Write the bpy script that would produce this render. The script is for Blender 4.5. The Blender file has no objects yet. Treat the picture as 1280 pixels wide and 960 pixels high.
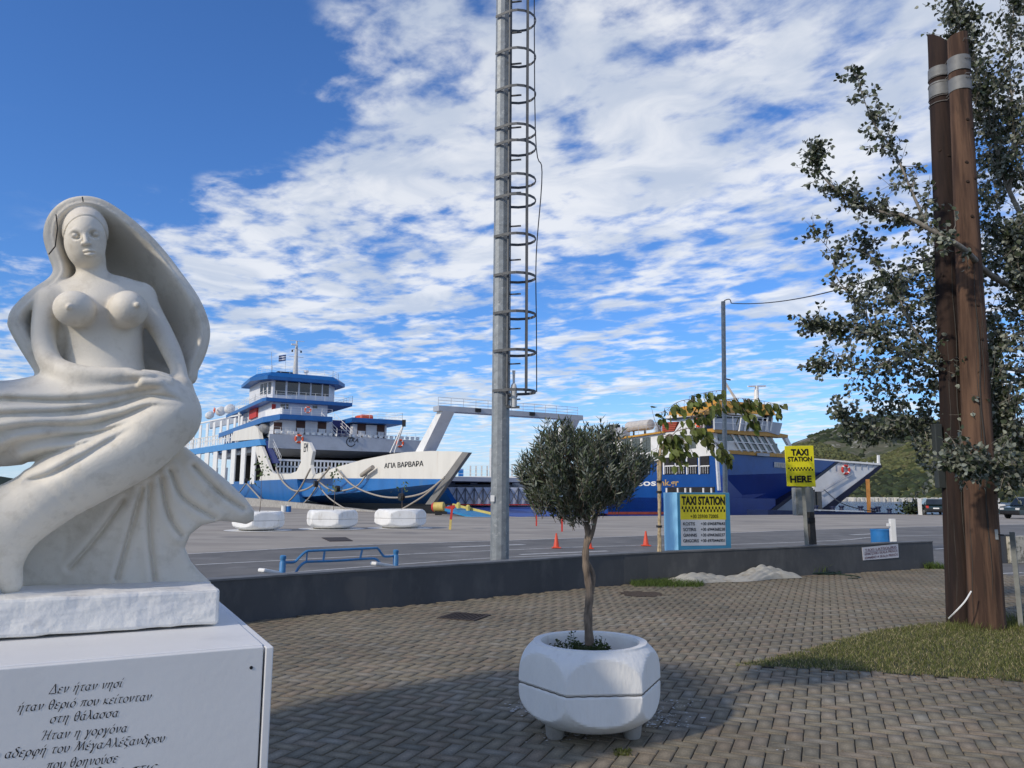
import bpy, math, random, numpy as np
from mathutils import Vector, Matrix
random.seed(7); RNG = np.random.default_rng(7)
R = math.radians
SC = bpy.context.scene
COL = SC.collection

# ------------------------------------------------------------------ camera
F = 961.0; CX, CY = 640.0, 480.0; PITCH = R(8.2); ROLL = R(0.4); EYE = 1.6
cam_data = bpy.data.cameras.new("camera"); cam = bpy.data.objects.new("camera", cam_data); COL.objects.link(cam)
cam_data.sensor_width = 36; cam_data.sensor_fit = 'HORIZONTAL'; cam_data.lens = 36*F/1280.0
cam_data.clip_start = 0.05; cam_data.clip_end = 30000
cam.location = (0, 0, EYE)
cam.rotation_euler = (Matrix.Rotation(R(90)+PITCH, 4, 'X') @ Matrix.Rotation(ROLL, 4, 'Z')).to_euler()
SC.camera = cam
SC.render.resolution_x = 1024; SC.render.resolution_y = 768

# ------------------------------------------------------------------ sun and sky
SUN_FROM = Vector((-0.77, -0.64, 0)).normalized(); SUN_EL = R(31)
sun_dir = Vector((SUN_FROM.x*math.cos(SUN_EL), SUN_FROM.y*math.cos(SUN_EL), math.sin(SUN_EL)))
sl = bpy.data.lights.new("sun", 'SUN'); sl.energy = 2.55; sl.angle = R(2.2); sl.color = (1.0, 0.89, 0.74)
so = bpy.data.objects.new("sun", sl); COL.objects.link(so)
so.rotation_euler = sun_dir.to_track_quat('Z', 'Y').to_euler(); so.location = sun_dir*60
SC.view_settings.view_transform = 'Standard'; SC.view_settings.look = 'None'
SC.view_settings.exposure = 0.10; SC.view_settings.gamma = 1.0
SC.cycles.max_bounces = 6; SC.cycles.transparent_max_bounces = 6

W = bpy.data.worlds.new("World"); SC.world = W; W.use_nodes = True
nt = W.node_tree; nt.nodes.clear()
def wn(t, **k):
    n = nt.nodes.new(t)
    for a, b in k.items(): setattr(n, a, b)
    return n
def wl(a, b): nt.links.new(a, b)
def val(sock, v):
    if hasattr(v, 'links') or isinstance(v, bpy.types.NodeSocket): nt.links.new(v, sock)
    else: sock.default_value = v
def wm(op, a, b=0.0, c=0.0, clamp=False):
    n = wn('ShaderNodeMath', operation=op, use_clamp=clamp)
    val(n.inputs[0], a); val(n.inputs[1], b); val(n.inputs[2], c); return n.outputs[0]
def ramp01(x, a, b):
    n = wn('ShaderNodeMapRange', interpolation_type='SMOOTHSTEP'); val(n.inputs[0], x)
    n.inputs[1].default_value = a; n.inputs[2].default_value = b; return n.outputs[0]
out = wn('ShaderNodeOutputWorld'); bg = wn('ShaderNodeBackground'); bg.inputs['Strength'].default_value = 0.12
sky = wn('ShaderNodeTexSky', sky_type='NISHITA', sun_disc=False)
sky.sun_elevation = SUN_EL; sky.sun_rotation = math.atan2(sun_dir.x, sun_dir.y)
sky.air_density = 1.0; sky.dust_density = 0.35; sky.ozone_density = 3.0
tint = wn('ShaderNodeMix', data_type='RGBA', blend_type='MULTIPLY'); tint.inputs['Factor'].default_value = 1
wl(sky.outputs[0], tint.inputs[6]); tint.inputs[7].default_value = (0.52, 0.85, 1.30, 1)
tc = wn('ShaderNodeTexCoord'); sp = wn('ShaderNodeSeparateXYZ'); wl(tc.outputs['Generated'], sp.inputs[0])
zz = wm('MAXIMUM', sp.outputs[2], 0.0); zz = wm('ADD', zz, 0.035)
px_ = wm('DIVIDE', sp.outputs[0], zz); py_ = wm('DIVIDE', sp.outputs[1], zz)
q = wm('MULTIPLY', wm('ADD', px_, py_), 0.7071); r_ = wm('MULTIPLY', wm('SUBTRACT', px_, py_), 0.7071)
def noise(x, y, scale, detail=6, rough=0.55, dist=0.0, z=0.0):
    c = wn('ShaderNodeCombineXYZ'); val(c.inputs[0], x); val(c.inputs[1], y); c.inputs[2].default_value = z
    n = wn('ShaderNodeTexNoise'); n.inputs['Scale'].default_value = scale; n.inputs['Detail'].default_value = detail
    n.inputs['Roughness'].default_value = rough; n.inputs['Distortion'].default_value = dist
    wl(c.outputs[0], n.inputs['Vector']); return n.outputs['Fac']
wob = noise(q, r_, 0.55, 4, 0.55, 0.0, 3.1)
qq = wm('ADD', q, wm('MULTIPLY', wm('SUBTRACT', wob, 0.5), 1.7))
rs = wm('MULTIPLY', r_, 0.42)
n1 = noise(qq, rs, 2.0, 8, 0.56, 0.3, 1.7)         # streaks
n2 = noise(q, wm('MULTIPLY', r_, 0.78), 6.8, 7, 0.55, 0.15, 5.5)   # puffs
n3 = noise(q, r_, 1.0, 3, 0.5, 0.0, 9.3)         # big patches
qb = wm('ADD', qq, wm('MULTIPLY', wm('ADD', r_, 1.4), 0.15))
band = wm('SUBTRACT', ramp01(qb, 0.58, 0.98), wm('MULTIPLY', ramp01(qq, 1.55, 2.2), 0.42))
left = wm('MULTIPLY', wm('MULTIPLY', ramp01(wm('MULTIPLY', r_, -1.0), 2.7, 3.8), ramp01(q, 0.2, 0.6)), 0.55)
back = wm('MULTIPLY', ramp01(wm('MULTIPLY', qq, -1.0), 0.25, 0.8), 0.85)  # cloud cover behind the camera, added for more neutral ambient light
cov = wm('MAXIMUM', wm('MAXIMUM', band, left), back)
cov = wm('ADD', cov, wm('MULTIPLY', wm('SUBTRACT', n3, 0.5), 0.9))
dens = wm('ADD', wm('MULTIPLY', cov, 0.50), wm('ADD', wm('MULTIPLY', wm('SUBTRACT', n1, 0.5), 1.15), wm('MULTIPLY', wm('SUBTRACT', n2, 0.5), 1.75)))
dens = ramp01(dens, 0.09, 0.60)
keep = ramp01(cov, 0.02, 0.35)
dens = wm('MULTIPLY', dens, keep)
hz = ramp01(sp.outputs[2], 0.0, 0.06)
dens = wm('MULTIPLY', dens, wm('ADD', wm('MULTIPLY', hz, 0.75), 0.15))
dens = wm('MULTIPLY', dens, 0.93)
sh = noise(qq, wm('MULTIPLY', r_, 0.6), 3.4, 6, 0.55, 0.2, 12.0)
cc = wn('ShaderNodeMix', data_type='RGBA'); wl(ramp01(sh, 0.36, 0.62), cc.inputs['Factor'])
cc.inputs[6].default_value = (4.8, 5.3, 6.1, 1); cc.inputs[7].default_value = (7.3, 7.4, 7.5, 1)
mx = wn('ShaderNodeMix', data_type='RGBA'); wl(dens, mx.inputs['Factor']); wl(tint.outputs[2], mx.inputs[6]); wl(cc.outputs[2], mx.inputs[7])
hzm = wn('ShaderNodeMix', data_type='RGBA'); wl(wm('MULTIPLY', wm('SUBTRACT', 1.0, ramp01(sp.outputs[2], 0.0, 0.16)), 0.62), hzm.inputs['Factor'])
wl(mx.outputs[2], hzm.inputs[6]); hzm.inputs[7].default_value = (5.0, 6.2, 7.6, 1)
wl(hzm.outputs[2], bg.inputs['Color']); wl(bg.outputs[0], out.inputs['Surface'])

# ------------------------------------------------------------------ pixel rays of the 1280 x 960 photograph, used once to survey positions
def ray(px, py):
    x = (px-CX)/F; y = -(py-CY)/F
    c, s = math.cos(ROLL), math.sin(ROLL); x, y = c*x-s*y, s*x+c*y
    return Vector((x, math.cos(PITCH)-y*math.sin(PITCH), math.sin(PITCH)+y*math.cos(PITCH)))
CAMP = Vector((0, 0, EYE))
def ground(px, py, z=0.0):
    d = ray(px, py); return CAMP + d*((z-EYE)/d.z)
def at(px, py, Y):
    d = ray(px, py); return CAMP + d*(Y/d.y)
UV_AZ = R(61.5)
U = Vector((math.sin(UV_AZ), math.cos(UV_AZ), 0)); V = Vector((-math.cos(UV_AZ), math.sin(UV_AZ), 0)); Z = Vector((0, 0, 1))

class Plane:
    """vertical plane through P along d; surveyed with pixel rays"""
    def __init__(s, P, d):
        s.P = Vector((P[0], P[1], 0)); s.d = Vector((d[0], d[1], 0)).normalized()
        n = Vector((s.d.y, -s.d.x, 0)); s.n = n if n.dot(Vector((0, 0, 0))-s.P) > 0 else -n
    def az(s, px, py, off=0):
        r = ray(px, py); t = (s.P+s.n*off-CAMP).dot(s.n)/r.dot(s.n); p = CAMP+r*t
        return (p-s.P).dot(s.d), p.z
    def pt(s, a, z, off=0): return s.P + s.d*a + s.n*off + Z*z
    def hit(s, px, py, off=0): return s.pt(*s.az(px, py, off), off)

# ------------------------------------------------------------------ materials
MATS = {}
def mat(name, col, rough=0.6, var=0.12, vscale=3.0, bump=0.0, bscale=30.0, metal=0.0, col2=None, lo=0.4, hi=0.65, stretch=(1, 1, 1), spec=0.4, grime=None, gscale=2.0, glo=0.52, ghi=0.7, trans=0.0, coat=0.0, both=False):
    if name in MATS: return MATS[name]
    m = bpy.data.materials.new(name); m.use_nodes = True; t = m.node_tree; N = t.nodes; Lk = t.links
    b = N['Principled BSDF']; b.inputs['Roughness'].default_value = rough; b.inputs['Metallic'].default_value = metal
    b.inputs['Specular IOR Level'].default_value = spec; b.inputs['Coat Weight'].default_value = coat
    if trans: b.inputs['Transmission Weight'].default_value = trans
    g = N.new('ShaderNodeNewGeometry'); mp = N.new('ShaderNodeMapping'); Lk.new(g.outputs['Position'], mp.inputs['Vector'])
    mp.inputs['Scale'].default_value = stretch
    n = N.new('ShaderNodeTexNoise'); n.inputs['Scale'].default_value = vscale; n.inputs['Detail'].default_value = 6; n.inputs['Roughness'].default_value = 0.6
    Lk.new(mp.outputs[0], n.inputs['Vector'])
    mr = N.new('ShaderNodeMapRange'); mr.inputs[1].default_value = lo; mr.inputs[2].default_value = hi; Lk.new(n.outputs['Fac'], mr.inputs[0])
    mx = N.new('ShaderNodeMix'); mx.data_type = 'RGBA'; Lk.new(mr.outputs[0], mx.inputs['Factor'])
    c2 = col2 or tuple(c*(1-var) for c in col); c1 = col if col2 else tuple(min(1, c*(1+var)) for c in col)
    mx.inputs[6].default_value = (*c1, 1); mx.inputs[7].default_value = (*c2, 1)
    outc = mx.outputs[2]
    if grime:
        n2 = N.new('ShaderNodeTexNoise'); n2.inputs['Scale'].default_value = gscale; n2.inputs['Detail'].default_value = 8; n2.inputs['Roughness'].default_value = 0.65
        Lk.new(mp.outputs[0], n2.inputs['Vector'])
        m2 = N.new('ShaderNodeMapRange'); m2.inputs[1].default_value = glo; m2.inputs[2].default_value = ghi; Lk.new(n2.outputs['Fac'], m2.inputs[0])
        x2 = N.new('ShaderNodeMix'); x2.data_type = 'RGBA'; Lk.new(m2.outputs[0], x2.inputs['Factor']); Lk.new(outc, x2.inputs[6]); x2.inputs[7].default_value = (*grime, 1)
        outc = x2.outputs[2]
    Lk.new(outc, b.inputs['Base Color'])
    if bump:
        n3 = N.new('ShaderNodeTexNoise'); n3.inputs['Scale'].default_value = bscale; n3.inputs['Detail'].default_value = 5; Lk.new(mp.outputs[0], n3.inputs['Vector'])
        bp = N.new('ShaderNodeBump'); bp.inputs['Strength'].default_value = 1.0; bp.inputs['Distance'].default_value = bump
        Lk.new(n3.outputs['Fac'], bp.inputs['Height']); Lk.new(bp.outputs[0], b.inputs['Normal'])
    MATS[name] = m; return m
def leafmat(name, top, under, rough=0.45, transl=0.25):
    m = bpy.data.materials.new(name); m.use_nodes = True; t = m.node_tree; N = t.nodes; Lk = t.links
    b = N['Principled BSDF']; b.inputs['Roughness'].default_value = rough; b.inputs['Specular IOR Level'].default_value = 0.3
    g = N.new('ShaderNodeNewGeometry'); oi = N.new('ShaderNodeObjectInfo')
    ad = N.new('ShaderNodeMath'); ad.operation = 'ADD'; Lk.new(g.outputs['Random Per Island'], ad.inputs[0]); Lk.new(oi.outputs['Random'], ad.inputs[1])
    fr = N.new('ShaderNodeMath'); fr.operation = 'FRACT'; Lk.new(ad.outputs[0], fr.inputs[0])
    v = N.new('ShaderNodeMapRange'); v.inputs[3].default_value = 0.55; v.inputs[4].default_value = 1.5; Lk.new(fr.outputs[0], v.inputs[0])
    mx = N.new('ShaderNodeMix'); mx.data_type = 'RGBA'; Lk.new(g.outputs['Backfacing'], mx.inputs['Factor']); mx.inputs[6].default_value = (*top, 1); mx.inputs[7].default_value = (*under, 1)
    sc_ = N.new('ShaderNodeVectorMath'); sc_.operation = 'SCALE'; Lk.new(mx.outputs[2], sc_.inputs[0]); Lk.new(v.outputs[0], sc_.inputs['Scale'])
    Lk.new(sc_.outputs[0], b.inputs['Base Color'])
    tr = N.new('ShaderNodeBsdfTranslucent'); Lk.new(sc_.outputs[0], tr.inputs['Color']); ms = N.new('ShaderNodeMixShader'); ms.inputs[0].default_value = transl
    Lk.new(b.outputs[0], ms.inputs[1]); Lk.new(tr.outputs[0], ms.inputs[2]); Lk.new(ms.outputs[0], N['Material Output'].inputs['Surface'])
    return m

# ------------------------------------------------------------------ mesh helpers (world coordinates; a child mesh is stored relative to its thing)
def tag(o, label=None, cat=None, group=None, kind=None):
    if label: o['label'] = label
    if cat: o['category'] = cat
    if group: o['group'] = group
    if kind: o['kind'] = kind
    return o
def wloc(o):
    v = Vector(o.location)
    while o.parent: o = o.parent; v = v + Vector(o.location)
    return v
def thing(name, loc, label, cat, group=None):
    o = bpy.data.objects.new(name, None); o.empty_display_size = 0.2; COL.objects.link(o); o.location = loc
    return tag(o, label, cat, group)
def mesh_obj(name, verts, faces, m, parent=None, smooth=False, origin=None):
    me = bpy.data.meshes.new(name)
    base = wloc(parent) if parent is not None else Vector((0, 0, 0))
    org = Vector(origin) if origin is not None else base
    va = np.asarray([tuple(v) for v in verts] if not isinstance(verts, np.ndarray) else verts, dtype=np.float64) - np.array(org)
    if isinstance(faces, np.ndarray):
        nf, k = faces.shape
        me.vertices.add(len(va)); me.vertices.foreach_set('co', va.astype(np.float32).ravel())
        me.loops.add(nf*k); me.loops.foreach_set('vertex_index', faces.astype(np.int32).ravel())
        me.polygons.add(nf); me.polygons.foreach_set('loop_start', np.arange(0, nf*k, k, dtype=np.int32))
        me.update(calc_edges=True)
    else:
        me.from_pydata(va.tolist(), [], faces); me.update()
    if smooth: me.polygons.foreach_set('use_smooth', [True]*len(me.polygons))
    o = bpy.data.objects.new(name, me); COL.objects.link(o); o.location = org-base
    if parent is not None: o.parent = parent
    for mm in (m if isinstance(m, (list, tuple)) else [m]): me.materials.append(mm)
    return o
class MB:
    def __init__(s): s.v = []; s.f = []
    def add(s, vs, fs):
        b = len(s.v); s.v += [Vector(v) for v in vs]; s.f += [tuple(i+b for i in f) for f in fs]; return s
    def box(s, c, sx, sy, sz, X=Vector((1, 0, 0)), Y=Vector((0, 1, 0)), ZZ=Vector((0, 0, 1))):
        c = Vector(c); vs = [c+X*(sx*i)+Y*(sy*j)+ZZ*(sz*k) for k in (-.5, .5) for j in (-.5, .5) for i in (-.5, .5)]
        return s.add(vs, [(0, 2, 3, 1), (4, 5, 7, 6), (0, 1, 5, 4), (2, 6, 7, 3), (0, 4, 6, 2), (1, 3, 7, 5)])
    def beam(s, a, b, w, h=None, up=Z):
        a = Vector(a); b = Vector(b); d = b-a; L = d.length
        if L < 1e-6: return s
        d.normalize(); x = d.cross(up)
        if x.length < 1e-3: x = d.cross(Vector((1, 0, 0)))
        x.normalize(); y = x.cross(d); return s.box((a+b)/2, w, L, h or w, x, d, y)
    def prism(s, poly, ext):
        n = len(poly); ext = Vector(ext); vs = [Vector(p) for p in poly]+[Vector(p)+ext for p in poly]
        return s.add(vs, [tuple(range(n)), tuple(reversed(range(n, 2*n)))]+[(i, i+n, (i+1) % n+n, (i+1) % n) for i in range(n)])
    def tube(s, pts, r, n=8, cap=True, closed=False):
        pts = [Vector(p) for p in pts]; m = len(pts); rs = r if isinstance(r, (list, tuple)) else [r]*m
        b = len(s.v); up = None
        for i, p in enumerate(pts):
            a = pts[(i-1) % m] if (closed or i > 0) else p; c = pts[(i+1) % m] if (closed or i < m-1) else p
            t = (c-a).normalized()
            if up is None: up = t.cross(Vector((0.13, 0.21, 1)) if abs(t.z) < .9 else Vector((1, 0.1, 0))).normalized()
            x = (up-t*up.dot(t)).normalized(); up = x; y = t.cross(x)
            for k in range(n):
                an = 2*math.pi*k/n; s.v.append(p+(x*math.cos(an)+y*math.sin(an))*rs[i])
        for i in range(m if closed else m-1):
            j = (i+1) % m
            for k in range(n): s.f.append((b+i*n+k, b+i*n+(k+1) % n, b+j*n+(k+1) % n, b+j*n+k))
        if cap and not closed: s.f.append(tuple(b+k for k in reversed(range(n)))); s.f.append(tuple(b+(m-1)*n+k for k in range(n)))
        return s
    def lathe(s, c, prof, n=24, ax=Z, sx=None):
        c = Vector(c); ax = Vector(ax).normalized(); x = ax.cross(Vector((0, 1, 0)) if abs(ax.y) < .9 else Vector((1, 0, 0))).normalized(); y = ax.cross(x)
        b = len(s.v)
        for r, z in prof:
            for k in range(n):
                a = 2*math.pi*k/n; s.v.append(c+ax*z+(x*math.cos(a)+y*math.sin(a))*r)
        for i in range(len(prof)-1):
            for k in range(n): s.f.append((b+i*n+k, b+i*n+(k+1) % n, b+(i+1)*n+(k+1) % n, b+(i+1)*n+k))
        s.f.append(tuple(b+k for k in reversed(range(n)))); s.f.append(tuple(b+(len(prof)-1)*n+k for k in range(n))); return s
    def panel(s, pl, poly, th, off=0.0):
        return s.prism([pl.hit(x, y, off) for x, y in poly], -pl.n*th)
    def prect(s, pl, x0, y0, x1, y1, th, off=0.0):
        """upright rectangle on the plane through two surveyed corners"""
        a0, z0 = pl.az(x0, y0, off); a1, z1 = pl.az(x1, y1, off)
        return s.prism([pl.pt(a0, z0, off), pl.pt(a1, z0, off), pl.pt(a1, z1, off), pl.pt(a0, z1, off)], -pl.n*th)
    def build(s, name, m, parent=None, smooth=False, bevel=0, origin=None, label=None):
        o = mesh_obj(name, s.v, s.f, m, parent, smooth, origin)
        if bevel:
            md = o.modifiers.new("bevel", 'BEVEL'); md.width = bevel; md.segments = 2; md.limit_method = 'ANGLE'
        if label: o['label'] = label
        return o
def smooth_by_angle(o, ang=35):
    me = o.data; me.polygons.foreach_set('use_smooth', [True]*len(me.polygons))
    try: me.set_sharp_from_angle(angle=R(ang))
    except Exception: pass
    return o
def spline(pts, n=8, closed=False):
    """Catmull-Rom through points (any dimension)"""
    P = [np.array(p, float) for p in pts]; m = len(P); o = []
    rng = range(m) if closed else range(m-1)
    for i in rng:
        p0 = P[(i-1) % m] if (closed or i > 0) else 2*P[0]-P[1]; p1 = P[i]; p2 = P[(i+1) % m]
        p3 = P[(i+2) % m] if (closed or i+2 < m) else 2*P[-1]-P[-2]
        for k in range(n):
            t = k/n; o.append(0.5*((2*p1)+(-p0+p2)*t+(2*p0-5*p1+4*p2-p3)*t*t+(-p0+3*p1-3*p2+p3)*t**3))
    if not closed: o.append(P[-1])
    return o
def text(name, body, origin, xd, yd, height, m, parent, width=None, shear=0.0, depth=0.004, align='LEFT', label=None, bold=0.0):
    """flat lettering, its cap height and width fitted; origin is the left end of the base line"""
    cu = bpy.data.curves.new('tmp', 'FONT'); cu.body = body; cu.size = 1.0; cu.shear = shear; cu.extrude = 0.0; cu.resolution_u = 3; cu.offset = bold
    ob = bpy.data.objects.new('tmp', cu); COL.objects.link(ob); dg = bpy.context.evaluated_depsgraph_get()
    me = bpy.data.meshes.new_from_object(ob.evaluated_get(dg)); bpy.data.objects.remove(ob); bpy.data.curves.remove(cu)
    n = len(me.vertices); co = np.empty(n*3); me.vertices.foreach_get('co', co); co = co.reshape(-1, 3)
    fs = [tuple(p.vertices) for p in me.polygons]; bpy.data.meshes.remove(me)
    xd = Vector(xd).normalized(); yd = Vector(yd).normalized()
    x0, x1 = co[:, 0].min(), co[:, 0].max(); sy = height/0.72; sx = (width/(x1-x0)) if width else sy
    X = (co[:, 0]-x0)*sx; Yc = co[:, 1]*sy
    if align == 'CENTER': X -= (x1-x0)*sx/2
    w = np.array(origin)[None]+X[:, None]*np.array(xd)[None]+Yc[:, None]*np.array(yd)[None]
    nrm = np.array(xd.cross(yd))[None]*depth
    vs = np.vstack([w+nrm, w]); 
    bm_f = list(fs)
    o = mesh_obj(name, [Vector(v) for v in (w+nrm)], bm_f, m, parent)
    if label: o['label'] = label
    return o
WHITE = mat('white_paint', (0.78, 0.78, 0.76), 0.45, 0.05, 1.5, 0.001, 8, grime=(0.50, 0.46, 0.40), gscale=1.2, glo=0.6, ghi=0.85)
BLUE = mat('ferry_blue', (0.015, 0.14, 0.42), 0.35, 0.08, 0.6, grime=(0.08, 0.17, 0.30), gscale=1.3, glo=0.52, ghi=0.85, stretch=(1, 1, .25))
FASCIA = mat('fascia_blue', (0.012, 0.11, 0.34), 0.4, 0.08, 1.0)
GREYP = mat('ship_grey', (0.38, 0.41, 0.46), 0.5, 0.07, 0.8, grime=(0.28, 0.28, 0.30), gscale=1.0, glo=0.6, ghi=0.8)
BLACK = mat('black_paint', (0.012, 0.012, 0.014), 0.5, 0.2)
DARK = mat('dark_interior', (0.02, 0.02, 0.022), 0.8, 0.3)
GLASS = mat('window_glass', (0.015, 0.02, 0.025), 0.06, 0.3, 1.0, spec=0.8)
ORANGE = mat('lifebuoy_orange', (0.75, 0.10, 0.03), 0.5, 0.1)
ROPE = mat('rope', (0.33, 0.30, 0.26), 0.9, 0.25, 20.0)
GALV = mat('galvanised_steel', (0.25, 0.27, 0.28), 0.5, 0.15, 9.0, 0.0006, 60, metal=0.35, grime=(0.46, 0.47, 0.46), gscale=16, glo=0.58, ghi=0.7)
CONC = mat('concrete', (0.34, 0.33, 0.31), 0.9, 0.15, 2.5, 0.002, 60, grime=(0.20, 0.19, 0.17), gscale=3)
BARK = mat('bark', (0.16, 0.125, 0.095), 0.9, 0.35, 30, 0.004, 60, stretch=(1, 1, 0.3))
SOIL = mat('soil', (0.07, 0.05, 0.035), 0.95, 0.4, 30, 0.01, 40)
YELLOW = mat('sign_yellow', (0.80, 0.74, 0.02), 0.45, 0.03, 2.0)
INK = mat('black_ink', (0.008, 0.008, 0.01), 0.6, 0.1)
RED = mat('red_paint', (0.50, 0.04, 0.03), 0.6, 0.15, 6)
# ================================================================== SETTING: sea, quay, road, hills
def sheet(name, pts, z, m, kind='structure'):
    o = mesh_obj(name, [Vector((p[0], p[1], z)) for p in pts], [tuple(range(len(pts)))], m)
    return tag(o, kind=kind)
SEA_Z = -1.6
def sea_mat():
    m = bpy.data.materials.new('sea_water'); m.use_nodes = True; t = m.node_tree; N = t.nodes; Lk = t.links; b = N['Principled BSDF']
    b.inputs['Base Color'].default_value = (0.008, 0.035, 0.10, 1); b.inputs['Roughness'].default_value = 0.12; b.inputs['Specular IOR Level'].default_value = 0.5
    g = N.new('ShaderNodeNewGeometry'); acc = None
    for sc_, st in ((0.35, 0.35), (1.4, 0.14)):
        n = N.new('ShaderNodeTexNoise'); n.inputs['Scale'].default_value = sc_; n.inputs['Detail'].default_value = 4; Lk.new(g.outputs['Position'], n.inputs['Vector'])
        mm = N.new('ShaderNodeMath'); mm.operation = 'MULTIPLY'; Lk.new(n.outputs['Fac'], mm.inputs[0]); mm.inputs[1].default_value = st
        if acc is None: acc = mm.outputs[0]
        else:
            a = N.new('ShaderNodeMath'); a.operation = 'ADD'; Lk.new(acc, a.inputs[0]); Lk.new(mm.outputs[0], a.inputs[1]); acc = a.outputs[0]
    bp = N.new('ShaderNodeBump'); bp.inputs['Distance'].default_value = 1.6; Lk.new(acc, bp.inputs['Height']); Lk.new(bp.outputs[0], b.inputs['Normal'])
    return m
sheet('sea', [(-15000, -3000), (15000, -3000), (15000, 15000), (-15000, 15000)], SEA_Z, sea_mat())
# ---- quay: the land sheet with its edge
C0 = Vector((0.6, 57.4, 0))
LAND = [(-400, -200), (400, -200), (400, 130), (90, 97), (37.6, 74.6), (26.5, 70.5), (C0.x, C0.y), (-8.0, 66.6), (-32.8, 99.5), (-60, 147), (-90, 199), (-400, 240)]
APRON = mat('apron_concrete', (0.4055, 0.3659, 0.3066), 0.9, 0.15, 0.35, 0.004, 14, col2=(0.2967, 0.267, 0.2275), lo=0.35, hi=0.62, grime=(0.1955, 0.184, 0.1667), gscale=0.22, glo=0.53, ghi=0.68, stretch=(0.7, 1.3, 1))
me_q = MB(); me_q.prism([Vector((p[0], p[1], 0)) for p in LAND], (0, 0, -3.0)); q_ = me_q.build('ground', APRON); tag(q_, kind='structure')
# ---- road
ASPH = mat('asphalt', (0.1745, 0.1679, 0.1556), 0.88, 0.12, 0.5, 0.003, 90, col2=(0.1226, 0.1197, 0.1132), lo=0.4, hi=0.62, grime=(0.2415, 0.2357, 0.2242), gscale=0.9, glo=0.55, ghi=0.75)
wall_base = [Vector((-8.6, 3.3, 0)), Vector((-5.9, 6.7, 0)), ground(340, 775.5), ground(490, 760.6), ground(640, 745.6), ground(780, 732.3), ground(900, 726.3), ground(1030, 719.6), ground(1168, 711)]
def G2(px, py): v = ground(px, py); return (v.x, v.y)
lineA = [(-22, 7), (-14.5, 14.5), G2(230, 693.0), G2(330, 687.5), G2(430, 682.3), G2(614, 676.4), G2(760, 671.5), G2(920, 666), G2(1100, 660), (60, 64.5)]
lineA_s = [tuple(p) for p in spline(lineA, 8)]
road_pts = [(p[0], p[1]) for p in lineA_s] + [(60, 40), (30, 26), (14, 18.0), (10.3, 16.4), (9.9, 17.9)]
wb2 = [(p.x, p.y) for p in wall_base]
road_pts += [(x+0.02, y+0.05) for x, y in reversed(wb2)] + [(-24, -5)]
sheet('road', road_pts, 0.004, ASPH)
LINE = mat('road_paint', (0.52, 0.52, 0.50), 0.8, 0.10, 5.0, col2=(0.20, 0.20, 0.20), lo=0.50, hi=0.72)
def strip(name, pts, w, z, m=LINE, n=8):
    P = spline(pts, n) if len(pts) > 2 else [np.array(p) for p in pts]
    vs = []
    for i, p in enumerate(P):
        a = P[max(0, i-1)]; b = P[min(len(P)-1, i+1)]; d = Vector((b[0]-a[0], b[1]-a[1], 0)).normalized(); nn = Vector((-d.y, d.x, 0))*w/2
        vs += [Vector((p[0], p[1], z))+nn, Vector((p[0], p[1], z))-nn]
    fs = [(2*i, 2*i+1, 2*i+3, 2*i+2) for i in range(len(P)-1)]
    return tag(mesh_obj(name, vs, fs, m), kind='structure')
strip('road_marking', lineA, 0.16, 0.009)
strip('road_marking', [G2(244, 706.5), G2(320, 702.5), G2(380, 699.4), G2(472, 694.7), G2(612, 688.7), G2(760, 683), G2(925, 680.5), G2(1050, 675.5), G2(1168, 669.3), (40, 40)], 0.14, 0.009)
strip('road_marking', [G2(350, 717.0), G2(465, 708.2), G2(520, 704.3), G2(612, 698), G2(700, 694.5), G2(800, 691.5)], 0.12, 0.009)
strip('road_marking', [G2(562, 684.3), G2(655, 680.8)], 0.30, 0.009)
strip('road_marking', [G2(650, 693.5), G2(760, 689.0)], 0.22, 0.009)
strip('road_marking', [G2(1064, 668.8), G2(1100, 667.0)], 0.30, 0.009)
strip('road_marking', [G2(1168, 686.8), G2(1190, 685.3), G2(1280, 680.5)], 0.14, 0.009)
strip('road_marking', [G2(1150, 723.5), G2(1280, 716.0)], 0.10, 0.009)
# ---- hills
def hill(name, prof, dist, depth, m, base_z=SEA_Z, seed=1, rough=0.10, rows=34, cols=150, front=0.75):
    """terrain that climbs from its shore to a surveyed ridge line and falls away behind"""
    xs = np.linspace(prof[0][0], prof[-1][0], cols); ys = np.interp(xs, [p[0] for p in prof], [p[1] for p in prof])
    rg = np.random.default_rng(seed); ph = rg.uniform(0, 6.28, (10, 2)); fr = rg.uniform(1.5, 16, (10, 2)); am = 1/fr.mean(1)**0.9
    vs = []; fs = []
    for i in range(rows):
        t = i/(rows-1)
        for j in range(cols):
            d = dist+depth*(t-front)
            top = at(xs[j], ys[j], dist); sc_ = d/dist
            X = top.x*sc_; h = top.z-base_z
            k = t/front if t < front else 1-((t-front)/(1-front))**1.3*0.9
            k = max(0, k)**0.85 if t < front else k
            nz = sum(am[a]*math.sin(fr[a, 0]*j/cols*9+ph[a, 0])*math.sin(fr[a, 1]*t*3+ph[a, 1]) for a in range(10))
            vs.append(Vector((X, d, base_z-1+(h+1)*(k+rough*nz*math.sin(math.pi*min(1, t/front))*1.0))))
    for i in range(rows-1):
        for j in range(cols-1):
            a = i*cols+j; fs.append((a, a+1, a+cols+1, a+cols))
    o = mesh_obj(name, vs, fs, m, smooth=True); tag(o, kind='structure'); return o, vs, cols
def hill_mat(name, a, b, c, s1, s2, lo=0.45, hi=0.6, glo=0.55, ghi=0.62, g2=None, s3=0.01):
    m = mat(name, a, 0.95, 0.1, s1, 0.0, 1, col2=b, lo=lo, hi=hi, grime=c, gscale=s2, glo=glo, ghi=ghi, spec=0.1)
    return m
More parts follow.
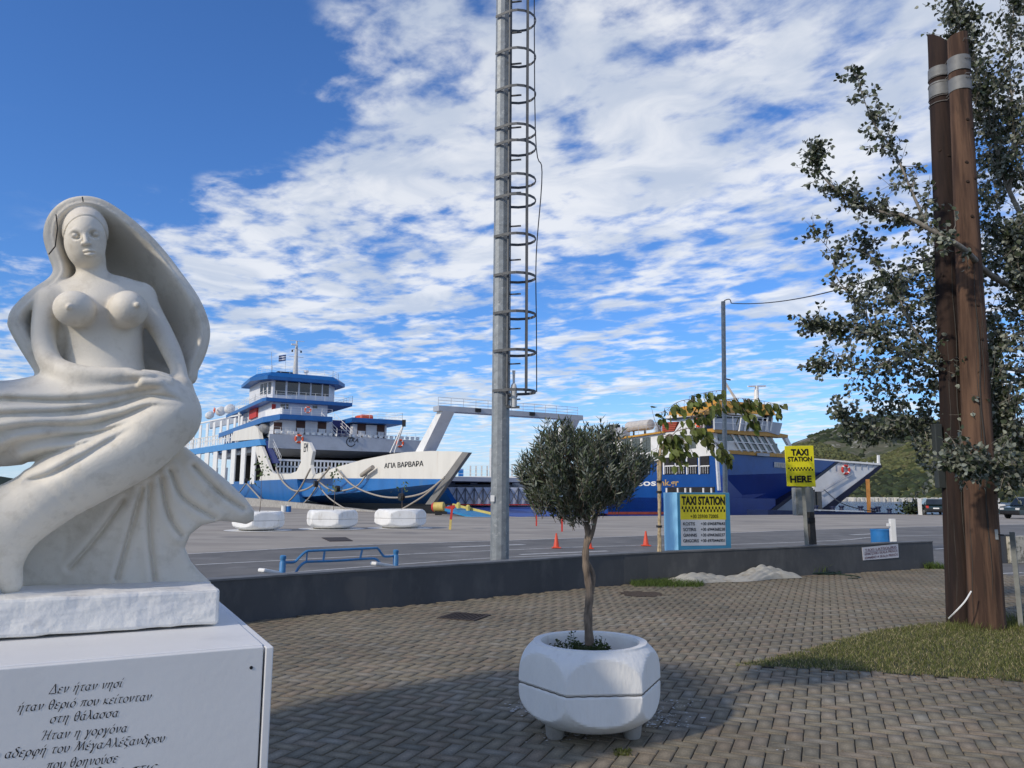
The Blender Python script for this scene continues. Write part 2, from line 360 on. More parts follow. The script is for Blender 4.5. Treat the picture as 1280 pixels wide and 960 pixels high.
HM1 = hill_mat('far_hill', (0.08, 0.09, 0.05), (0.135, 0.1275, 0.09), (0.315, 0.3, 0.2625), 0.03, 0.028, glo=0.56, ghi=0.62)
HM2 = hill_mat('near_hill', (0.1275, 0.1237, 0.0488), (0.0562, 0.0675, 0.0255), (0.165, 0.1425, 0.075), 0.05, 0.03, lo=0.42, hi=0.56)
h1, v1, c1 = hill('hills', [(975, 566), (990, 553), (1010, 546), (1035, 537), (1060, 529), (1085, 521), (1110, 519), (1140, 521), (1180, 530), (1230, 535), (1280, 532), (1340, 525), (1450, 520), (1600, 535)], 1500, 900, HM1, seed=3)
h2, v2, c2 = hill('hillside', [(960, 600), (975, 575), (990, 558), (1012, 550), (1035, 554), (1060, 566), (1080, 573), (1110, 566), (1145, 549), (1180, 540), (1230, 545), (1280, 552), (1350, 540), (1500, 530), (1700, 560)], 900, 380, HM2, seed=8, rough=0.08)
hill('distant_hills', [(-900, 612), (-600, 598), (-300, 590), (-100, 592), (0, 595), (30, 600), (70, 610), (110, 617)], 9000, 3000, mat('distant_hill', (0.04, 0.055, 0.05), 1.0, 0.1, 0.002, spec=0.0), seed=5)
hill('distant_hills', [(480, 619.5), (540, 615), (620, 614), (700, 616), (760, 615.5), (840, 614), (900, 616), (960, 612), (1000, 606)], 7000, 2000, mat('distant_hill', (0.04, 0.055, 0.05)), seed=6)
# shrubs and woods on the slopes: uncountable clumps, one mesh per slope
def clumps(name, vs, cols, n, smin, smax, m, seed, tmax=0.75, thr=0.0, label=None):
    rg = np.random.default_rng(seed); rows = len(vs)//cols; A = np.array([tuple(v) for v in vs]).reshape(rows, cols, 3)
    ico = np.array([(0, 0, 1), (.9, 0, .35), (.28, .85, .35), (-.72, .53, .35), (-.72, -.53, .35), (.28, -.85, .35), (.8, .3, -.3), (-.2, .8, -.3), (-.85, 0, -.3), (-.2, -.8, -.3), (.7, -.5, -.3)])
    fc = np.array([(0, 1, 2), (0, 2, 3), (0, 3, 4), (0, 4, 5), (0, 5, 1), (1, 6, 2), (2, 6, 7), (2, 7, 3), (3, 7, 8), (3, 8, 4), (4, 8, 9), (4, 9, 5), (5, 9, 10), (5, 10, 1), (1, 10, 6)])
    P = []; S = []
    while len(P) < n:
        i = rg.uniform(0.5, (rows-2)*tmax); j = rg.uniform(0, cols-1.01); a, b = int(i), int(j); fi, fj = i-a, j-b
        p = (A[a, b]*(1-fi)+A[a+1, b]*fi)*(1-fj)+(A[a, b+1]*(1-fi)+A[a+1, b+1]*fi)*fj
        if math.sin(p[0]*0.021+1)+math.sin(p[1]*0.017+p[0]*.01)+rg.normal(0, .6) < thr: continue
        P.append(p); S.append(rg.uniform(smin, smax))
    P = np.array(P); S = np.array(S); an = rg.uniform(0, 6.28, len(P))
    ct, st = np.cos(an), np.sin(an); I = ico[None].repeat(len(P), 0)+rg.normal(0, .12, (len(P), 11, 3))
    X = (I[..., 0]*ct[:, None]-I[..., 1]*st[:, None])*S[:, None]+P[:, 0, None]; Y = (I[..., 0]*st[:, None]+I[..., 1]*ct[:, None])*S[:, None]+P[:, 1, None]
    Zc = I[..., 2]*S[:, None]*0.8+P[:, 2, None]
    vv = np.stack([X, Y, Zc], -1).reshape(-1, 3); ff = (fc[None]+(np.arange(len(P))*11)[:, None, None]).reshape(-1, 3)
    o = mesh_obj(name, vv, ff, m); tag(o, label, kind='stuff'); return o
CL1 = leafmat('shrub_dark', (0.030, 0.042, 0.018), (0.03, 0.04, 0.02), 0.9, 0.0); CL2 = leafmat('shrub_olive', (0.0863, 0.0938, 0.0375), (0.06, 0.0675, 0.0338), 0.9, 0.0)
clumps('woodland', v1, c1, 3500, 3, 8, CL1, 4, label='dark pine woods patching the far rocky hill')
clumps('shrubs', v2, c2, 9000, 0.8, 3.2, CL2, 5, thr=-0.6, label='olive green scrub covering the near hillside')
clumps('trees', v2, c2, 900, 2.5, 5.5, CL1, 6, tmax=0.35, thr=0.3, label='dark trees along the foot of the hillside')
# ---- pale stone breakwater on the far shore
bk = MB(); rg = random.Random(3)
for i in range(150):
    p = at(1005+i*2.2+rg.uniform(-.6, .6), 623.0, 600); s = rg.uniform(1.2, 2.3)
    if 1040 < 1005+i*2.2 < 1180 or rg.random() < .35:
        bk.box((p.x, p.y+rg.uniform(-1.5, 1.5), SEA_Z+1.2), s, s, rg.uniform(3.0, 4.4), Vector((1, rg.uniform(-.3, .3), 0)).normalized(), Vector((0, 1, 0)), Z)
tag(bk.build('breakwater_boulders', mat('pale_rock', (0.55, 0.53, 0.48), 0.9, 0.2, 0.5)), 'row of pale boulders along the far shore', kind='stuff')

# ================================================================== PLAZA PAVING (herringbone blocks)
plaza = MB()
pl_poly = [Vector((x, y-0.02, 0)) for x, y in wb2] + [Vector((10.4, 16.2, 0)), Vector((14, 17.6, 0)), Vector((24, 22, 0)), Vector((30, -12, 0)), Vector((-16, -12, 0))]
bed = mesh_obj('plaza', [Vector((p.x, p.y, 0.012)) for p in pl_poly], [tuple(range(len(pl_poly)))], mat('joint_sand', (0.035, 0.033, 0.03), 0.95, 0.25, 20))
tag(bed, kind='structure')
def brick_mat():
    m = bpy.data.materials.new('paving_block'); m.use_nodes = True; t = m.node_tree; N = t.nodes; Lk = t.links; b = N['Principled BSDF']; b.inputs['Roughness'].default_value = 0.85
    b.inputs['Specular IOR Level'].default_value = 0.25
    g = N.new('ShaderNodeNewGeometry'); oi = N.new('ShaderNodeObjectInfo')
    ad = N.new('ShaderNodeMath'); ad.operation = 'ADD'; Lk.new(g.outputs['Random Per Island'], ad.inputs[0]); Lk.new(oi.outputs['Random'], ad.inputs[1])
    fr = N.new('ShaderNodeMath'); fr.operation = 'FRACT'; Lk.new(ad.outputs[0], fr.inputs[0])
    cr = N.new('ShaderNodeValToRGB'); Lk.new(fr.outputs[0], cr.inputs[0]); e = cr.color_ramp.elements
    e[0].position = 0; e[0].color = (0.1643, 0.1508, 0.1153, 1.0); e[1].position = 1; e[1].color = (0.232, 0.2133, 0.1682, 1.0)
    for p_, c_ in ((0.3, (0.2191, 0.1874, 0.1308)), (0.55, (0.1931, 0.1687, 0.1225)), (0.8, (0.2247, 0.1795, 0.1265))):
        x = e.new(p_); x.color = (*c_, 1)
    # wear patches over the whole plaza
    n = N.new('ShaderNodeTexNoise'); n.inputs['Scale'].default_value = 0.55; n.inputs['Detail'].default_value = 5; Lk.new(g.outputs['Position'], n.inputs['Vector'])
    mr = N.new('ShaderNodeMapRange'); mr.inputs[1].default_value = .3; mr.inputs[2].default_value = .7; mr.inputs[3].default_value = 0.78; mr.inputs[4].default_value = 1.2; Lk.new(n.outputs['Fac'], mr.inputs[0])
    n2 = N.new('ShaderNodeTexNoise'); n2.inputs['Scale'].default_value = 90; n2.inputs['Detail'].default_value = 4; Lk.new(g.outputs['Position'], n2.inputs['Vector'])
    m2 = N.new('ShaderNodeMapRange'); m2.inputs[1].default_value = .3; m2.inputs[2].default_value = .7; m2.inputs[3].default_value = 0.75; m2.inputs[4].default_value = 1.25; Lk.new(n2.outputs['Fac'], m2.inputs[0])
    mu = N.new('ShaderNodeMath'); mu.operation = 'MULTIPLY'; Lk.new(mr.outputs[0], mu.inputs[0]); Lk.new(m2.outputs[0], mu.inputs[1])
    # centre of each block worn pale (uv runs 0..1 over the block)
    uv = N.new('ShaderNodeUVMap'); uv.uv_map = 'UVMap'; sb = N.new('ShaderNodeVectorMath'); sb.operation = 'SUBTRACT'; Lk.new(uv.outputs[0], sb.inputs[0]); sb.inputs[1].default_value = (.5, .5, 0)
    ln = N.new('ShaderNodeVectorMath'); ln.operation = 'LENGTH'; Lk.new(sb.outputs[0], ln.inputs[0])
    wr = N.new('ShaderNodeMapRange'); wr.interpolation_type = 'SMOOTHSTEP'; wr.inputs[1].default_value = 0.46; wr.inputs[2].default_value = 0.05; wr.inputs[3].default_value = 0.88; wr.inputs[4].default_value = 1.32; Lk.new(ln.outputs['Value'], wr.inputs[0])
    mu2 = N.new('ShaderNodeMath'); mu2.operation = 'MULTIPLY'; Lk.new(mu.outputs[0], mu2.inputs[0]); Lk.new(wr.outputs[0], mu2.inputs[1])
    sc_ = N.new('ShaderNodeVectorMath'); sc_.operation = 'SCALE'; Lk.new(cr.outputs[0], sc_.inputs[0]); Lk.new(mu2.outputs[0], sc_.inputs['Scale'])
    Lk.new(sc_.outputs[0], b.inputs['Base Color'])
    bp = N.new('ShaderNodeBump'); bp.inputs['Distance'].default_value = 0.0015; Lk.new(n2.outputs['Fac'], bp.inputs['Height']); Lk.new(bp.outputs[0], b.inputs['Normal'])
    return m
BRICKM = brick_mat()
baz = R(22); BX = Vector((math.cos(baz), -math.sin(baz), 0)); BY = Vector((math.sin(baz), math.cos(baz), 0))
lawn_px = [(915, 836), (960, 826), (1010, 815), (1060, 800), (1100, 790), (1150, 783), (1215, 780), (1290, 778)]
LAWN = [ground(x, y) for x, y in lawn_px] + [Vector((12.5, 10.2, 0)), Vector((12.5, 6.4, 0)), ground(1400, 868), ground(1280, 855), ground(1180, 849), ground(1090, 843), ground(1030, 840), ground(960, 836)]
def inside_np(P, poly):
    x, y = P[:, 0], P[:, 1]; c = np.zeros(len(P), bool); n = len(poly)
    for i in range(n):
        a = poly[i]; b = poly[(i+1) % n]
        k = ((a.y > y) != (b.y > y)) & (x < (b.x-a.x)*(y-a.y)/((b.y-a.y) if abs(b.y-a.y) > 1e-9 else 1e-9)+a.x); c ^= k
    return c
cell = 0.104
ii, jj = np.meshgrid(np.arange(-150, 230), np.arange(-60, 240), indexing='ij'); ii = ii.ravel(); jj = jj.ravel(); cl = (ii-jj) % 4
Hm = cl == 0; Vm = cl == 3
cxy = np.concatenate([np.stack([ii[Hm]+1.0, jj[Hm]+0.5], 1), np.stack([ii[Vm]+0.5, jj[Vm]+1.0], 1)])*cell
ishor = np.concatenate([np.ones(Hm.sum(), bool), np.zeros(Vm.sum(), bool)])
cw = cxy[:, :1]*np.array([[BX.x, BX.y]])+cxy[:, 1:]*np.array([[BY.x, BY.y]])
ok = inside_np(cw, pl_poly) & ~inside_np(cw, LAWN)
# keep only what lies in or near the view
ang = np.arctan2(cw[:, 0], np.maximum(cw[:, 1], .01)); ok &= (cw[:, 1] > 2.4) & (np.abs(ang) < R(40)) & (cw[:, 1] < 21)
# not under the pedestal
PED_TOP = 1.05
pc = ground(340, 805, PED_TOP); pu, pv = pc.dot(U), pc.dot(V)
du = cw@np.array([U.x, U.y])-pu; dv = cw@np.array([V.x, V.y])-pv
ok &= ~((du < 0.05) & (dv > -0.1) & (dv < 1.6) & (du > -2.6))
cw = cw[ok]; ishor = ishor[ok]
def brick_template(L, Wd):
    g = 0.0035; b = 0.006; h = 0.010
    o = [(-L/2+g, -Wd/2+g, 0), (L/2-g, -Wd/2+g, 0), (L/2-g, Wd/2-g, 0), (-L/2+g, Wd/2-g, 0)]
    o2 = [(x, y, h) for x, y, _ in o]; o3 = [(x-math.copysign(b, x), y-math.copysign(b, y), h+0.004) for x, y, _ in o]
    return np.array(o+o2+o3)
BF = np.array([(8, 9, 10, 11), (4, 5, 9, 8), (5, 6, 10, 9), (6, 7, 11, 10), (7, 4, 8, 11), (0, 1, 5, 4), (1, 2, 6, 5), (2, 3, 7, 6), (3, 0, 4, 7)])
tplH = brick_template(2*cell, cell); tplV = brick_template(cell, 2*cell)
def brick_mesh(name, C, H, z0):
    n = len(C); T = np.where(H[:, None, None], tplH[None], tplV[None]); rg = np.random.default_rng(2)
    T = T.copy(); T[:, :, 2] += rg.uniform(-0.0015, 0.0015, n)[:, None]; tilt = rg.normal(0, 0.012, (n, 2))
    T[:, :, 2] += T[:, :, 0]*tilt[:, :1]+T[:, :, 1]*tilt[:, 1:]; T[:, :, :2] += rg.normal(0, .0008, (n, 1, 2))
    X = T[..., 0]*BX.x+T[..., 1]*BY.x+C[:, :1]; Y = T[..., 0]*BX.y+T[..., 1]*BY.y+C[:, 1:]
    vv = np.stack([X, Y, T[..., 2]+z0], -1).reshape(-1, 3); ff = (BF[None]+(np.arange(n)*12)[:, None, None]).reshape(-1, 4)
    o = mesh_obj(name, vv, ff, BRICKM, bed); uvl = o.data.uv_layers.new(name='UVMap')
    base = np.array([(0, 0), (1, 0), (1, 1), (0, 1)]*3, float); base[8:] = [(0.08, .08), (.92, .08), (.92, .92), (.08, .92)]
    uvl.data.foreach_set('uv', base[BF.ravel()][None].repeat(n, 0).astype(np.float32).ravel()); return o
BZ = 0.010
dist = np.hypot(cw[:, 0], cw[:, 1])
vis = (np.abs(cw[:, 0]/cw[:, 1]) < 0.68) & (cw[:, 1] > 4.05) & ~((cw[:, 0] < -1.35*cw[:, 1]/4.3) & (cw[:, 1] < 6.2))
order = np.argsort(np.where(vis, dist, 1e3))[:300]
single = np.zeros(len(cw), bool); single[order] = True
rest = brick_mesh('paving_bricks', cw[~single], ishor[~single], BZ); tag(rest, kind='stuff')
def one_brick(L, Wd):
    t = brick_template(L, Wd); me = bpy.data.meshes.new('paving_brick'); me.from_pydata(t.tolist(), [], BF.tolist()); me.materials.append(BRICKM)
    uvl = me.uv_layers.new(name='UVMap'); base = np.array([(0, 0), (1, 0), (1, 1), (0, 1)]*3, float); base[8:] = [(0.08, .08), (.92, .08), (.92, .92), (.08, .92)]
    uvl.data.foreach_set('uv', base[BF.ravel()].astype(np.float32).ravel()); return me
mH, mV = one_brick(2*cell, cell), one_brick(cell, 2*cell)
for k in order:
    o = bpy.data.objects.new('paving_brick', mH if ishor[k] else mV); COL.objects.link(o); o.parent = bed
    o.location = (cw[k, 0], cw[k, 1], BZ+random.uniform(-.0015, .0015)); o.rotation_euler = (random.gauss(0, .01), random.gauss(0, .01), -baz)
# ---- soil under the lawn, grass
mesh_l = mesh_obj('lawn_soil', [Vector((p.x, p.y, 0.018)) for p in LAWN], [tuple(range(len(LAWN)))], mat('lawn_soil', (0.055, 0.06, 0.03), 0.95, 0.3, 8)); tag(mesh_l, kind='structure')
def grass(name, poly, n, h0, h1, w, m, seed, label, lean=0.6, dens=None):
    rg = np.random.default_rng(seed); P = np.array([(p.x, p.y) for p in poly]); lo, hi = P.min(0), P.max(0); C = []
    while sum(len(c) for c in C) < n:
        c = rg.uniform(lo, hi, (n, 2)); c = c[inside_np(c, poly)]
        if dens is not None: c = c[rg.uniform(0, 1, len(c)) < dens(c)]
        C.append(c)
    C = np.concatenate(C)[:n]; a = rg.uniform(0, 6.28, n); h = rg.uniform(h0, h1, n); le = rg.uniform(0, lean, n)*h; b = rg.uniform(0, 6.28, n)
    dx, dy = np.cos(a)*w/2, np.sin(a)*w/2; z = np.full(n, 0.015)
    v0 = np.stack([C[:, 0]-dx, C[:, 1]-dy, z], 1); v1_ = np.stack([C[:, 0]+dx, C[:, 1]+dy, z], 1)
    mx_ = C[:, 0]+np.cos(b)*le*.35; my_ = C[:, 1]+np.sin(b)*le*.35
    v2_ = np.stack([mx_+dx*.8, my_+dy*.8, z+h*.6], 1); v3_ = np.stack([mx_-dx*.8, my_-dy*.8, z+h*.6], 1)
    v4_ = np.stack([C[:, 0]+np.cos(b)*le, C[:, 1]+np.sin(b)*le, z+h*.95], 1)
    vv = np.stack([v0, v1_, v2_, v3_, v4_], 1).reshape(-1, 3); k = (np.arange(n)*5)[:, None]
    ff = np.concatenate([np.hstack([k, k+1, k+2]), np.hstack([k, k+2, k+3]), np.hstack([k+3, k+2, k+4])])
    o = mesh_obj(name, vv, ff, m); tag(o, label, kind='stuff'); return o
GR = leafmat('grass_blade', (0.14, 0.155, 0.045), (0.14, 0.155, 0.045), 0.6, 0.3); GRD = leafmat('dry_grass', (0.40, 0.34, 0.19), (0.40, 0.34, 0.19), 0.8, 0.2)
GRF = leafmat('fresh_grass', (0.085, 0.13, 0.03), (0.085, 0.13, 0.03), 0.5, 0.3)
grass('lawn_grass', LAWN, 90000, 0.015, 0.05, 0.006, GR, 1, 'short green lawn around the feet of the wooden poles', 1.2)
grass('dry_lawn_grass', LAWN, 42000, 0.015, 0.045, 0.004, GRD, 2, 'dry straw coloured blades mixed through the lawn', 1.6)
grass('tall_grass', [ground(1180, 792), ground(1300, 792), ground(1300, 772), ground(1188, 779)], 1500, 0.03, 0.13, 0.006, GR, 3, 'taller fresh grass behind the wooden poles')
st_p = [ground(783, 729), ground(812, 722), ground(868, 724), ground(882, 734), ground(850, 741), ground(800, 741)]
grass('grass_tuft', st_p, 5200, 0.03, 0.13, 0.007, GRF, 4, 'fresh green grass at the foot of the bamboo stake', 1.3, lambda c: np.exp(-((c[:, 0]-ground(828, 731).x)/.72)**4-((c[:, 1]-ground(828, 731).y)/.50)**4))
sg = ground(1007, 719.5)
grass('weeds', [sg+Vector((x, y, 0)) for x, y in ((-.5, -.2), (.5, 0), (.45, .3), (-.5, .1))], 500, 0.06, 0.28, 0.010, GRF, 5, 'weeds growing at the foot of the yellow sign post', 0.9)
wd = ground(1166, 712); grass('weeds', [wd+Vector((x, y, 0)) for x, y in ((-.2, -.15), (.25, -.1), (.2, .1), (-.2, .1))], 260, 0.05, 0.2, 0.012, GRF, 6, 'small weed at the right end of the dark low wall', 0.9)
# ---- dark soil patch and paint splashes on the paving
def blot(name, px, py, rx, ry, z, m, seed, n=28, wob=0.25, kind='structure', label=None):
    rg = random.Random(seed); c = ground(px, py); ex = (ground(px+rx, py)-c).length; ey = (ground(px, py+ry)-c).length; vs = []
    for i in range(n):
        a = 6.283*i/n; k = 1+rg.uniform(-wob, wob); vs.append(Vector((c.x+math.cos(a)*ex*k, c.y+math.sin(a)*ey*k, z)))
    return tag(mesh_obj(name, vs, [tuple(range(n))], m), label, kind=kind)
blot('soil_patch', 803, 744.5, 26, 3.5, 0.030, SOIL, 3)
sp_m = mat('splashed_paint', (0.62, 0.62, 0.60), 0.8, 0.1); sv = []; sf = []; rg = random.Random(12)
for cx_, cy_, sx_, sy_, nn in ((655, 888, 22, 8, 60), (820, 905, 34, 10, 120), (850, 885, 22, 10, 40), (700, 925, 40, 8, 40), (985, 944, 8, 2, 4), (1033, 848, 3, 1, 2)):
    for _ in range(nn):
        c = ground(rg.gauss(cx_, sx_*.6), rg.gauss(cy_, sy_*.6)); r = rg.uniform(.002, .008)*(2.2 if rg.random() < .07 else 1); b = len(sv)
        for k in range(7): a = 6.283*k/7; q2 = rg.uniform(.6, 1.3)*r; sv.append(Vector((c.x+math.cos(a)*q2*1.4, c.y+math.sin(a)*q2, .0275)))
        sf.append(tuple(range(b, b+7)))
tag(mesh_obj('paint_splashes', sv, sf, sp_m), 'white paint splashes spattered on the pavers around the planter', kind='stuff')
grass('weeds', [ground(765, 950), ground(790, 950), ground(788, 942), ground(768, 942)], 160, .01, .035, .012, GR, 9, 'tiny weed growing between the pavers below the planter', 1.2)
# ---- dry leaf litter along the edge of the lawn
lv = []; lf = []; rg = random.Random(31)
for _ in range(420):
    u_ = rg.random(); c = ground(940+u_*380, 838+u_*18+rg.gauss(1.5, 3.0)) if rg.random() < .7 else ground(rg.uniform(350, 1280), rg.uniform(770, 955))
    a = rg.uniform(0, 6.28); r = rg.uniform(.006, .018); b = len(lv)
    for k, w_ in ((0, 1), (1.57, .45), (3.14, 1), (4.71, .45)): lv.append(Vector((c.x+math.cos(a+k)*r*w_, c.y+math.sin(a+k)*r*w_, .028+rg.uniform(0, .008))))
    lf.append((b, b+1, b+2, b+3))
tag(mesh_obj('leaf_litter', lv, lf, leafmat('dry_leaf', (0.20, 0.13, 0.06), (0.22, 0.15, 0.08), .8, 0)), 'dry leaves scattered on the pavers and along the lawn edge', kind='stuff')
# ---- drains
def drain(px0, px1, py, label, w=0.42):
    c = (ground(px0, py)+ground(px1, py))/2; hw = (ground(px1, py)-ground(px0, py)).length/2*0.78
    t = thing('drain_grate', (c.x, c.y, 0.02), label, 'drain grate')
    X = BX; Y = BY
    m = mat('rusty_iron', (0.045, 0.035, 0.03), 0.8, 0.3, 20)
    fr = MB()
    for s in (-1, 1):
        fr.box(c+X*s*hw+Z*.028, .03, hw*2+.03, .014, X, Y); fr.box(c+Y*s*hw+Z*.0285, hw*2-.03, .03, .014, X, Y)
    fr.build('frame', m, t); MB().box(c+Z*.024, hw*2-.02, hw*2-.02, .004, X, Y).build('pit', BLACK, t)
    for k in range(9):
        MB().box(c+X*(-hw+hw*2*(k+.5)/9)+Z*.030, hw*2/9*.55, hw*2-.03, .010, X, Y).build('bar', m, t)
drain(549, 611, 773.5, 'square rusty drain grate in the paving left of the olive tree')
hatch = [ground(402, 672.5), ground(432, 672.0), ground(441, 676.5), ground(412, 677)]
tag(mesh_obj('manhole_cover', [v+Z*.02 for v in hatch]+[v for v in hatch], [(0, 1, 2, 3), (4, 7, 6, 5), (0, 4, 5, 1), (1, 5, 6, 2), (2, 6, 7, 3), (3, 7, 4, 0)], mat('rusty_iron', (0.045, 0.035, 0.03))), 'dark rectangular hatch in the apron beyond the road', 'hatch')
tar = [ground(1150+x, y) for x, y in ((0, 668), (18, 667.4), (16, 668.6), (2, 669))]
# ================================================================== LOW WALL
WALLM = mat('wall_paint', (0.074, 0.078, 0.084), 0.75, 0.10, 1.2, 0.0015, 20, grime=(0.115, 0.118, 0.12), gscale=2.6, glo=0.50, ghi=0.72, stretch=(1, 1, .5))
WALLT = mat('wall_cap', (0.14, 0.145, 0.15), 0.8, 0.2, 3)
def low_wall(name, base, hs, th, label, m=WALLM):
    n = len(base); dirs = []
    for i in range(n):
        a = base[max(0, i-1)]; b = base[min(n-1, i+1)]; dirs.append((b-a).normalized())
    nb = [Vector((-d.y, d.x, 0))*th for d in dirs]
    t = thing(name, base[n//2], label, 'wall')
    vs = []; fs = []
    for i in range(n):
        p = Vector((base[i].x, base[i].y, 0)); vs += [p-Z*.05, p+Z*hs[i], p+nb[i]+Z*hs[i], p+nb[i]-Z*.05]
    for i in range(n-1):
        a = 4*i; b = a+4; fs += [(a, b, b+1, a+1), (a+2, b+2, b+3, a+3)]
    fs += [(0, 1, 2, 3), (4*n-1, 4*n-2, 4*n-3, 4*n-4)]
    mesh_obj('wall_face', vs, fs, m, t)
    vs = []; fs = []
    for i in range(n):
        p = Vector((base[i].x, base[i].y, 0)); o = nb[i].normalized()*.012; vs += [p-o+Z*(hs[i]-.012), p-o+Z*(hs[i]+.012), p+nb[i]+o+Z*(hs[i]+.012), p+nb[i]+o+Z*(hs[i]-.012)]
    for i in range(n-1):
        a = 4*i; b = a+4; fs += [(a, b, b+1, a+1), (a+1, b+1, b+2, a+2), (a+2, b+2, b+3, a+3)]
    fs += [(0, 1, 2, 3), (4*n-1, 4*n-2, 4*n-3, 4*n-4)]
    mesh_obj('coping', vs, fs, WALLT, t); return t
def wall_h(px, py_top, P):   # height from surveyed top edge
    r = ray(px, py_top); t = P.to_2d().length/Vector((r.x, r.y)).length; return EYE+r.z*t
hs = [0.62, 0.60] + [wall_h(x, y, P) for x, y, P in ((340, 720.3, wall_base[2]), (490, 710.8, wall_base[3]), (640, 701.8, wall_base[4]), (780, 692.6, wall_base[5]), (900, 687.8, wall_base[6]), (1030, 682.3, wall_base[7]), (1168, 677, wall_base[8]))]
def densify(P, H, k=4):
    S = spline([(p.x, p.y, h) for p, h in zip(P, H)], k); return [Vector((s[0], s[1], 0)) for s in S], [float(s[2]) for s in S]
WB, WH = densify(wall_base, hs)
low_wall('low_wall', WB, WH, 0.22, 'long dark grey painted low wall between the paving and the road')
wallp = Plane(wall_base[7], wall_base[8]-wall_base[7])
# right hand wall beyond the gap
rw0 = ground(1243, 705); rw1 = ground(1263, 704)
low_wall('low_wall', [rw0, rw1+(rw1-rw0)*.2], [wall_h(1243, 669, rw0)]*2, 0.22, 'short dark grey wall end just right of the wooden poles')
sb = MB(); p0 = ground(1264, 704.5); d_ = (ground(1300, 703.5)-p0)
sb.prism([p0, p0+d_, p0+d_+Z*.66, p0+Z*.66], Vector((-d_.y, d_.x, 0)).normalized()*.3)
o = sb.build('stone_pier', mat('lichen_stone', (0.42, 0.40, 0.34), 0.95, 0.2, 5, 0.004, 30, grime=(0.16, 0.16, 0.13), gscale=8, glo=.5, ghi=.6), bevel=.02, origin=p0)
tag(o, 'lichen stained pale stone pier at the right edge', 'stone pier')
# ================================================================== MARBLE PEDESTAL
MARB = mat('marble_panel', (0.79, 0.785, 0.77), 0.5, 0.06, 2.0, 0.0006, 40, col2=(0.72, 0.715, 0.70), lo=.3, hi=.7, grime=(0.58, 0.58, 0.58), gscale=1.7, glo=.56, ghi=.8)
ped = thing('pedestal', (pc.x, pc.y, 0), 'white marble pedestal with black Greek verse carved on its front', 'pedestal')
def uvz(u, v, z): return U*u+V*v+Z*z
PW, PD = 2.3, 1.35
b = MB(); b.box(uvz(pu-PW/2-.03, pv+PD/2, (PED_TOP-.09)/2), PW-.06, PD-.016, PED_TOP-.09, U, V); b.build('core', CONC, ped)
th = .028
def slab(name, c, sx, sy, sz, bev=.004, m=MARB): o = MB().box(c, sx, sy, sz, U, V).build(name, m, ped, bevel=bev); return o
slab('front_panel', uvz(pu-PW/2-.020, pv-.006, (PED_TOP-.003)/2), PW-.026, th, PED_TOP-.003)
slab('side_panel', uvz(pu-.012, pv+PD/2-.008, (PED_TOP-.006)/2), th, PD+.03, PED_TOP-.006)
slab('side_panel', uvz(pu-PW-.018, pv+PD/2-.0, (PED_TOP-.08)/2), th, PD-.03, PED_TOP-.082)
slab('back_panel', uvz(pu-PW/2, pv+PD+.006, (PED_TOP-.08)/2), PW-.02, th, PED_TOP-.082)
slab('top_slab', uvz(pu-PW/2-.022, pv+PD/2+.008, PED_TOP-.036), PW-.016, PD-.008, .072, .004)
hb = ground(314, 834, 0); frontp = Plane(uvz(pu, pv-.020, 0), U)
hp = frontp.hit(314, 834.5); MB().tube([hp, hp+frontp.n*.002], .006, 10).build('bolt_hole', BLACK, ped)
inkm = mat('engraved_black', (0.015, 0.015, 0.018), 0.7, 0.2)
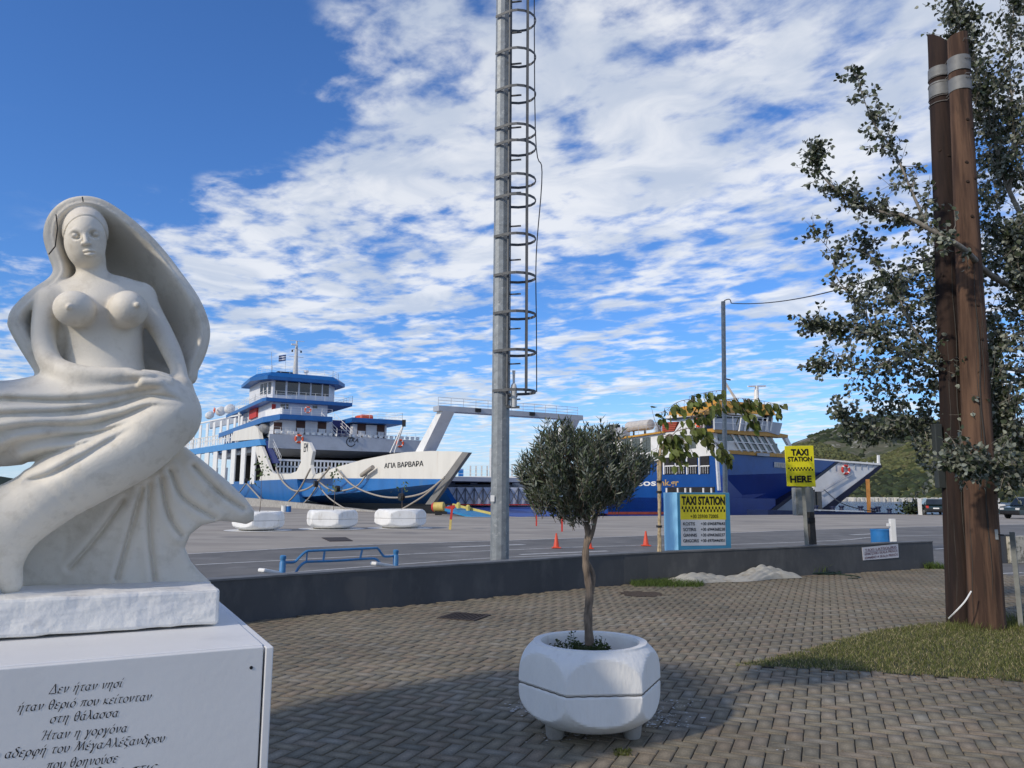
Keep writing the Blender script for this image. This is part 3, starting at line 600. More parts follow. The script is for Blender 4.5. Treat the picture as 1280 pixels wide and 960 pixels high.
# Greek chancery hand drawn with a broad nib: every letter is a few pen strokes (x-height 1)
ACC = {'ή': 'η', 'ί': 'ι', 'ό': 'ο', 'έ': 'ε', 'ά': 'α', 'ύ': 'υ'}
def arc(cx, cy, rx, ry, a0, a1, n=9): return [(cx+rx*math.cos(R(a0+(a1-a0)*i/n)), cy+ry*math.sin(R(a0+(a1-a0)*i/n))) for i in range(n+1)]
GL = {
 'α': (.92, [arc(.38, .48, .34, .48, 40, 330), [(.72, 1), (.60, .5), (.66, .06), (.86, .08)]]),
 'ε': (.72, [[(.62, .88), (.38, 1.0), (.14, .84), (.24, .56), (.46, .52)], [(.40, .52), (.10, .40), (.12, .08), (.38, 0), (.66, .16)]]),
 'ν': (.82, [[(.02, .94), (.16, .98), (.24, .5), (.30, .02)], [(.30, .02), (.58, .36), (.72, .74), (.64, 1.0)]]),
 'η': (.92, [[(.0, .86), (.14, 1), (.20, .8), (.12, .02)], [(.18, .62), (.42, .98), (.66, .90), (.62, .3), (.58, -.2), (.62, -.56)]]),
 'τ': (.74, [[(.0, .84), (.14, .98), (.68, .98)], [(.36, .98), (.26, .4), (.32, .04), (.54, .06)]]),
 'σ': (.88, [arc(.36, .46, .33, .47, 70, 430, 12), [(.44, .94), (.88, .98)]]),
 'ς': (.70, [[(.64, .90), (.34, 1.0), (.08, .66), (.16, .24), (.46, .08), (.54, -.16), (.34, -.34)]]),
 'ι': (.42, [[(.10, .96), (.14, .9), (.08, .3), (.14, .03), (.34, .10)]]),
 'θ': (.82, [arc(.38, .78, .30, .80, 90, 450, 16), [(.10, .80), (.66, .80)]]),
 'ρ': (.86, [[(.0, -.62), (.10, .0), (.14, .5), (.24, .86)], arc(.44, .48, .32, .48, 160, -190, 12)]),
 'ο': (.80, [arc(.38, .48, .33, .49, 90, 450, 14)]),
 'π': (.96, [[(.0, .82), (.14, .97), (.92, .99)], [(.28, .96), (.24, .4), (.10, .0)], [(.66, .97), (.60, .4), (.66, .03), (.84, .08)]]),
 'υ': (.84, [[(.0, .88), (.12, .98), (.16, .4), (.28, .03), (.50, .04), (.70, .40), (.70, .80), (.60, .98)]]),
 'κ': (.80, [[(.12, 1), (.14, .5), (.08, .0)], [(.66, .96), (.46, .90), (.16, .50), (.40, .26), (.70, .02)]]),
 'λ': (.84, [[(.02, 1.5), (.20, 1.55), (.36, 1.0), (.56, .2), (.78, .04)], [(.38, .92), (.22, .4), (.0, .0)]]),
 'γ': (.80, [[(.0, .86), (.14, 1), (.26, .6), (.34, .05), (.30, -.40), (.20, -.62), (.14, -.40), (.36, .1), (.60, .6), (.72, .98)]]),
 'δ': (.82, [[(.66, 1.44), (.42, 1.60), (.18, 1.42), (.36, 1.10), (.66, .76), (.66, .24), (.40, 0), (.10, .14), (.06, .60), (.34, .92), (.50, .90)]]),
 'φ': (1.0, [[(.30, .96), (.08, .66), (.14, .14), (.50, .0), (.86, .24), (.88, .74), (.62, .98), (.50, .70), (.42, .0), (.34, -.62)]]),
 'ξ': (.74, [[(.20, 1.56), (.66, 1.54)], [(.56, 1.54), (.20, 1.30), (.24, 1.02), (.56, .98)], [(.46, .98), (.06, .76), (.06, .32), (.38, .10), (.58, -.10), (.46, -.36), (.28, -.36)]]),
 'χ': (.86, [[(.02, .98), (.22, .92), (.50, .0), (.66, -.52), (.84, -.52)], [(.78, 1), (.40, .2), (.0, -.58)]]),
 'ζ': (.74, [[(.16, 1.54), (.64, 1.54)], [(.62, 1.54), (.16, 1.0), (.08, .40), (.40, .10), (.56, -.12), (.42, -.36)]]),
 'Δ': (1.16, [[(.50, 1.50), (.34, 1.0), (.02, .02)], [(.44, 1.56), (.58, 1.58), (.78, .8), (1.02, .02)], [(.0, .03), (1.04, .03)]]),
 'Η': (1.24, [[(.04, 1.32), (.22, 1.52), (.34, 1.40), (.22, .5), (.10, .0)], [(.20, .78), (.92, .86)], [(1.06, 1.60), (.96, 1.2), (.86, .3), (.98, .0)]]),
 'Μ': (1.50, [[(.0, .0), (.24, .6), (.44, 1.50)], [(.44, 1.50), (.58, .8), (.66, .06)], [(.66, .06), (.92, .8), (1.18, 1.52)], [(1.18, 1.52), (1.20, .8), (1.34, .03)], [(.44, 1.50), (.22, 1.56), (.10, 1.40)]]),
 'Α': (1.20, [[(.62, 1.58), (.36, .8), (.02, .0)], [(.60, 1.56), (.78, 1.0), (.98, .02)], [(.20, .54), (.92, .54)], [(.62, 1.58), (.40, 1.5)]]),
}
def nib_line(body, pl, x0, y0, x1, y1, hpx):
    a0, z0_ = pl.az(x0, y0); a1, z1_ = pl.az(x1, y1); xh = (pl.az(x0, y0-hpx)[1]-z0_); tot = 0; lay = []
    for ch in body:
        if ch == ' ': tot += .62; continue
        g = ACC.get(ch, ch); pre = .3 if ch == 'Ή' else 0
        if ch == 'Ή': g = 'Η'
        lay.append((g, tot+pre, ch != g)); tot += pre+GL[g][0]+.10
    sx = (a1-a0)/tot; nb = Vector((math.cos(R(38)), math.sin(R(38))))*.095; vs = []; fs = []
    def P3(x, y, ox): a = a0+(ox+x+.22*y)*sx; return pl.pt(a, z0_+(z1_-z0_)*((a-a0)/(a1-a0))+y*xh, .0012)
    for g, ox, acc in lay:
        st_ = list(GL[g][1])
        if acc: st_ = st_+([[(-.16, 1.30), (-.02, 1.62)]] if g == 'Η' else [[(GL[g][0]*.42, 1.24), (GL[g][0]*.42+.16, 1.60)]])
        for s in st_:
            S = spline(s, 4) if len(s) > 2 else [np.array(p) for p in s]; b = len(vs)
            for p in S: vs += [P3(p[0]-nb.x, p[1]-nb.y, ox), P3(p[0]+nb.x, p[1]+nb.y, ox)]
            fs += [(b+2*i, b+2*i+1, b+2*i+3, b+2*i+2) for i in range(len(S)-1)]
    o = mesh_obj('engraved_line', vs, fs, inkm, ped)
    tag(o, kind='stuff')
for body, x0, y0, x1, y1, h in (("Δεν ήταν νησί", 61, 867.5, 153, 858.5, 7.2), ("ήταν θεριό που κείτονταν", 21, 890, 189, 875.0, 7.4), ("στη θάλασσα", 62, 904, 148, 895.5, 7.4), ("Ήταν η γοργόνα", 49, 925.5, 159, 914.5, 7.4),
                          ("η αδερφή του ΜέγαΑλέξανδρου", -10, 949.5, 206, 927.0, 7.6), ("που θρηνούσε", 57, 962, 147, 952.5, 7.6), ("και ταξίδευε στις", 38, 980, 196, 962.5, 7.6), ("θάλασσες", 66, 1000, 150, 990, 7.6)):
    nib_line(body, frontp, x0, y0, x1, y1, h)
# ================================================================== STATUE (one carved marble block, built as a distance field)
blk_corner = ground(272, 783, PED_TOP); bu, bv = blk_corner.dot(U), blk_corner.dot(V)
bpl = Plane(blk_corner, U); BLK_TOP = bpl.az(272, 737)[1]
blk_c = uvz(bu-.62, bv+.33, PED_TOP)
statue = thing('mermaid_statue', blk_c, 'white marble statue of a seated mermaid under a shell shaped veil', 'statue')
STM = mat('carved_marble', (0.79, 0.74, 0.635), 0.6, 0.05, 2.0, 0.0012, 90, col2=(0.71, 0.66, 0.57), lo=.35, hi=.65, grime=(0.54, 0.49, 0.40), gscale=11, glo=.50, ghi=.78)
STB = mat('rough_marble', (0.79, 0.775, 0.73), 0.75, 0.05, 3.0, 0.006, 26, col2=(0.68, 0.68, 0.68), grime=(0.52, 0.50, 0.47), gscale=6, glo=.56, ghi=.8)
# base block, slightly uneven
bb = MB(); bL, bD = 1.38, .66
o = bb.box(uvz(bu-bL/2, bv+bD/2, (PED_TOP+BLK_TOP)/2+.006), bL, bD, BLK_TOP-PED_TOP-.008, U, V).build('base_block', STB, statue, bevel=.012)
sb_ = o.modifiers.new('sub', 'SUBSURF'); sb_.subdivision_type = 'SIMPLE'; sb_.levels = 5; sb_.render_levels = 5
tx = bpy.data.textures.new('chips', 'CLOUDS'); tx.noise_scale = .12; tx.noise_depth = 3; dm = o.modifiers.new('disp', 'DISPLACE'); dm.texture = tx; dm.strength = .022; dm.mid_level = .5; dm.texture_coords = 'GLOBAL'
VS = bv+.30       # body middle plane
def Lc(px, py, v):
    r = ray(px, py); t = (v-CAMP.dot(V))/r.dot(V); p = CAMP+r*t; return p.dot(U), p.z
def mm(px, py, v):
    a = Lc(px-4, py, v); b = Lc(px+4, py, v); c = Lc(px, py-4, v); d = Lc(px, py+4, v); return (b[0]-a[0])/8, (c[1]-d[1])/8
PR = []
def ell(px, py, dv, rx, ry, rv, k=.03, rot=0, op='u'):
    v = VS+dv; u, z = Lc(px, py, v); su, sz = mm(px, py, v); PR.append(('e', (u, v, z), (rx*su, rv, ry*sz), R(rot), k, op))
def tub(pts, k=.03, fl=1.0, op='u'):
    P = []
    for px, py, dv, r in pts:
        v = VS+dv; u, z = Lc(px, py, v); su, sz = mm(px, py, v); P.append((u, v, z, r*(su+sz)/2))
    PR.append(('t', P, fl, k, op))
# torso
ell(127, 392, .02, 55, 42, .145, .04); ell(130, 435, .03, 51, 52, .135, .05); ell(132, 470, .04, 52, 34, .16, .05)
tub([(70, 378, .03, 20), (95, 366, .02, 20), (140, 364, .02, 21), (174, 372, .03, 20)], .05)
tub([(116, 372, .04, 24), (115, 345, .02, 18.5), (113, 325, .01, 18)], .035)
ell(93, 386, -.135, 27.5, 22, .095, .022); ell(160, 387, -.135, 25, 23, .095, .022)
ell(86, 383.5, -.232, 4, 3.6, .014, .006); ell(172, 381, -.23, 4, 3.6, .014, .006)
ell(72, 425, .07, 24, 50, .08, .03)
# arms
tub([(64, 376, .0, 19), (56, 400, -.02, 15.5), (55, 430, -.05, 14.5), (66, 456, -.10, 14.5), (96, 467, -.17, 12.5), (135, 469, -.21, 10.5), (160, 468, -.22, 9)], .02)
ell(178, 470, -.22, 22, 6.5, .045, .018, -3)
for i, (yy, xe) in enumerate(((466.5, 210), (470, 214), (474, 212), (477.5, 205))): tub([(180, yy-1, -.20-.018*i, 4.2), (198, yy+.5, -.205-.018*i, 3.6), (xe, yy+4, -.20-.018*i, 3.0)], .006)
tub([(176, 372, .02, 18), (188, 392, .0, 15), (203, 417, -.02, 13), (215, 441, -.06, 12), (223, 462, -.10, 10), (227, 478, -.13, 9)], .02)
ell(228, 482, -.13, 12, 9, .05, .015)
# hips, lap, thighs and tail
ell(120, 505, .03, 95, 42, .25, .06); ell(30, 528, .03, 90, 52, .27, .07); ell(-50, 535, .05, 90, 58, .26, .07)
tub([(60, 530, -.06, 52), (130, 512, -.08, 44), (200, 516, -.10, 46)], .05)
tub([(203, 520, -.12, 47), (165, 556, -.12, 47), (108, 586, -.11, 49), (55, 624, -.10, 41), (22, 662, -.09, 31), (10, 700, -.08, 20), (14, 730, -.07, 14)], .035)
tub([(50, 625, -.10, 38), (0, 650, -.06, 44), (-50, 680, -.04, 46), (-60, 730, 0, 44)], .04)
# head
ell(107, 298, -.03, 27.5, 35.5, .118, .015); ell(110, 318, -.040, 18.5, 15, .080, .03)
ell(107, 290, .03, 29.5, 30, .118, .010)
tub([(104.8, 288, -.132, 1.6), (106.5, 297, -.150, 2.6), (107.5, 303, -.160, 3.2)], .006)
tub([(103.5, 304.4, -.143, 2.4), (112.5, 303.8, -.143, 2.3)], .006)
tub([(87.5, 292, -.108, 2.0), (93, 287.4, -.130, 2.3), (101, 288.6, -.138, 2.0)], .007); tub([(109.5, 288.2, -.138, 2.0), (116, 285.6, -.132, 2.3), (125, 289.4, -.110, 2.0)], .007)
ell(93.7, 294.4, -.142, 8, 5, .028, .006, 0, 's'); ell(119.2, 292.8, -.142, 8, 5, .028, .006, 0, 's')
ell(94, 294.6, -.118, 4.4, 3.1, .015, .003); ell(119, 292.8, -.118, 4.4, 3.1, .015, .003)
ell(94, 294.6, -.137, 1.3, 1.3, .006, .001, 0, 's'); ell(119, 292.8, -.137, 1.3, 1.3, .006, .001, 0, 's')
tub([(105, 314, -.130, 1.2), (111.5, 312.7, -.137, 2.2), (119, 313.3, -.128, 1.2)], .005); tub([(106, 317.6, -.128, 1.2), (112, 317.9, -.136, 2.4), (118.5, 317.2, -.126, 1.2)], .005)
def seg2(Uu, Zz, pts, fr=False):
    """distance to a polyline, and its signed side"""
    best = np.full(Uu.shape, 9.0, np.float32); side = np.zeros(Uu.shape, np.float32); frac = side.copy()
    for i_, ((x0, y0), (x1, y1)) in enumerate(zip(pts[:-1], pts[1:])):
        dx, dy = x1-x0, y1-y0; L2 = dx*dx+dy*dy; t = np.clip(((Uu-x0)*dx+(Zz-y0)*dy)/L2, 0, 1); ex = Uu-x0-t*dx; ey = Zz-y0-t*dy
        d = np.sqrt(ex*ex+ey*ey); s = np.sign(dx*ey-dy*ex); k = d < best; best = np.where(k, d, best); side = np.where(k, s, side); frac = np.where(k, (i_+t)/(len(pts)-1), frac)
    return (best, side, frac) if fr else (best, side)
def z2(pts): return [(x/3.312, 450+y/3.312) for x, y in pts]
def cu(pts, v, n=6): return [Lc(p[0], p[1], v) for p in spline(pts, n)]
FOLDS = [[(-60, 150), (0, 150), (250, 160), (450, 146), (600, 118), (700, 112)], [(-60, 222), (0, 216), (250, 207), (450, 180), (600, 142), (700, 150), (780, 180)], [(-60, 300), (0, 285), (150, 266), (350, 262), (500, 225), (620, 185), (740, 192)],
         [(-60, 400), (0, 372), (60, 336), (200, 312), (380, 297), (480, 272), (560, 240)], [(70, 425), (130, 395), (250, 365), (350, 340), (430, 312)], [(80, 500), (200, 470), (330, 400), (450, 330), (560, 266)]]
RIBS = [[(590, 530), (545, 700), (488, 910)], [(620, 510), (624, 720), (646, 918)], [(668, 490), (700, 640), (750, 722)], [(705, 460), (760, 570), (885, 652)], [(800, 440), (900, 545), (995, 612)], [(515, 580), (400, 740), (288, 870)]]
VEIL_O = [(234, 482), (246, 462), (256, 440), (260.5, 418), (257.5, 398), (247, 372), (229, 344), (207, 314), (183, 289), (154, 266), (128, 251), (104, 246.5), (80, 252), (62, 268), (55.5, 291), (62, 317), (68, 336), (61, 349), (40, 364), (18, 386), (12, 402), (14, 412), (26, 434), (44, 462), (60, 484), (150, 500)]
FIN = [(195, 540), (232, 560), (256, 580), (281, 601), (302, 622), (313, 638), (313, 650), (304, 654.5), (290, 652), (272, 651), (252, 656), (237, 668), (231, 684), (238, 701), (250, 715), (263, 727), (264, 742), (10, 742), (24, 700), (70, 640), (130, 600)]
def poly_sd(Uu, Zz, pts):
    d, _ = seg2(Uu, Zz, pts+[pts[0]]); ins = np.zeros(Uu.shape, bool); n = len(pts)
    for i in range(n):
        x0, y0 = pts[i]; x1, y1 = pts[(i+1) % n]; dy = y1-y0 if abs(y1-y0) > 1e-9 else 1e-9
        ins ^= ((y0 > Zz) != (y1 > Zz)) & (Uu < (x1-x0)*(Zz-y0)/dy+x0)
    return np.where(ins, -d, d)
def smin(a, b, k): h = np.maximum(k-np.abs(a-b), 0)/k; return np.minimum(a, b)-h*h*k*.25
def smax(a, b, k): return -smin(-a, -b, k)
def field(ug, vg, zg):
    nu, nv, nz = len(ug), len(vg), len(zg); Fd = np.full((nu, nv, nz), .5, np.float32)
    U2, Z2 = np.meshgrid(ug, zg, indexing='ij'); U2 = U2.astype(np.float32); Z2 = Z2.astype(np.float32)
    def sub(lo, hi):
        sl = []
        for g, a, b_ in zip((ug, vg, zg), lo, hi):
            i0 = max(0, np.searchsorted(g, a)); i1 = min(len(g), np.searchsorted(g, b_))
            if i1 <= i0: return None
            sl.append(slice(i0, i1))
        return tuple(sl)
    def comb(sl, d, k, op):
        a = Fd[sl]; Fd[sl] = smin(a, d, k) if op == 'u' else smax(a, -d, k)
    for p in PR:
        if p[0] == 'e':
            _, c, r, rot, k, op = p; m_ = max(r)+.06+k; sl = sub([c[0]-m_, c[1]-r[1]-.07-k, c[2]-m_], [c[0]+m_, c[1]+r[1]+.07+k, c[2]+m_])
            if sl is None: continue
            x = (ug[sl[0]]-c[0])[:, None, None]; y = (vg[sl[1]]-c[1])[None, :, None]; z = (zg[sl[2]]-c[2])[None, None, :]
            cr_, sr = math.cos(rot), math.sin(rot); x2, zz2 = x*cr_+z*sr, -x*sr+z*cr_
            q_ = np.sqrt((x2/r[0])**2+(y/r[1])**2+(zz2/r[2])**2); g_ = np.sqrt((x2/r[0]**2)**2+(y/r[1]**2)**2+(zz2/r[2]**2)**2)+1e-6
            comb(sl, (q_*(q_-1)/g_).astype(np.float32), k, op)
        else:
            _, P, fl, k, op = p; A_ = np.array(P); m_ = A_[:, 3].max()+.06+k
            sl = sub((A_[:, :3].min(0)-m_).tolist(), (A_[:, :3].max(0)+m_).tolist())
            if sl is None: continue
            x = ug[sl[0]][:, None, None]; y = vg[sl[1]][None, :, None]; z = zg[sl[2]][None, None, :]; best = None
            S = spline(P, 4) if len(P) > 2 else P
            for a, b_ in zip(S[:-1], S[1:]):
                d = [b_[i]-a[i] for i in range(3)]; L2 = sum(t*t for t in d)+1e-9
                t = np.clip(((x-a[0])*d[0]+(y-a[1])*d[1]+(z-a[2])*d[2])/L2, 0, 1)
                dd = np.sqrt((x-a[0]-t*d[0])**2+(y-a[1]-t*d[1])**2+(z-a[2]-t*d[2])**2)-(a[3]+t*(b_[3]-a[3]))
                best = dd if best is None else np.minimum(best, dd)
            comb(sl, best.astype(np.float32), k, op)
    # drapery folds: saw-tooth relief cut in the front of lap and tail, defined over (u, z)
    D2 = np.zeros(U2.shape, np.float32); low = Z2 < Lc(0, 462, VS)[1]
    for i, f in enumerate(FOLDS):
        pts = cu(z2(f), VS-.25, 5); d, s, fr = seg2(U2, Z2, pts, True); w = .032 if i < 4 else .025
        amp = (.026 if i < 4 else .019)*np.clip((1-fr)/.22, 0, 1)**1.2*np.clip(fr/.1 if i > 3 else 1, 0, 1)
        q_ = np.tanh(d*s/.0045); D2 += (.64-.36*q_)*amp*np.exp(-(d/w)**2)-(.5+.5*q_)*amp*.55*np.exp(-((d-.02)/.02)**2)
    # headband line
    hb_ = cu([(76, 300), (78, 288), (86, 277), (100, 270.5), (114, 270.5), (126, 277), (134, 289), (136, 300)], VS-.12, 5); d, s = seg2(U2, Z2, hb_); D2 += .006*np.exp(-(d/.0042)**2)
    front = (vg < VS+.12)
    Fd[:, front, :] += D2[:, None, :]
    # tail fin
    pf = [Lc(x, y, VS+.06) for x, y in FIN]; sd = poly_sd(U2, Z2, pf)
    c0 = Lc(150, 560, VS+.06); vf = VS+.10-.16*np.clip((U2-c0[0])/.6, -.3, 1)+.05*np.clip((c0[1]-Z2)/.6, 0, 1)
    rb = np.zeros(U2.shape, np.float32)
    for f in RIBS: d, s = seg2(U2, Z2, cu(z2(f), VS+.02, 5)); rb += .022*np.exp(-(d/.0085)**2)-.009*np.exp(-((d-.03)/.02)**2)
    th_ = .050-.012*np.clip(-(Z2-c0[1])/.6, 0, 1)
    slab_ = np.abs(vg[None, :, None]-vf[:, None, :])-th_[:, None, :]+rb[:, None, :]*(vg[None, :, None] < vf[:, None, :])
    fin = smax(slab_, sd[:, None, :]+0*slab_, .045); Fd[:] = smin(Fd, fin.astype(np.float32), .03)
    # veil: hollow shell whose rolled rim is the outline
    pv_ = [Lc(p[0], p[1], VS+.02) for p in spline(VEIL_O, 4, True)]; sd = poly_sd(U2, Z2, pv_); ins = np.maximum(-sd, 0)
    wr = .024; xx = np.maximum(ins-wr, 0)/.11; ex_ = np.exp(-xx**1.35); g_ = .30*(1-ex_); gp = .30/.11*1.35*xx**.35*ex_
    hu = Lc(107, 300, VS)[0]; hz_ = Lc(107, 300, VS)[1]
    vi = VS+.00+g_+.05*np.exp(-((Z2-hz_)/.2)**2)
    nrm = np.sqrt(1+gp*gp); shell = (np.abs(vg[None, :, None]-vi[:, None, :]-.012)/nrm[:, None, :])-.026
    vel = smax(shell, sd[:, None, :]+0*shell, .02); low_c = Lc(100, 492, VS)[1]; vel = smax(vel, (low_c-zg)[None, None, :]+0*vel, .02)
    rim_pts = pv_
    dr = np.sqrt((sd[:, None, :]+.020)**2+(vg[None, :, None]-(VS+.012+.05*np.exp(-((Z2-hz_)/.2)**2))[:, None, :])**2)-.024
    dr = smax(dr, (low_c-zg)[None, None, :]+0*dr, .02)
    vel = smin(vel, dr, .02); Fd[:] = smin(Fd, vel.astype(np.float32), .012)
    bt = (BLK_TOP-.012-zg)[None, None, :]; Fd[:] = np.maximum(Fd, bt)
    return Fd
def surface_nets(Fd, ug, vg, zg):
    ins = Fd < 0; C = [(i, j, k) for i in (0, 1) for j in (0, 1) for k in (0, 1)]
    cnt = np.zeros(tuple(s-1 for s in Fd.shape), np.int8)
    for i, j, k in C: cnt += ins[i:Fd.shape[0]-1+i, j:Fd.shape[1]-1+j, k:Fd.shape[2]-1+k]
    act = np.argwhere((cnt > 0) & (cnt < 8)); n = len(act); vals = np.stack([Fd[act[:, 0]+i, act[:, 1]+j, act[:, 2]+k] for i, j, k in C], 1)
    acc = np.zeros((n, 3)); num = np.zeros(n)
    for a in range(8):
        for b_ in range(a+1, 8):
            dd = [C[b_][x]-C[a][x] for x in range(3)]
            if sum(abs(x) for x in dd) != 1: continue
            m_ = (vals[:, a] < 0) != (vals[:, b_] < 0); t = np.where(m_, vals[:, a]/(vals[:, a]-vals[:, b_]+1e-12), 0)
            for x in range(3): acc[:, x] += np.where(m_, C[a][x]+t*dd[x], 0)
            num += m_
    p = act+acc/num[:, None]; h = (ug[1]-ug[0]); pos = np.stack([ug[0]+p[:, 0]*h, vg[0]+p[:, 1]*h, zg[0]+p[:, 2]*h], 1)
    idm = np.full(cnt.shape, -1, np.int32); idm[act[:, 0], act[:, 1], act[:, 2]] = np.arange(n); quads = []
    for ax in range(3):
        s0 = [slice(None)]*3; s1 = [slice(None)]*3; s0[ax] = slice(0, -1); s1[ax] = slice(1, None)
        ch = np.argwhere(ins[tuple(s0)] != ins[tuple(s1)]); b1, b2 = [x for x in range(3) if x != ax]
        okk = (ch[:, b1] > 0) & (ch[:, b2] > 0) & (ch[:, b1] < cnt.shape[b1]) & (ch[:, b2] < cnt.shape[b2]) & (ch[:, ax] < cnt.shape[ax]); ch = ch[okk]
        def idx(o1, o2): c = ch.copy(); c[:, b1] -= o1; c[:, b2] -= o2; return idm[c[:, 0], c[:, 1], c[:, 2]]
        qd = np.stack([idx(1, 1), idx(0, 1), idx(0, 0), idx(1, 0)], 1); fl = ins[ch[:, 0], ch[:, 1], ch[:, 2]]
        if ax == 1: fl = ~fl
        qd[~fl] = qd[~fl][:, ::-1]; quads.append(qd[(qd >= 0).all(1)])
    return pos, np.concatenate(quads)
u_lo = Lc(-75, 500, VS)[0]; u_hi = Lc(325, 640, VS-.1)[0]; z_hi = Lc(104, 240, VS)[1]
h = .0063; ug = np.arange(u_lo, u_hi, h); vg = np.arange(VS-.46, VS+.50, h); zg = np.arange(BLK_TOP-.03, z_hi+.02, h)
Fd = field(ug, vg, zg); pos, qd = surface_nets(Fd, ug, vg, zg)
a_ = Lc(70, 336, VS-.05); b__ = Lc(142, 258, VS-.05); hbx = (a_[0], b__[0], a_[1], b__[1]); VH = VS-.008
cen = pos[qd].mean(1); inb = (cen[:, 0] > hbx[0]) & (cen[:, 0] < hbx[1]) & (cen[:, 2] > hbx[2]) & (cen[:, 2] < hbx[3]) & (cen[:, 1] < VH)
qd = qd[~inb]
h2 = .0032; e = h*.8; ug2 = np.arange(hbx[0]-e, hbx[1]+e, h2); vg2 = np.arange(VS-.21, VH+e, h2); zg2 = np.arange(hbx[2]-e, hbx[3]+e, h2)
pos2, qd2 = surface_nets(field(ug2, vg2, zg2), ug2, vg2, zg2)
allp = np.concatenate([pos, pos2]); allq = np.concatenate([qd, qd2+len(pos)])
wp = allp[:, :1]*np.array([[U.x, U.y, 0]])+allp[:, 1:2]*np.array([[V.x, V.y, 0]])+allp[:, 2:]*np.array([[0, 0, 1.]])
st_o = mesh_obj('figure', wp, allq.astype(np.int32), STM, statue, smooth=True)
del Fd
# the cracks across the veil rim
for pts in ([(70, 268, 0), (72, 285, 0), (69, 308, 0), (61, 318, 0)], [(103, 246, 0), (104, 252, 0)]):
    cp = Plane(uvz(0, VS-.012, 0), U); MB().tube([cp.hit(x, y, .0) for x, y, _ in pts], .0028, 5).build('crack', mat('crack_dark', (0.05, 0.045, 0.04), 0.9), statue)
# ================================================================== CONCRETE PLANTERS
PLM = mat('planter_white', (0.78, 0.78, 0.76), 0.75, 0.04, 3.0, 0.006, 30, grime=(0.52, 0.49, 0.43), gscale=6, glo=.56, ghi=.85, stretch=(1, 1, .35))
def planter(name, c, Rr, Hh, foot, ang, label, group=None, nth=240, nz=34, rim=.80, wallw=.86, feet=True):
    t = thing(name, c, label, 'planter', group); c = Vector(c)
    ap = Rr*.868; vs = []; fs = []; prof = []
    for i in range(nz+1):
        s = -1+2*i/nz; r = Rr*(1-abs(s)**3.1*.33 if s < 0 else 1-abs(s)**3.2*(1-rim)); prof.append((r, foot+Hh*(s+1)/2))
    prof += [(Rr*rim*.985, foot+Hh+.012), (Rr*rim*wallw, foot+Hh+.010), (Rr*rim*wallw*.985, foot+Hh-.01), (Rr*rim*wallw*.97, foot+Hh*.72)]
    rings = []
    for i, (r, z) in enumerate(prof):
        ring = []
        for k in range(nth):
            th_ = 2*math.pi*k/nth; a = (th_-ang) % (math.pi/3)-math.pi/6; lim = ap/math.cos(a)
            rr = min(r, lim) if i <= nz else r
            if i <= nz:
                rr = -math.log(math.exp(-r*260/Rr)+math.exp(-lim*260/Rr))*Rr/260
                if i in (nz//2,): rr -= .012
            ring.append(len(vs)); vs.append(c+Vector((math.cos(th_)*rr, math.sin(th_)*rr, z)))
        rings.append(ring)
    # sharp mid seam
    for a, b in zip(rings[:-1], rings[1:]):
        for k in range(nth): fs.append((a[k], a[(k+1) % nth], b[(k+1) % nth], b[k]))
    fs.append(tuple(reversed(rings[0])))
    o = mesh_obj('bowl', vs, fs, PLM, t); smooth_by_angle(o, 9)
    zs = foot+Hh/2; sm = []
    for k in range(nth):
        th_ = 2*math.pi*k/nth; a = (th_-ang) % (math.pi/3)-math.pi/6; rr = min(Rr, ap/math.cos(a))-.007; sm.append(c+Vector((math.cos(th_)*rr, math.sin(th_)*rr, zs+.0015*math.sin(k*.9))))
    MB().tube(sm, .0032, 5, closed=True).build('seam', mat('seam_dark', (0.12, 0.11, 0.10), 0.9), t)
    rs = Rr*rim*wallw*.972; v2 = [c+Vector((0, 0, foot+Hh*.80))]+[c+Vector((math.cos(6.2832*k/24)*rs, math.sin(6.2832*k/24)*rs, foot+Hh*.79)) for k in range(24)]
    mesh_obj('soil', v2, [(0, k+1, (k+1) % 24+1) for k in range(24)], SOIL, t)
    if feet:
        for k in range(3):
            a = R(-148)+R(120)*k; p = c+Vector((math.cos(a)*Rr*.60, math.sin(a)*Rr*.60, 0))
            smooth_by_angle(MB().lathe(p, [(Rr*.10, 0), (Rr*.12, foot*.3), (Rr*.135, foot+.03)], 16).build('foot', CONC, t))
    return t
pp = ground(738, 897); PC = Vector((.548, 5.48, .022)); RP = .492
planter('planter', PC, RP, .505, .075, R(66), 'large white faceted concrete planter holding the olive tree')
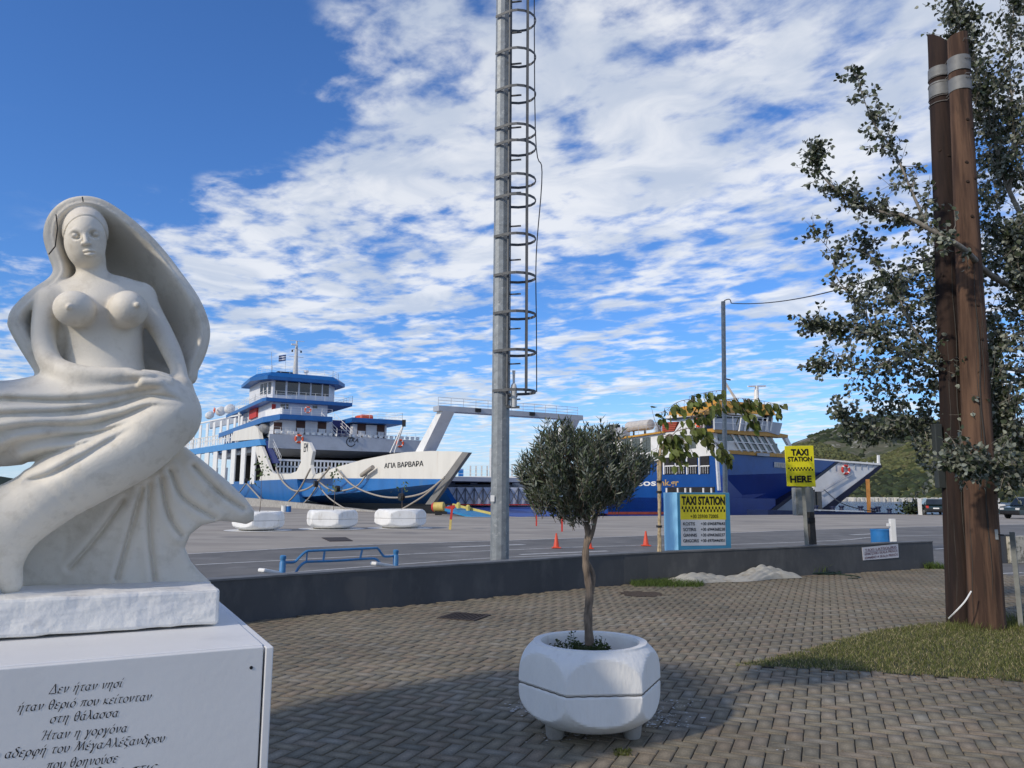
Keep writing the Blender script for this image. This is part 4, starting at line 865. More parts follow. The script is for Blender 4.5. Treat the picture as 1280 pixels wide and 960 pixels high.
# little weeds inside
def leaves_mesh(name, pts, dirs, L, Wd, m, parent, seed=0, kind='stuff', curl=.15, rnd=.6, label=None, nrm=None, shape=0):
    """many small leaves: rhombic blades folded along the midrib"""
    rg = np.random.default_rng(seed); P = np.array(pts, float); D = np.array(dirs, float); D /= np.linalg.norm(D, axis=1)[:, None]+1e-9
    n = len(P); Rv = rg.normal(0, 1, (n, 3)); 
    if nrm is not None: Rv = Rv*rnd+np.array(nrm)
    S = np.cross(D, Rv); S /= np.linalg.norm(S, axis=1)[:, None]+1e-9; Nn = np.cross(S, D)
    l = (L*rg.uniform(.65, 1.2, n))[:, None]; w = (Wd*rg.uniform(.75, 1.15, n))[:, None]
    if shape == 0:   # lance
        vs = [P, P+D*l*.45+S*w/2+Nn*w*.15, P+D*l-Nn*l*curl*.5, P+D*l*.45-S*w/2+Nn*w*.15]
        F = np.array([(0, 1, 2), (0, 2, 3)])
    else:            # broad, lobed-round
        vs = [P, P+D*l*.22+S*w*.46+Nn*w*.12, P+D*l*.62+S*w*.40+Nn*w*.10, P+D*l-Nn*l*curl, P+D*l*.62-S*w*.40+Nn*w*.10, P+D*l*.22-S*w*.46+Nn*w*.12, P+D*l*.5-Nn*l*curl*.1]
        F = np.array([(0, 1, 6), (1, 2, 6), (2, 3, 6), (3, 4, 6), (4, 5, 6), (5, 0, 6)])
    k = len(vs); vv = np.stack(vs, 1).reshape(-1, 3); ff = (F[None]+(np.arange(n)*k)[:, None, None]).reshape(-1, 3)
    o = mesh_obj(name, vv, ff, m, parent); tag(o, label, kind=kind); return o
WEEDM = leafmat('weed_leaf', (0.05, 0.075, 0.02), (0.06, 0.08, 0.03), 0.6, .2)
rg = np.random.default_rng(5)
wt = thing('planter_weeds', PC+Z*.46, 'small wild weeds growing on the soil around the olive trunk', 'weeds'); P_ = []; D_ = []; stem = MB()
for k in range(170):
    a = rg.uniform(0, 6.28); r = rg.uniform(.03, .30)*(1 if math.cos(a+2.4) > -.2 else .4); b = PC+Vector((math.cos(a)*r, math.sin(a)*r, .47)); hh = rg.uniform(.03, .10)*(1.5 if k % 9 == 0 else 1); tip = b+Vector((rg.normal(0, .02), rg.normal(0, .02), hh)); stem.tube([b, tip], .0015, 3, False)
    for j in range(12): q_ = b.lerp(tip, rg.uniform(.2, 1)); P_.append(q_); D_.append((rg.normal(), rg.normal(), rg.uniform(0, .8)))
leaves_mesh('leaves', P_, D_, .028, .014, WEEDM, wt, 3); stem.build('stems', WEEDM, wt)
# ================================================================== OLIVE TREE
OLM = leafmat('olive_leaf', (0.060, 0.080, 0.040), (0.17, 0.19, 0.15), 0.42, .12)
OT = PC+Z*.45; olive = thing('olive_tree', OT, 'young olive tree with a bushy grey green crown in the white planter', 'tree')
DO = PC.y
def op(px, py, dy=0.0): return at(px, py, DO+dy)
tr = [op(737, 806, 0), op(735, 770, .0), op(737, 740, 0.01), op(733, 712, 0), op(732, 690, 0), op(735, 668, .0), op(733, 652, .0)]
smooth_by_angle(MB().tube([Vector(p) for p in spline(tr, 5)], [(.031-.011*i/30)*(1+.09*math.sin(i*1.7)) for i in range(31)], 10).build('trunk', BARK, olive))
smooth_by_angle(MB().tube([Vector(p) for p in spline([op(736, 760, .03), op(742, 720, .03), op(731, 694, .02), op(740, 668, -.02), op(745, 645, -.02)], 5)], .015, 8).build('trunk_shoot', BARK, olive))
CCn = op(727, 597, 0); rg = np.random.default_rng(11)
ax = (op(815, 590)-op(640, 590)).length/2*.96; azz = (op(727, 532)-op(727, 662)).length/2*1.0
bmb = MB(); P_ = []; D_ = []; cs = op(733, 650)
for k in range(14):
    a = rg.uniform(0, 6.28); e = rg.uniform(-.1, 1.2); d = Vector((math.cos(a)*math.cos(e)*ax*.7, math.sin(a)*math.cos(e)*ax*.7, math.sin(e)*azz*.9)); mid = cs.lerp(CCn+d, .5)+Vector((0, 0, .05))
    bmb.tube([Vector(p) for p in spline([cs, mid, CCn+d], 4)], [.016*(1-i/10) for i in range(9)], 5)
for k in range(1000):
    while True:
        x, y, z = rg.uniform(-1, 1, 3)
        if x*x+y*y+z*z < 1: break
    rr = math.sqrt(x*x+y*y+z*z)
    if rr < .35 and rg.random() < .6: continue
    lump = 1+.10*math.sin(3*math.atan2(z, x)+1.2)+.06*math.sin(7*math.atan2(z, x))+.05*math.sin(5*math.atan2(y, x))
    if rg.random() < .16: continue
    zz_ = z*azz if z > 0 else z*azz*(.80-.12*abs(x))
    # flatter shoulders, crown leaning a little to the right
    c = CCn+Vector((x*ax*.97*lump, y*ax*.9, zz_*.92*lump+.03*x))
    g = (c-(cs+Vector((0, 0, -.1)))).normalized(); dr = (g+Vector((rg.normal(0, .35), rg.normal(0, .35), .75+rg.normal(0, .3)))).normalized(); Lt = rg.uniform(.10, .21)*(1.25 if z > .5 else 1)
    b0 = c-dr*Lt*.6; b1 = c+dr*Lt*.5; bend = Vector((rg.normal(0, .015), rg.normal(0, .015), 0)); bmb.tube([b0, (b0+b1)/2+bend, b1], [.0022, .0016, .0008], 3, False)
    nl = int(15+rg.integers(0, 8)); tw = rg.uniform(0, 6.28)
    side = dr.cross(Vector((math.cos(tw), math.sin(tw), .2))).normalized(); oth = dr.cross(side)
    for j in range(nl):
        t = (j//2)/(nl/2); q_ = b0.lerp(b1, .12+.88*t)+bend*(1-abs(2*t-1)); s_ = side if (j//2) % 2 == 0 else oth
        P_.append(q_); D_.append(tuple(dr*rg.uniform(.7, 1.3)+s_*(1 if j % 2 else -1)*rg.uniform(.5, 1.0)+Vector((0, 0, rg.normal(0, .15)))))
leaves_mesh('leaves', P_, D_, .054, .0125, OLM, olive, 4, curl=.1); bmb.build('branches', BARK, olive)
# ---- far planters beyond the road
WP = mat('white_ground_paint', (0.66, 0.66, 0.64), 0.8, 0.08, 5)
SAPM = leafmat('sapling_leaf', (0.10, 0.14, 0.05), (0.12, 0.16, 0.07), .5, .3)
for i, (px, py, lab) in enumerate(((317, 663.5, 'left'), (411, 661.5, 'middle'), (498, 660.5, 'right'))):
    c = ground(px, py+.5); c = c+Vector((0, 0.6, 0)); c.z = 0.01; Rr = 33*c.y/F*.98
    extra = ('white faceted planter beside the tip of the mermaid statue', 'white faceted planter in the middle of the three beyond the road', 'white faceted planter nearest to the name on the ferry bow')[i]
    ring = tag(mesh_obj('painted_ring', [Vector((c.x+math.cos(6.283*k/40)*Rr*1.24, c.y+math.sin(6.283*k/40)*Rr*1.24, .014)) for k in range(40)], [tuple(range(40))], WP), kind='structure')
    planter('planter', c, Rr, Rr*.66, .05, R(35+20*i), extra, 'white planters beyond the road', 84, 18, .84, .9)
    hgt = (2.6, 2.3, 1.9)[i]; t = thing('sapling', c+Z*.5, ('thin bare sapling in the planter beside the statue', 'thin bare sapling in the middle far planter', 'thin bare sapling in the planter below the ferry name')[i], 'sapling', 'saplings in the far planters')
    tip = c+Vector((rg.normal(0, .1), 0, hgt)); MB().tube([c+Z*.5, c.lerp(tip, .5)+Vector((.04, 0, 0)), tip], [.02, .013, .006], 5).build('stem', BARK, t); P_ = []; D_ = []
    for j in range((46, 30, 14)[i]): P_.append(tip+Vector((rg.normal(0, .22), rg.normal(0, .2), rg.normal(-.05, .28)))); D_.append((rg.normal(), rg.normal(), -.8))
    leaves_mesh('leaves', P_, D_, .17, .10, SAPM, t, 30+i, shape=1)
# ================================================================== TALL GALVANISED MAST WITH CAGED LADDER
DM = 14.0; mb = at(624.5, 690, DM); mt = at(629.5, 0, DM); MX = mb.x; tiltx = (mt.x-mb.x)/(mt.z-mb.z)
mast = thing('mast', (MX, DM, 0), 'tall galvanised steel mast with a caged ladder up its side', 'mast')
def mp_(z, dx=0, dy=0): return Vector((MX+tiltx*(z-.8)+dx, DM+dy, z))
m_ = MB(); n8 = 12; vs = []
for z, r in ((0, .172), (16, .135)):
    for k in range(n8): a = 2*math.pi*(k+.35)/n8; vs.append(mp_(z)+Vector((math.cos(a)*r, math.sin(a)*r, 0)))
m_.add(vs, [(k, (k+1) % n8, n8+(k+1) % n8, n8+k) for k in range(n8)]+[tuple(range(n8, 2*n8))]); m_.build('shaft', GALV, mast)
MB().box(mp_(.02), .5, .5, .04).build('base_plate', GALV, mast)
GS = mat('ladder_steel', (0.10, 0.105, 0.11), 0.6, 0.15, 10, metal=.3)
zb = at(630, 508, DM).z
lx0 = .118; rail = MB()
MB().tube([mp_(zb, lx0, -.20), mp_(15.5, lx0+.02, -.20)], .026, 6).build('ladder_rail', GS, mast); MB().tube([mp_(zb, lx0+.03, .22), mp_(15.5, lx0+.03, .22)], .026, 6).build('ladder_rail', GS, mast)
z = zb+.12; k = 0
while z < 14.2:
    MB().box(mp_(z, lx0+.02, .01), .03, .42, .03).build('rung', GS, mast)
    MB().beam(mp_(z, .10, -.02), mp_(z+.01, .36, -.05), .035, .022).build('step_peg', GS, mast); z += .66; k += 1
hoop_px = [490, 441, 394, 347, 299, 251, 226, 185, 165, 118, 72, 26, -22, -70]
for yy in hoop_px:
    zz_ = at(668, yy, DM-.0).z; pts = []
    c0 = Vector((.28, 0, 0))
    for a in range(-135, 136, 22):
        rad = .345; pts.append(mp_(zz_, c0.x+math.cos(R(a))*rad*1.05+ (0.0), math.sin(R(a))*rad))
    pts = [mp_(zz_, -.15, -.12), mp_(zz_, 0.02, -.24)]+pts+[mp_(zz_, .02, .24), mp_(zz_, -.15, .12)]
    b = MB()
    for p, q_ in zip(pts[:-1], pts[1:]): b.beam(p, q_, .010, .050)
    b.build('cage_hoop', GS, mast)
z0_ = at(668, 490, DM).z
MB().box(mp_((z0_+15.5)/2, .475, .30), .04, .02, 15.5-z0_).build('cage_strip', GS, mast)
MB().box(mp_((z0_+15.5)/2, .475, -.30), .045, .022, 15.5-z0_).build('cage_strip', GS, mast)
MB().tube([Vector(p) for p in spline([mp_(z0_, .66, -.0), mp_(z0_+1.2, .655), mp_(z0_+2.6, .65, 0), mp_(at(675, 215, DM).z, .76, 0), mp_(at(666, 160, DM).z, .63, 0), mp_(14, .60)], 6)], .011, 5).build('cable', BLACK, mast)
cb = at(642, 508, DM-.1); smooth_by_angle(MB().lathe(cb-Z*.02, [(.055, 0), (.06, .03), (.06, .36), (.045, .42), (.02, .45), (.025, .62), (.03, .68)], 12).build('antenna', mat('antenna_white', (0.6, 0.61, 0.6), 0.5, 0.1), mast))
MB().box(cb+Vector((-.10, 0, .20)), .34, .05, .05).build('antenna_bracket', GS, mast); MB().box(cb+Vector((-.10, 0, -.01)), .42, .06, .04).build('antenna_bracket', GS, mast)
MB().box(at(615.5, 623, DM-.168), .07, .006, .11).build('sticker', WHITE, mast)
# ================================================================== TWIN WOODEN UTILITY POLES
def wood_mat(name, a, b, c):
    return mat(name, a, 0.9, 0.2, 9, 0.010, 16, col2=b, lo=.38, hi=.60, stretch=(1, 1, .07), grime=c, gscale=16, glo=.55, ghi=.70)
WD1 = wood_mat('dark_wood', (0.034, 0.019, 0.014), (0.014, 0.008, 0.007), (0.012, 0.008, 0.006)); WD2 = wood_mat('brown_wood', (0.135, 0.076, 0.047), (0.045, 0.024, 0.016), (0.030, 0.018, 0.012))
BAND = mat('metal_band', (0.17, 0.175, 0.175), 0.6, 0.12, 10, metal=.15)
def wpole(bx, by, tx, ty, dep, wb, wt_, m, label, topcut, bands, seed):
    b = ground(bx, by); top = at(tx, ty, b.y+dep); t = thing('utility_pole', (b.x, b.y, 0), label, 'utility pole', 'wooden utility poles'); rg = random.Random(seed)
    r0 = wb/2*b.y/F*.97; r1 = wt_/2*top.y/F*.97; n = 22; rows = 40; vs = []; fs = []; ph = [rg.uniform(0, 6.28) for _ in range(8)]
    for i in range(rows+1):
        f = i/rows; c = b.lerp(top, f); rr = r0+(r1-r0)*min(1, f**.8)
        for k in range(n):
            a = 2*math.pi*k/n; w = 1+.02*math.sin(2*a+ph[0]+f*2)+.018*math.sin(5*a+ph[1]+f)+.016*math.sin(9*a+ph[2]+f*1.5)+.012*math.sin(6*f*3+ph[3]+a)
            zz_ = (topcut*math.cos(a+.6)*r1*1.4 if i == rows else 0); vs.append(c+Vector((math.cos(a)*rr*w, math.sin(a)*rr*w, zz_-(.1 if i == 0 else 0))))
    for i in range(rows):
        for k in range(n): fs.append((i*n+k, i*n+(k+1) % n, (i+1)*n+(k+1) % n, (i+1)*n+k))
    fs.append(tuple(range(rows*n, rows*n+n))); o = mesh_obj('pole_shaft', vs, fs, m, t); smooth_by_angle(o, 50)
    for z0p, z1p in bands:
        f0 = (at(tx, z0p, top.y).z-b.z)/(top.z-b.z); f1 = (at(tx, z1p, top.y).z-b.z)/(top.z-b.z); c0 = b.lerp(top, f1); c1 = b.lerp(top, f0)
        smooth_by_angle(MB().lathe(c0, [(r1*1.14, 0), (r1*1.13, (c1-c0).length)], 20, (c1-c0)).build('metal_band', BAND, t))
    # split: a dark drying crack down the face
    cr = MB(); pts = []
    for i in range(16):
        f = .05+.55*i/15; c = b.lerp(top, f); rr = r0+(r1-r0)*f; a = -1.75+.08*math.sin(i*1.3); pts.append(c+Vector((math.cos(a)*rr*1.0, math.sin(a)*rr*1.0, 0)))
    cr.tube(pts, [.002+.006*math.sin(3.1*i/15) for i in range(16)], 5).build('crack', mat('crack_dark', (0.05, 0.045, 0.04)), t)
    for _ in range(9):
        f0 = rg.uniform(0, .7); a0 = rg.uniform(-2.9, -.3); L_ = rg.uniform(.08, .25); P = []
        for i in range(9):
            f = f0+L_*i/8; c = b.lerp(top, f); rr = r0+(r1-r0)*f**.8; a = a0+.05*math.sin(i*1.1+a0); P.append(c+Vector((math.cos(a)*rr, math.sin(a)*rr, 0)))
        MB().tube(P, [.0015+.0035*math.sin(3.1*i/8) for i in range(9)], 4).build('crack', MATS['crack_dark'], t)
    for _ in range(12):
        f = rg.uniform(.08, .9); c = b.lerp(top, f); rr = r0+(r1-r0)*f; a = rg.uniform(-2.6, -.6); d = Vector((math.cos(a), math.sin(a), 0)); MB().lathe(c+d*rr*.97, [(.022, 0), (.016, .012)], 10, d).build('knot', mat('knot_dark', (0.03, 0.018, 0.012), 0.9), t)
    return t, b, top, r0, r1
up1 = wpole(1203, 781, 1173, 50, .15, 37, 26, WD1, 'darker left one of the two wooden poles strapped together', -.55, [(88, 100), (107, 124)], 1)
up2 = wpole(1234, 787, 1197, 46, .0, 42, 25, WD2, 'lighter right one of the two wooden poles, split along its face', .15, [(74, 92), (100, 116)], 2)
wr = MB(); 
def strap(zpx, dz):
    c1 = at(1173, zpx+dz, up1[2].y-.1); pts = []
    a0 = up1[2]; r = .19; z = at(1185, zpx, 9.9).z
    cx1 = up1[1].lerp(up1[2], (z-0)/up1[2].z); cx2 = up2[1].lerp(up2[2], z/up2[2].z); r1 = .155
    P = []
    for a in range(100, 271, 17): P.append(Vector((cx1.x+math.cos(R(a))*r1, cx1.y+math.sin(R(a))*r1, z-dz)))
    for a in range(-90, 81, 17): P.append(Vector((cx2.x+math.cos(R(a))*r1, cx2.y+math.sin(R(a))*r1, z+dz)))
    return P
tie = thing('tie_wire', up2[2], 'twisted wire lashing the tops of the two wooden poles together', 'wire')
for k, (zp, dz) in enumerate(((72, .12), (88, .03), (106, .02), (112, .04))): MB().tube(strap(zp, dz), .006, 5, closed=True).build('wire_loop', mat('wire_grey', (0.22, 0.21, 0.20), 0.6, 0.1, metal=.3), tie)
o = MB().tube([Vector(p) for p in spline([at(1214, 739, 9.52), at(1206, 752, 9.5), at(1194, 765, 9.55), at(1186, 773, 9.7)], 5)], .009, 5).build('rope', WHITE, origin=at(1200, 760, 9.6)); tag(o, 'pale rope hanging across the feet of the two wooden poles', 'rope')
bx_ = at(1243.5, 668, 9.62); t = thing('junction_box', bx_, 'small grey box fixed to the side of the right wooden pole', 'box'); MB().box(bx_, .065, .05, .125, Vector((.95, -.3, 0)).normalized(), Vector((.3, .95, 0)).normalized()).build('case', GALV, t, bevel=.004)
MB().tube([bx_+Vector((.02, -.03, 0)), bx_+Vector((.09, -.03, -.005))], .008, 6).build('lock', BLACK, t)
bk_ = at(1173, 570, 10.15); o = MB().box(bk_, .10, .10, .84).build('cable_duct', mat('duct_grey', (0.035, 0.042, 0.042), 0.6, 0.1), origin=bk_, bevel=.01); tag(o, 'dark grey cable duct on the left side of the wooden poles', 'cable duct')
# slim steel post leaning at the right
p0 = ground(1277, 787); p1 = at(1265, 665, p0.y-.05); t = thing('steel_post', p0, 'slim leaning steel post right of the wooden poles', 'post'); MB().beam(p0-Z*.05, p1, .055, .03).build('post', mat('steel_grey', (0.20, 0.21, 0.20), 0.6, 0.15, 6), t)
# ================================================================== LAMP POST AND CABLE
lp = at(904.5, 610, 18.5); lt = at(904.0, 377, 18.5); t = thing('cable_pole', (lp.x, 18.5, 0), 'thin grey pole rising behind the taxi board with a cable at its top', 'pole')
smooth_by_angle(MB().tube([Vector((lp.x, 18.5, 0)), lt], [.062, .052], 12).build('shaft', GALV, t))
MB().tube([Vector(p) for p in spline([lt-Z*.05, lt+Vector((.04, 0, .03)), lt+Vector((.16, 0, .06)), lt+Vector((.20, 0, -.04))], 4)], .012, 5).build('hook', BLACK, t)
e_ = at(1166, 322, 10.1); c0 = lt+Vector((.20, 0, -.04)); P = [c0.lerp(e_, i/20)-Z*.42*4*(i/20)*(1-i/20)*.5 for i in range(21)]
o = MB().tube(P, .011, 5).build('overhead_cable', BLACK, origin=c0); tag(o, 'black overhead cable sagging from the thin pole to the wooden poles', 'cable')
# ================================================================== BLUE METAL GUARD RAIL BEHIND THE WALL
RBL = mat('rail_blue', (0.05, 0.20, 0.42), 0.4, 0.1, 8, grime=(0.10, 0.22, 0.36), gscale=12)
A0 = WB[8]; rd = (wall_base[3]-wall_base[2]); rp0 = ground(351, 774)
rp = Plane(wall_base[2]+Vector((-rd.y, rd.x, 0)).normalized()*1.1, rd)
rk = thing('bench', rp.hit(425, 712)*1.0-Z*rp.hit(425, 712).z, 'blue tubular steel bench frame with two white seat ends behind the dark wall', 'bench')
for x0, y0, y1 in ((354, 694, 720), (495, 687, 712)):
    p = rp.hit(x0, y0); q_ = Vector((p.x, p.y, 0)); smooth_by_angle(MB().lathe(q_, [(.045, 0), (.045, p.z-.10), (.038, p.z-.09), (.038, p.z-.06), (.045, p.z-.05), (.045, p.z-.01), (.03, p.z)], 14).build('post', RBL, rk))
def rtube(px, r=.019, name='rail'): smooth_by_angle(MB().tube([Vector(p) for p in spline([rp.hit(*p) for p in px], 4)], r, 8).build(name, RBL, rk))
rtube([(357, 703), (368, 702.5), (374, 697), (382, 690), (390, 688.5), (420, 687.3), (465, 685.3), (472, 685.5), (477, 692), (481, 695.5), (493, 695)])
rtube([(369, 717), (374, 709), (381, 703), (390, 702), (420, 701), (460, 698.3), (470, 699), (475, 704), (479, 710)])
rtube([(406, 687.8), (404, 701.6)], .016, 'stay'); rtube([(453, 686), (450, 699)], .016, 'stay'); rtube([(384, 690), (383, 702)], .011, 'stay')
for x0, y0, x1, y1 in ((326, 712.5, 347, 716.5), (466, 704, 490, 708)):
    a = rp.hit(x0, y0, .05); c = rp.hit(x1, y1, -.05); MB().beam(a, c, .14, .055).build('seat_end', WHITE, rk, bevel=.02)
# ================================================================== TAXI BOARDS
TBL = mat('board_blue_shaded', (0.055, 0.24, 0.42), 0.45, 0.05, 3); TBS = mat('board_blue_lit', (0.26, 0.56, 0.80), 0.5, 0.04, 3, grime=(0.14, 0.36, 0.55), gscale=4, glo=.62, ghi=.8)  # front tone darker than the sunlit side, its shade put into the colour
dcr = Vector((16.6*math.tan(math.atan2(ray(846, 650).x, ray(846, 650).y)), 16.6, 0)); tp = Plane(dcr, Vector((math.sin(R(74)), math.cos(R(74)), 0)))
tb = thing('taxi_board', dcr, 'light blue cabinet with a yellow and white taxi station sign behind the wall', 'taxi sign')
a0, zt = tp.az(846, 615.5); a1, _ = tp.az(911.5, 616); _, zb_ = tp.az(846, 690); DB = .62
# side face recedes
sw = tp.pt(a0, 0); b = MB(); b.prism([tp.pt(a0, zb_-.5), tp.pt(a1, zb_-.5), tp.pt(a1, zt), tp.pt(a0, zt)], -tp.n*DB); b.build('cabinet', TBS, tb, bevel=.006)
MB().prism([tp.pt(a0+.004, zb_-.45, .0), tp.pt(a1-.004, zb_-.45, .0), tp.pt(a1-.004, zt-.004, .0), tp.pt(a0+.004, zt-.004, .0)], tp.n*.012).build('front_panel', TBL, tb)
def face(name, x0, y0, x1, y1, m, off, par=tb, pl=tp):
    a, z1_ = pl.az(x0, y0); c, z0_2 = pl.az(x1, y1); return MB().prism([pl.pt(a, z0_2, off), pl.pt(c, z0_2, off), pl.pt(c, z1_, off), pl.pt(a, z1_, off)], pl.n*.004).build(name, m, par)
face('yellow_sheet', 849.5, 617.8, 907, 649.5, mat('taxi_yellow', (0.62, 0.56, 0.03), .5, .05), .013)
face('white_sheet', 850.5, 649.6, 907, 681.5, mat('sheet_grey_white', (0.52, 0.55, 0.60), .5, .04), .0132)
def ptext(name, body, x0, y0, x1, hpx, pl, off, m, par, bold=0.0, shear=0):
    a, z = pl.az(x0, y0); c, _ = pl.az(x1, y0); _, z2_ = pl.az(x0, y0-hpx); text(name, body, pl.pt(a, z, off), pl.d if (pl.pt(c, 0)-pl.pt(a, 0)).dot(pl.d) > 0 else -pl.d, Z, z2_-z, m, par, width=abs(c-a), bold=bold, shear=shear)
ptext('lettering', 'TAXI STATION', 851.5, 630.5, 905.5, 10.2, tp, .0185, INK, tb, .04)
ptext('lettering', '+30 25930 72005', 862.5, 647.5, 897, 4.6, tp, .0185, INK, tb, .006)
for i, (nm, ph_) in enumerate((('KOSTIS', '+30 6945879643'), ('SOTIRIS', '+30 6944368238'), ('GIANNIS', '+30 6944360237'), ('GRIGORIS', '+30 6970446951'))):
    ptext('lettering', nm, 853.5, 656.6+i*7.1, (868, 869.5, 870.5, 873)[i], 4.0, tp, .0185, INK, tb, .012); ptext('lettering', ph_, 875.5, 656.4+i*7.05, 905.5, 3.9, tp, .0185, INK, tb, .012)
def checker(x0, y0, x1, y1, n, pl, off, par):
    b = MB(); a, z1_ = pl.az(x0, y0); c, z0_3 = pl.az(x1, y1); w = (c-a)/n; hh = (z1_-z0_3)/2
    for i in range(n):
        r_ = i % 2; q0 = a+i*w; zb2 = z0_3+(hh if r_ == 0 else 0); b.add([pl.pt(q0, zb2, off), pl.pt(q0+w*.94, zb2, off), pl.pt(q0+w*.94, zb2+hh*.94, off), pl.pt(q0, zb2+hh*.94, off)], [(0, 1, 2, 3)])
    b.build('checker_band', INK, par)
checker(851.5, 632.8, 906, 640.0, 26, tp, .0185, tb)
# yellow sign on its post
Ys = 16.0; yp = Plane(at(1000, 600, Ys)*1.0, Vector((1, .10, 0))); yroot = ground(1010.5, 718)
yt = thing('taxi_sign', (yroot.x, yroot.y, 0), 'bright yellow taxi station here sign on a leaning post before the wall', 'taxi sign')
corners = [(980.8, 557.5), (1016.8, 557.0), (1020, 608.5), (984, 607.8)]
P = [yp.hit(x, y) for x, y in corners]; b = MB(); b.prism([P[3], P[2], P[1], P[0]], -yp.n*.02); b.build('sign_plate', YELLOW, yt, bevel=.008)
ydn = (P[3]-P[0]).normalized(); yrt = (P[1]-P[0]).normalized(); WS = (P[1]-P[0]).length; HS = (P[3]-P[0]).length
def st(body, fx, fy, fw, fh, bold=.04):
    o = P[0]+yrt*WS*fx+ydn*HS*fy+yp.n*.004; text('lettering', body, o, yrt, -ydn, HS*fh, INK, yt, width=WS*fw, bold=bold)
st('TAXI', .20, .235, .60, .155); st('STATION', .07, .385, .84, .115, .03); st('HERE', .11, .905, .74, .16)
b = MB()
for i in range(16):
    o = P[0]+yrt*WS*(.07+.86*i/16)+ydn*HS*(.535+(.045 if i % 2 else 0))+yp.n*.003; b.add([o, o+ydn*HS*.043, o+ydn*HS*.043+yrt*WS*.050, o+yrt*WS*.050], [(0, 1, 2, 3)])
b.build('checker_band', INK, yt)
PG = mat('post_grey', (0.22, 0.23, 0.22), 0.6, 0.12, 8, grime=(0.12, 0.11, 0.10), gscale=6)
MB().beam(Vector((yroot.x, yroot.y, -.05)), at(1001.5, 560, Ys+.09), .075, .06).build('post', PG, yt)
q0 = ground(1019, 717.5); t = thing('meter_box', q0, 'grey electric meter box on a dark post behind the yellow sign', 'meter box')
bxp = Plane(Vector((0, 16.25, 0)), Vector((1, .05, 0))); MB().prect(bxp, 994, 609.5, 1018.5, 644.5, .20).build('case', mat('meter_grey', (0.24, 0.25, 0.25), .6, .06), t, bevel=.01)
MB().prect(bxp, 996.5, 612, 1004.5, 642.5, .012, .014).build('case_door', GALV, t)
MB().beam(Vector((q0.x+.0, q0.y, 0)), at(1013, 640, 16.5), .12, .10).build('post', mat('post_dark', (0.05, 0.045, 0.04), .7, .2, 6), t); MB().box(at(1013.5, 650, 16.45), .14, .12, .1).build('bracket', BLACK, t)
# printed notice on the wall
wp2 = Plane(wall_base[7], wall_base[8]-wall_base[7]); nt_ = thing('wall_notice', wp2.hit(1100, 690, .02), 'small white taxi notice fixed on the dark wall at the right', 'notice')
N4 = [wp2.hit(x, y, .012) for x, y in ((1077.2, 684.5), (1122.2, 679.8), (1123.2, 696.8), (1078.8, 700.4))]; MB().prism([N4[3], N4[2], N4[1], N4[0]], wp2.n*.008).build('board', mat('notice_white', (0.60, 0.60, 0.64), .5, .05), nt_)
ndn = (N4[3]-N4[0]); nrt = (N4[1]-N4[0]); NI = mat('notice_ink', (0.10, 0.02, 0.06), .6); 
for i, s_ in enumerate(('TAXI LATSOURIS', '6944722083 SKALA PRINOS', '6944484714 SKALA PRINOS')): text('lettering', s_, N4[0]+ndn*(.33+.30*i)+nrt*(.06 if i == 0 else .045)+wp2.n*.010, nrt, -ndn, ndn.length*.20, NI, nt_, width=nrt.length*(.88 if i == 0 else .91), bold=.006)
MB().prism([N4[0]+ndn*.37+nrt*.05+wp2.n*.009, N4[0]+ndn*.37+nrt*.94+wp2.n*.009, N4[0]+ndn*.395+nrt*.94+wp2.n*.009, N4[0]+ndn*.395+nrt*.05+wp2.n*.009], wp2.n*.002).build('underline', NI, nt_)
# blue bin and white post behind the wall
bb_ = at(1102.5, 690, 19.3); bb_.z = 0; zt_ = at(1102, 661.5, 19.3).z; smooth_by_angle(tag(MB().lathe(bb_, [(.22, 0), (.235, zt_*.3), (.235, zt_-.03), (.245, zt_-.03), (.245, zt_), (.20, zt_), (.19, zt_-.2)], 26).build('litter_bin', mat('bin_blue', (0.02, 0.16, 0.42), .5, .1, 4), origin=bb_), 'blue round litter bin standing behind the right part of the wall', 'litter bin'))
wpz = at(1117.5, 690, 19.0); t = thing('white_post', (wpz.x, 19.0, 0), 'short white square post beside the blue bin', 'post'); zt_ = at(1117.5, 648.5, 19.0).z; MB().box((wpz.x, 19.0, zt_/2), .125, .1, zt_).build('post', WHITE, t, bevel=.006); MB().box((wpz.x-.09, 18.99, at(1113, 656, 19).z), .09, .06, .07).build('arm', WHITE, t)
# ================================================================== TRAFFIC CONES
CON = mat('cone_orange', (0.62, 0.07, 0.03), .5, .08, 4)
def cone(px, py, hpx, label):
    c = ground(px, py); c.z = .01; hh = hpx*c.y/F; t = thing('traffic_cone', c, label, 'traffic cone', 'orange traffic cones on the road')
    smooth_by_angle(MB().lathe(c+Z*.03, [(hh*.24, 0), (hh*.20, .02), (hh*.06, hh-.06), (hh*.05, hh-.03)], 16).build('cone', CON, t)); MB().box(c+Z*.017, hh*.62, hh*.62, .03).build('base', CON, t, bevel=.01)
cone(695.5, 685.5, 18, 'orange traffic cone between the mast and the olive trunk'); cone(807.5, 682.8, 18, 'orange traffic cone just left of the taxi board'); cone(737.5, 686.5, 14, 'orange traffic cone mostly hidden behind the olive trunk')
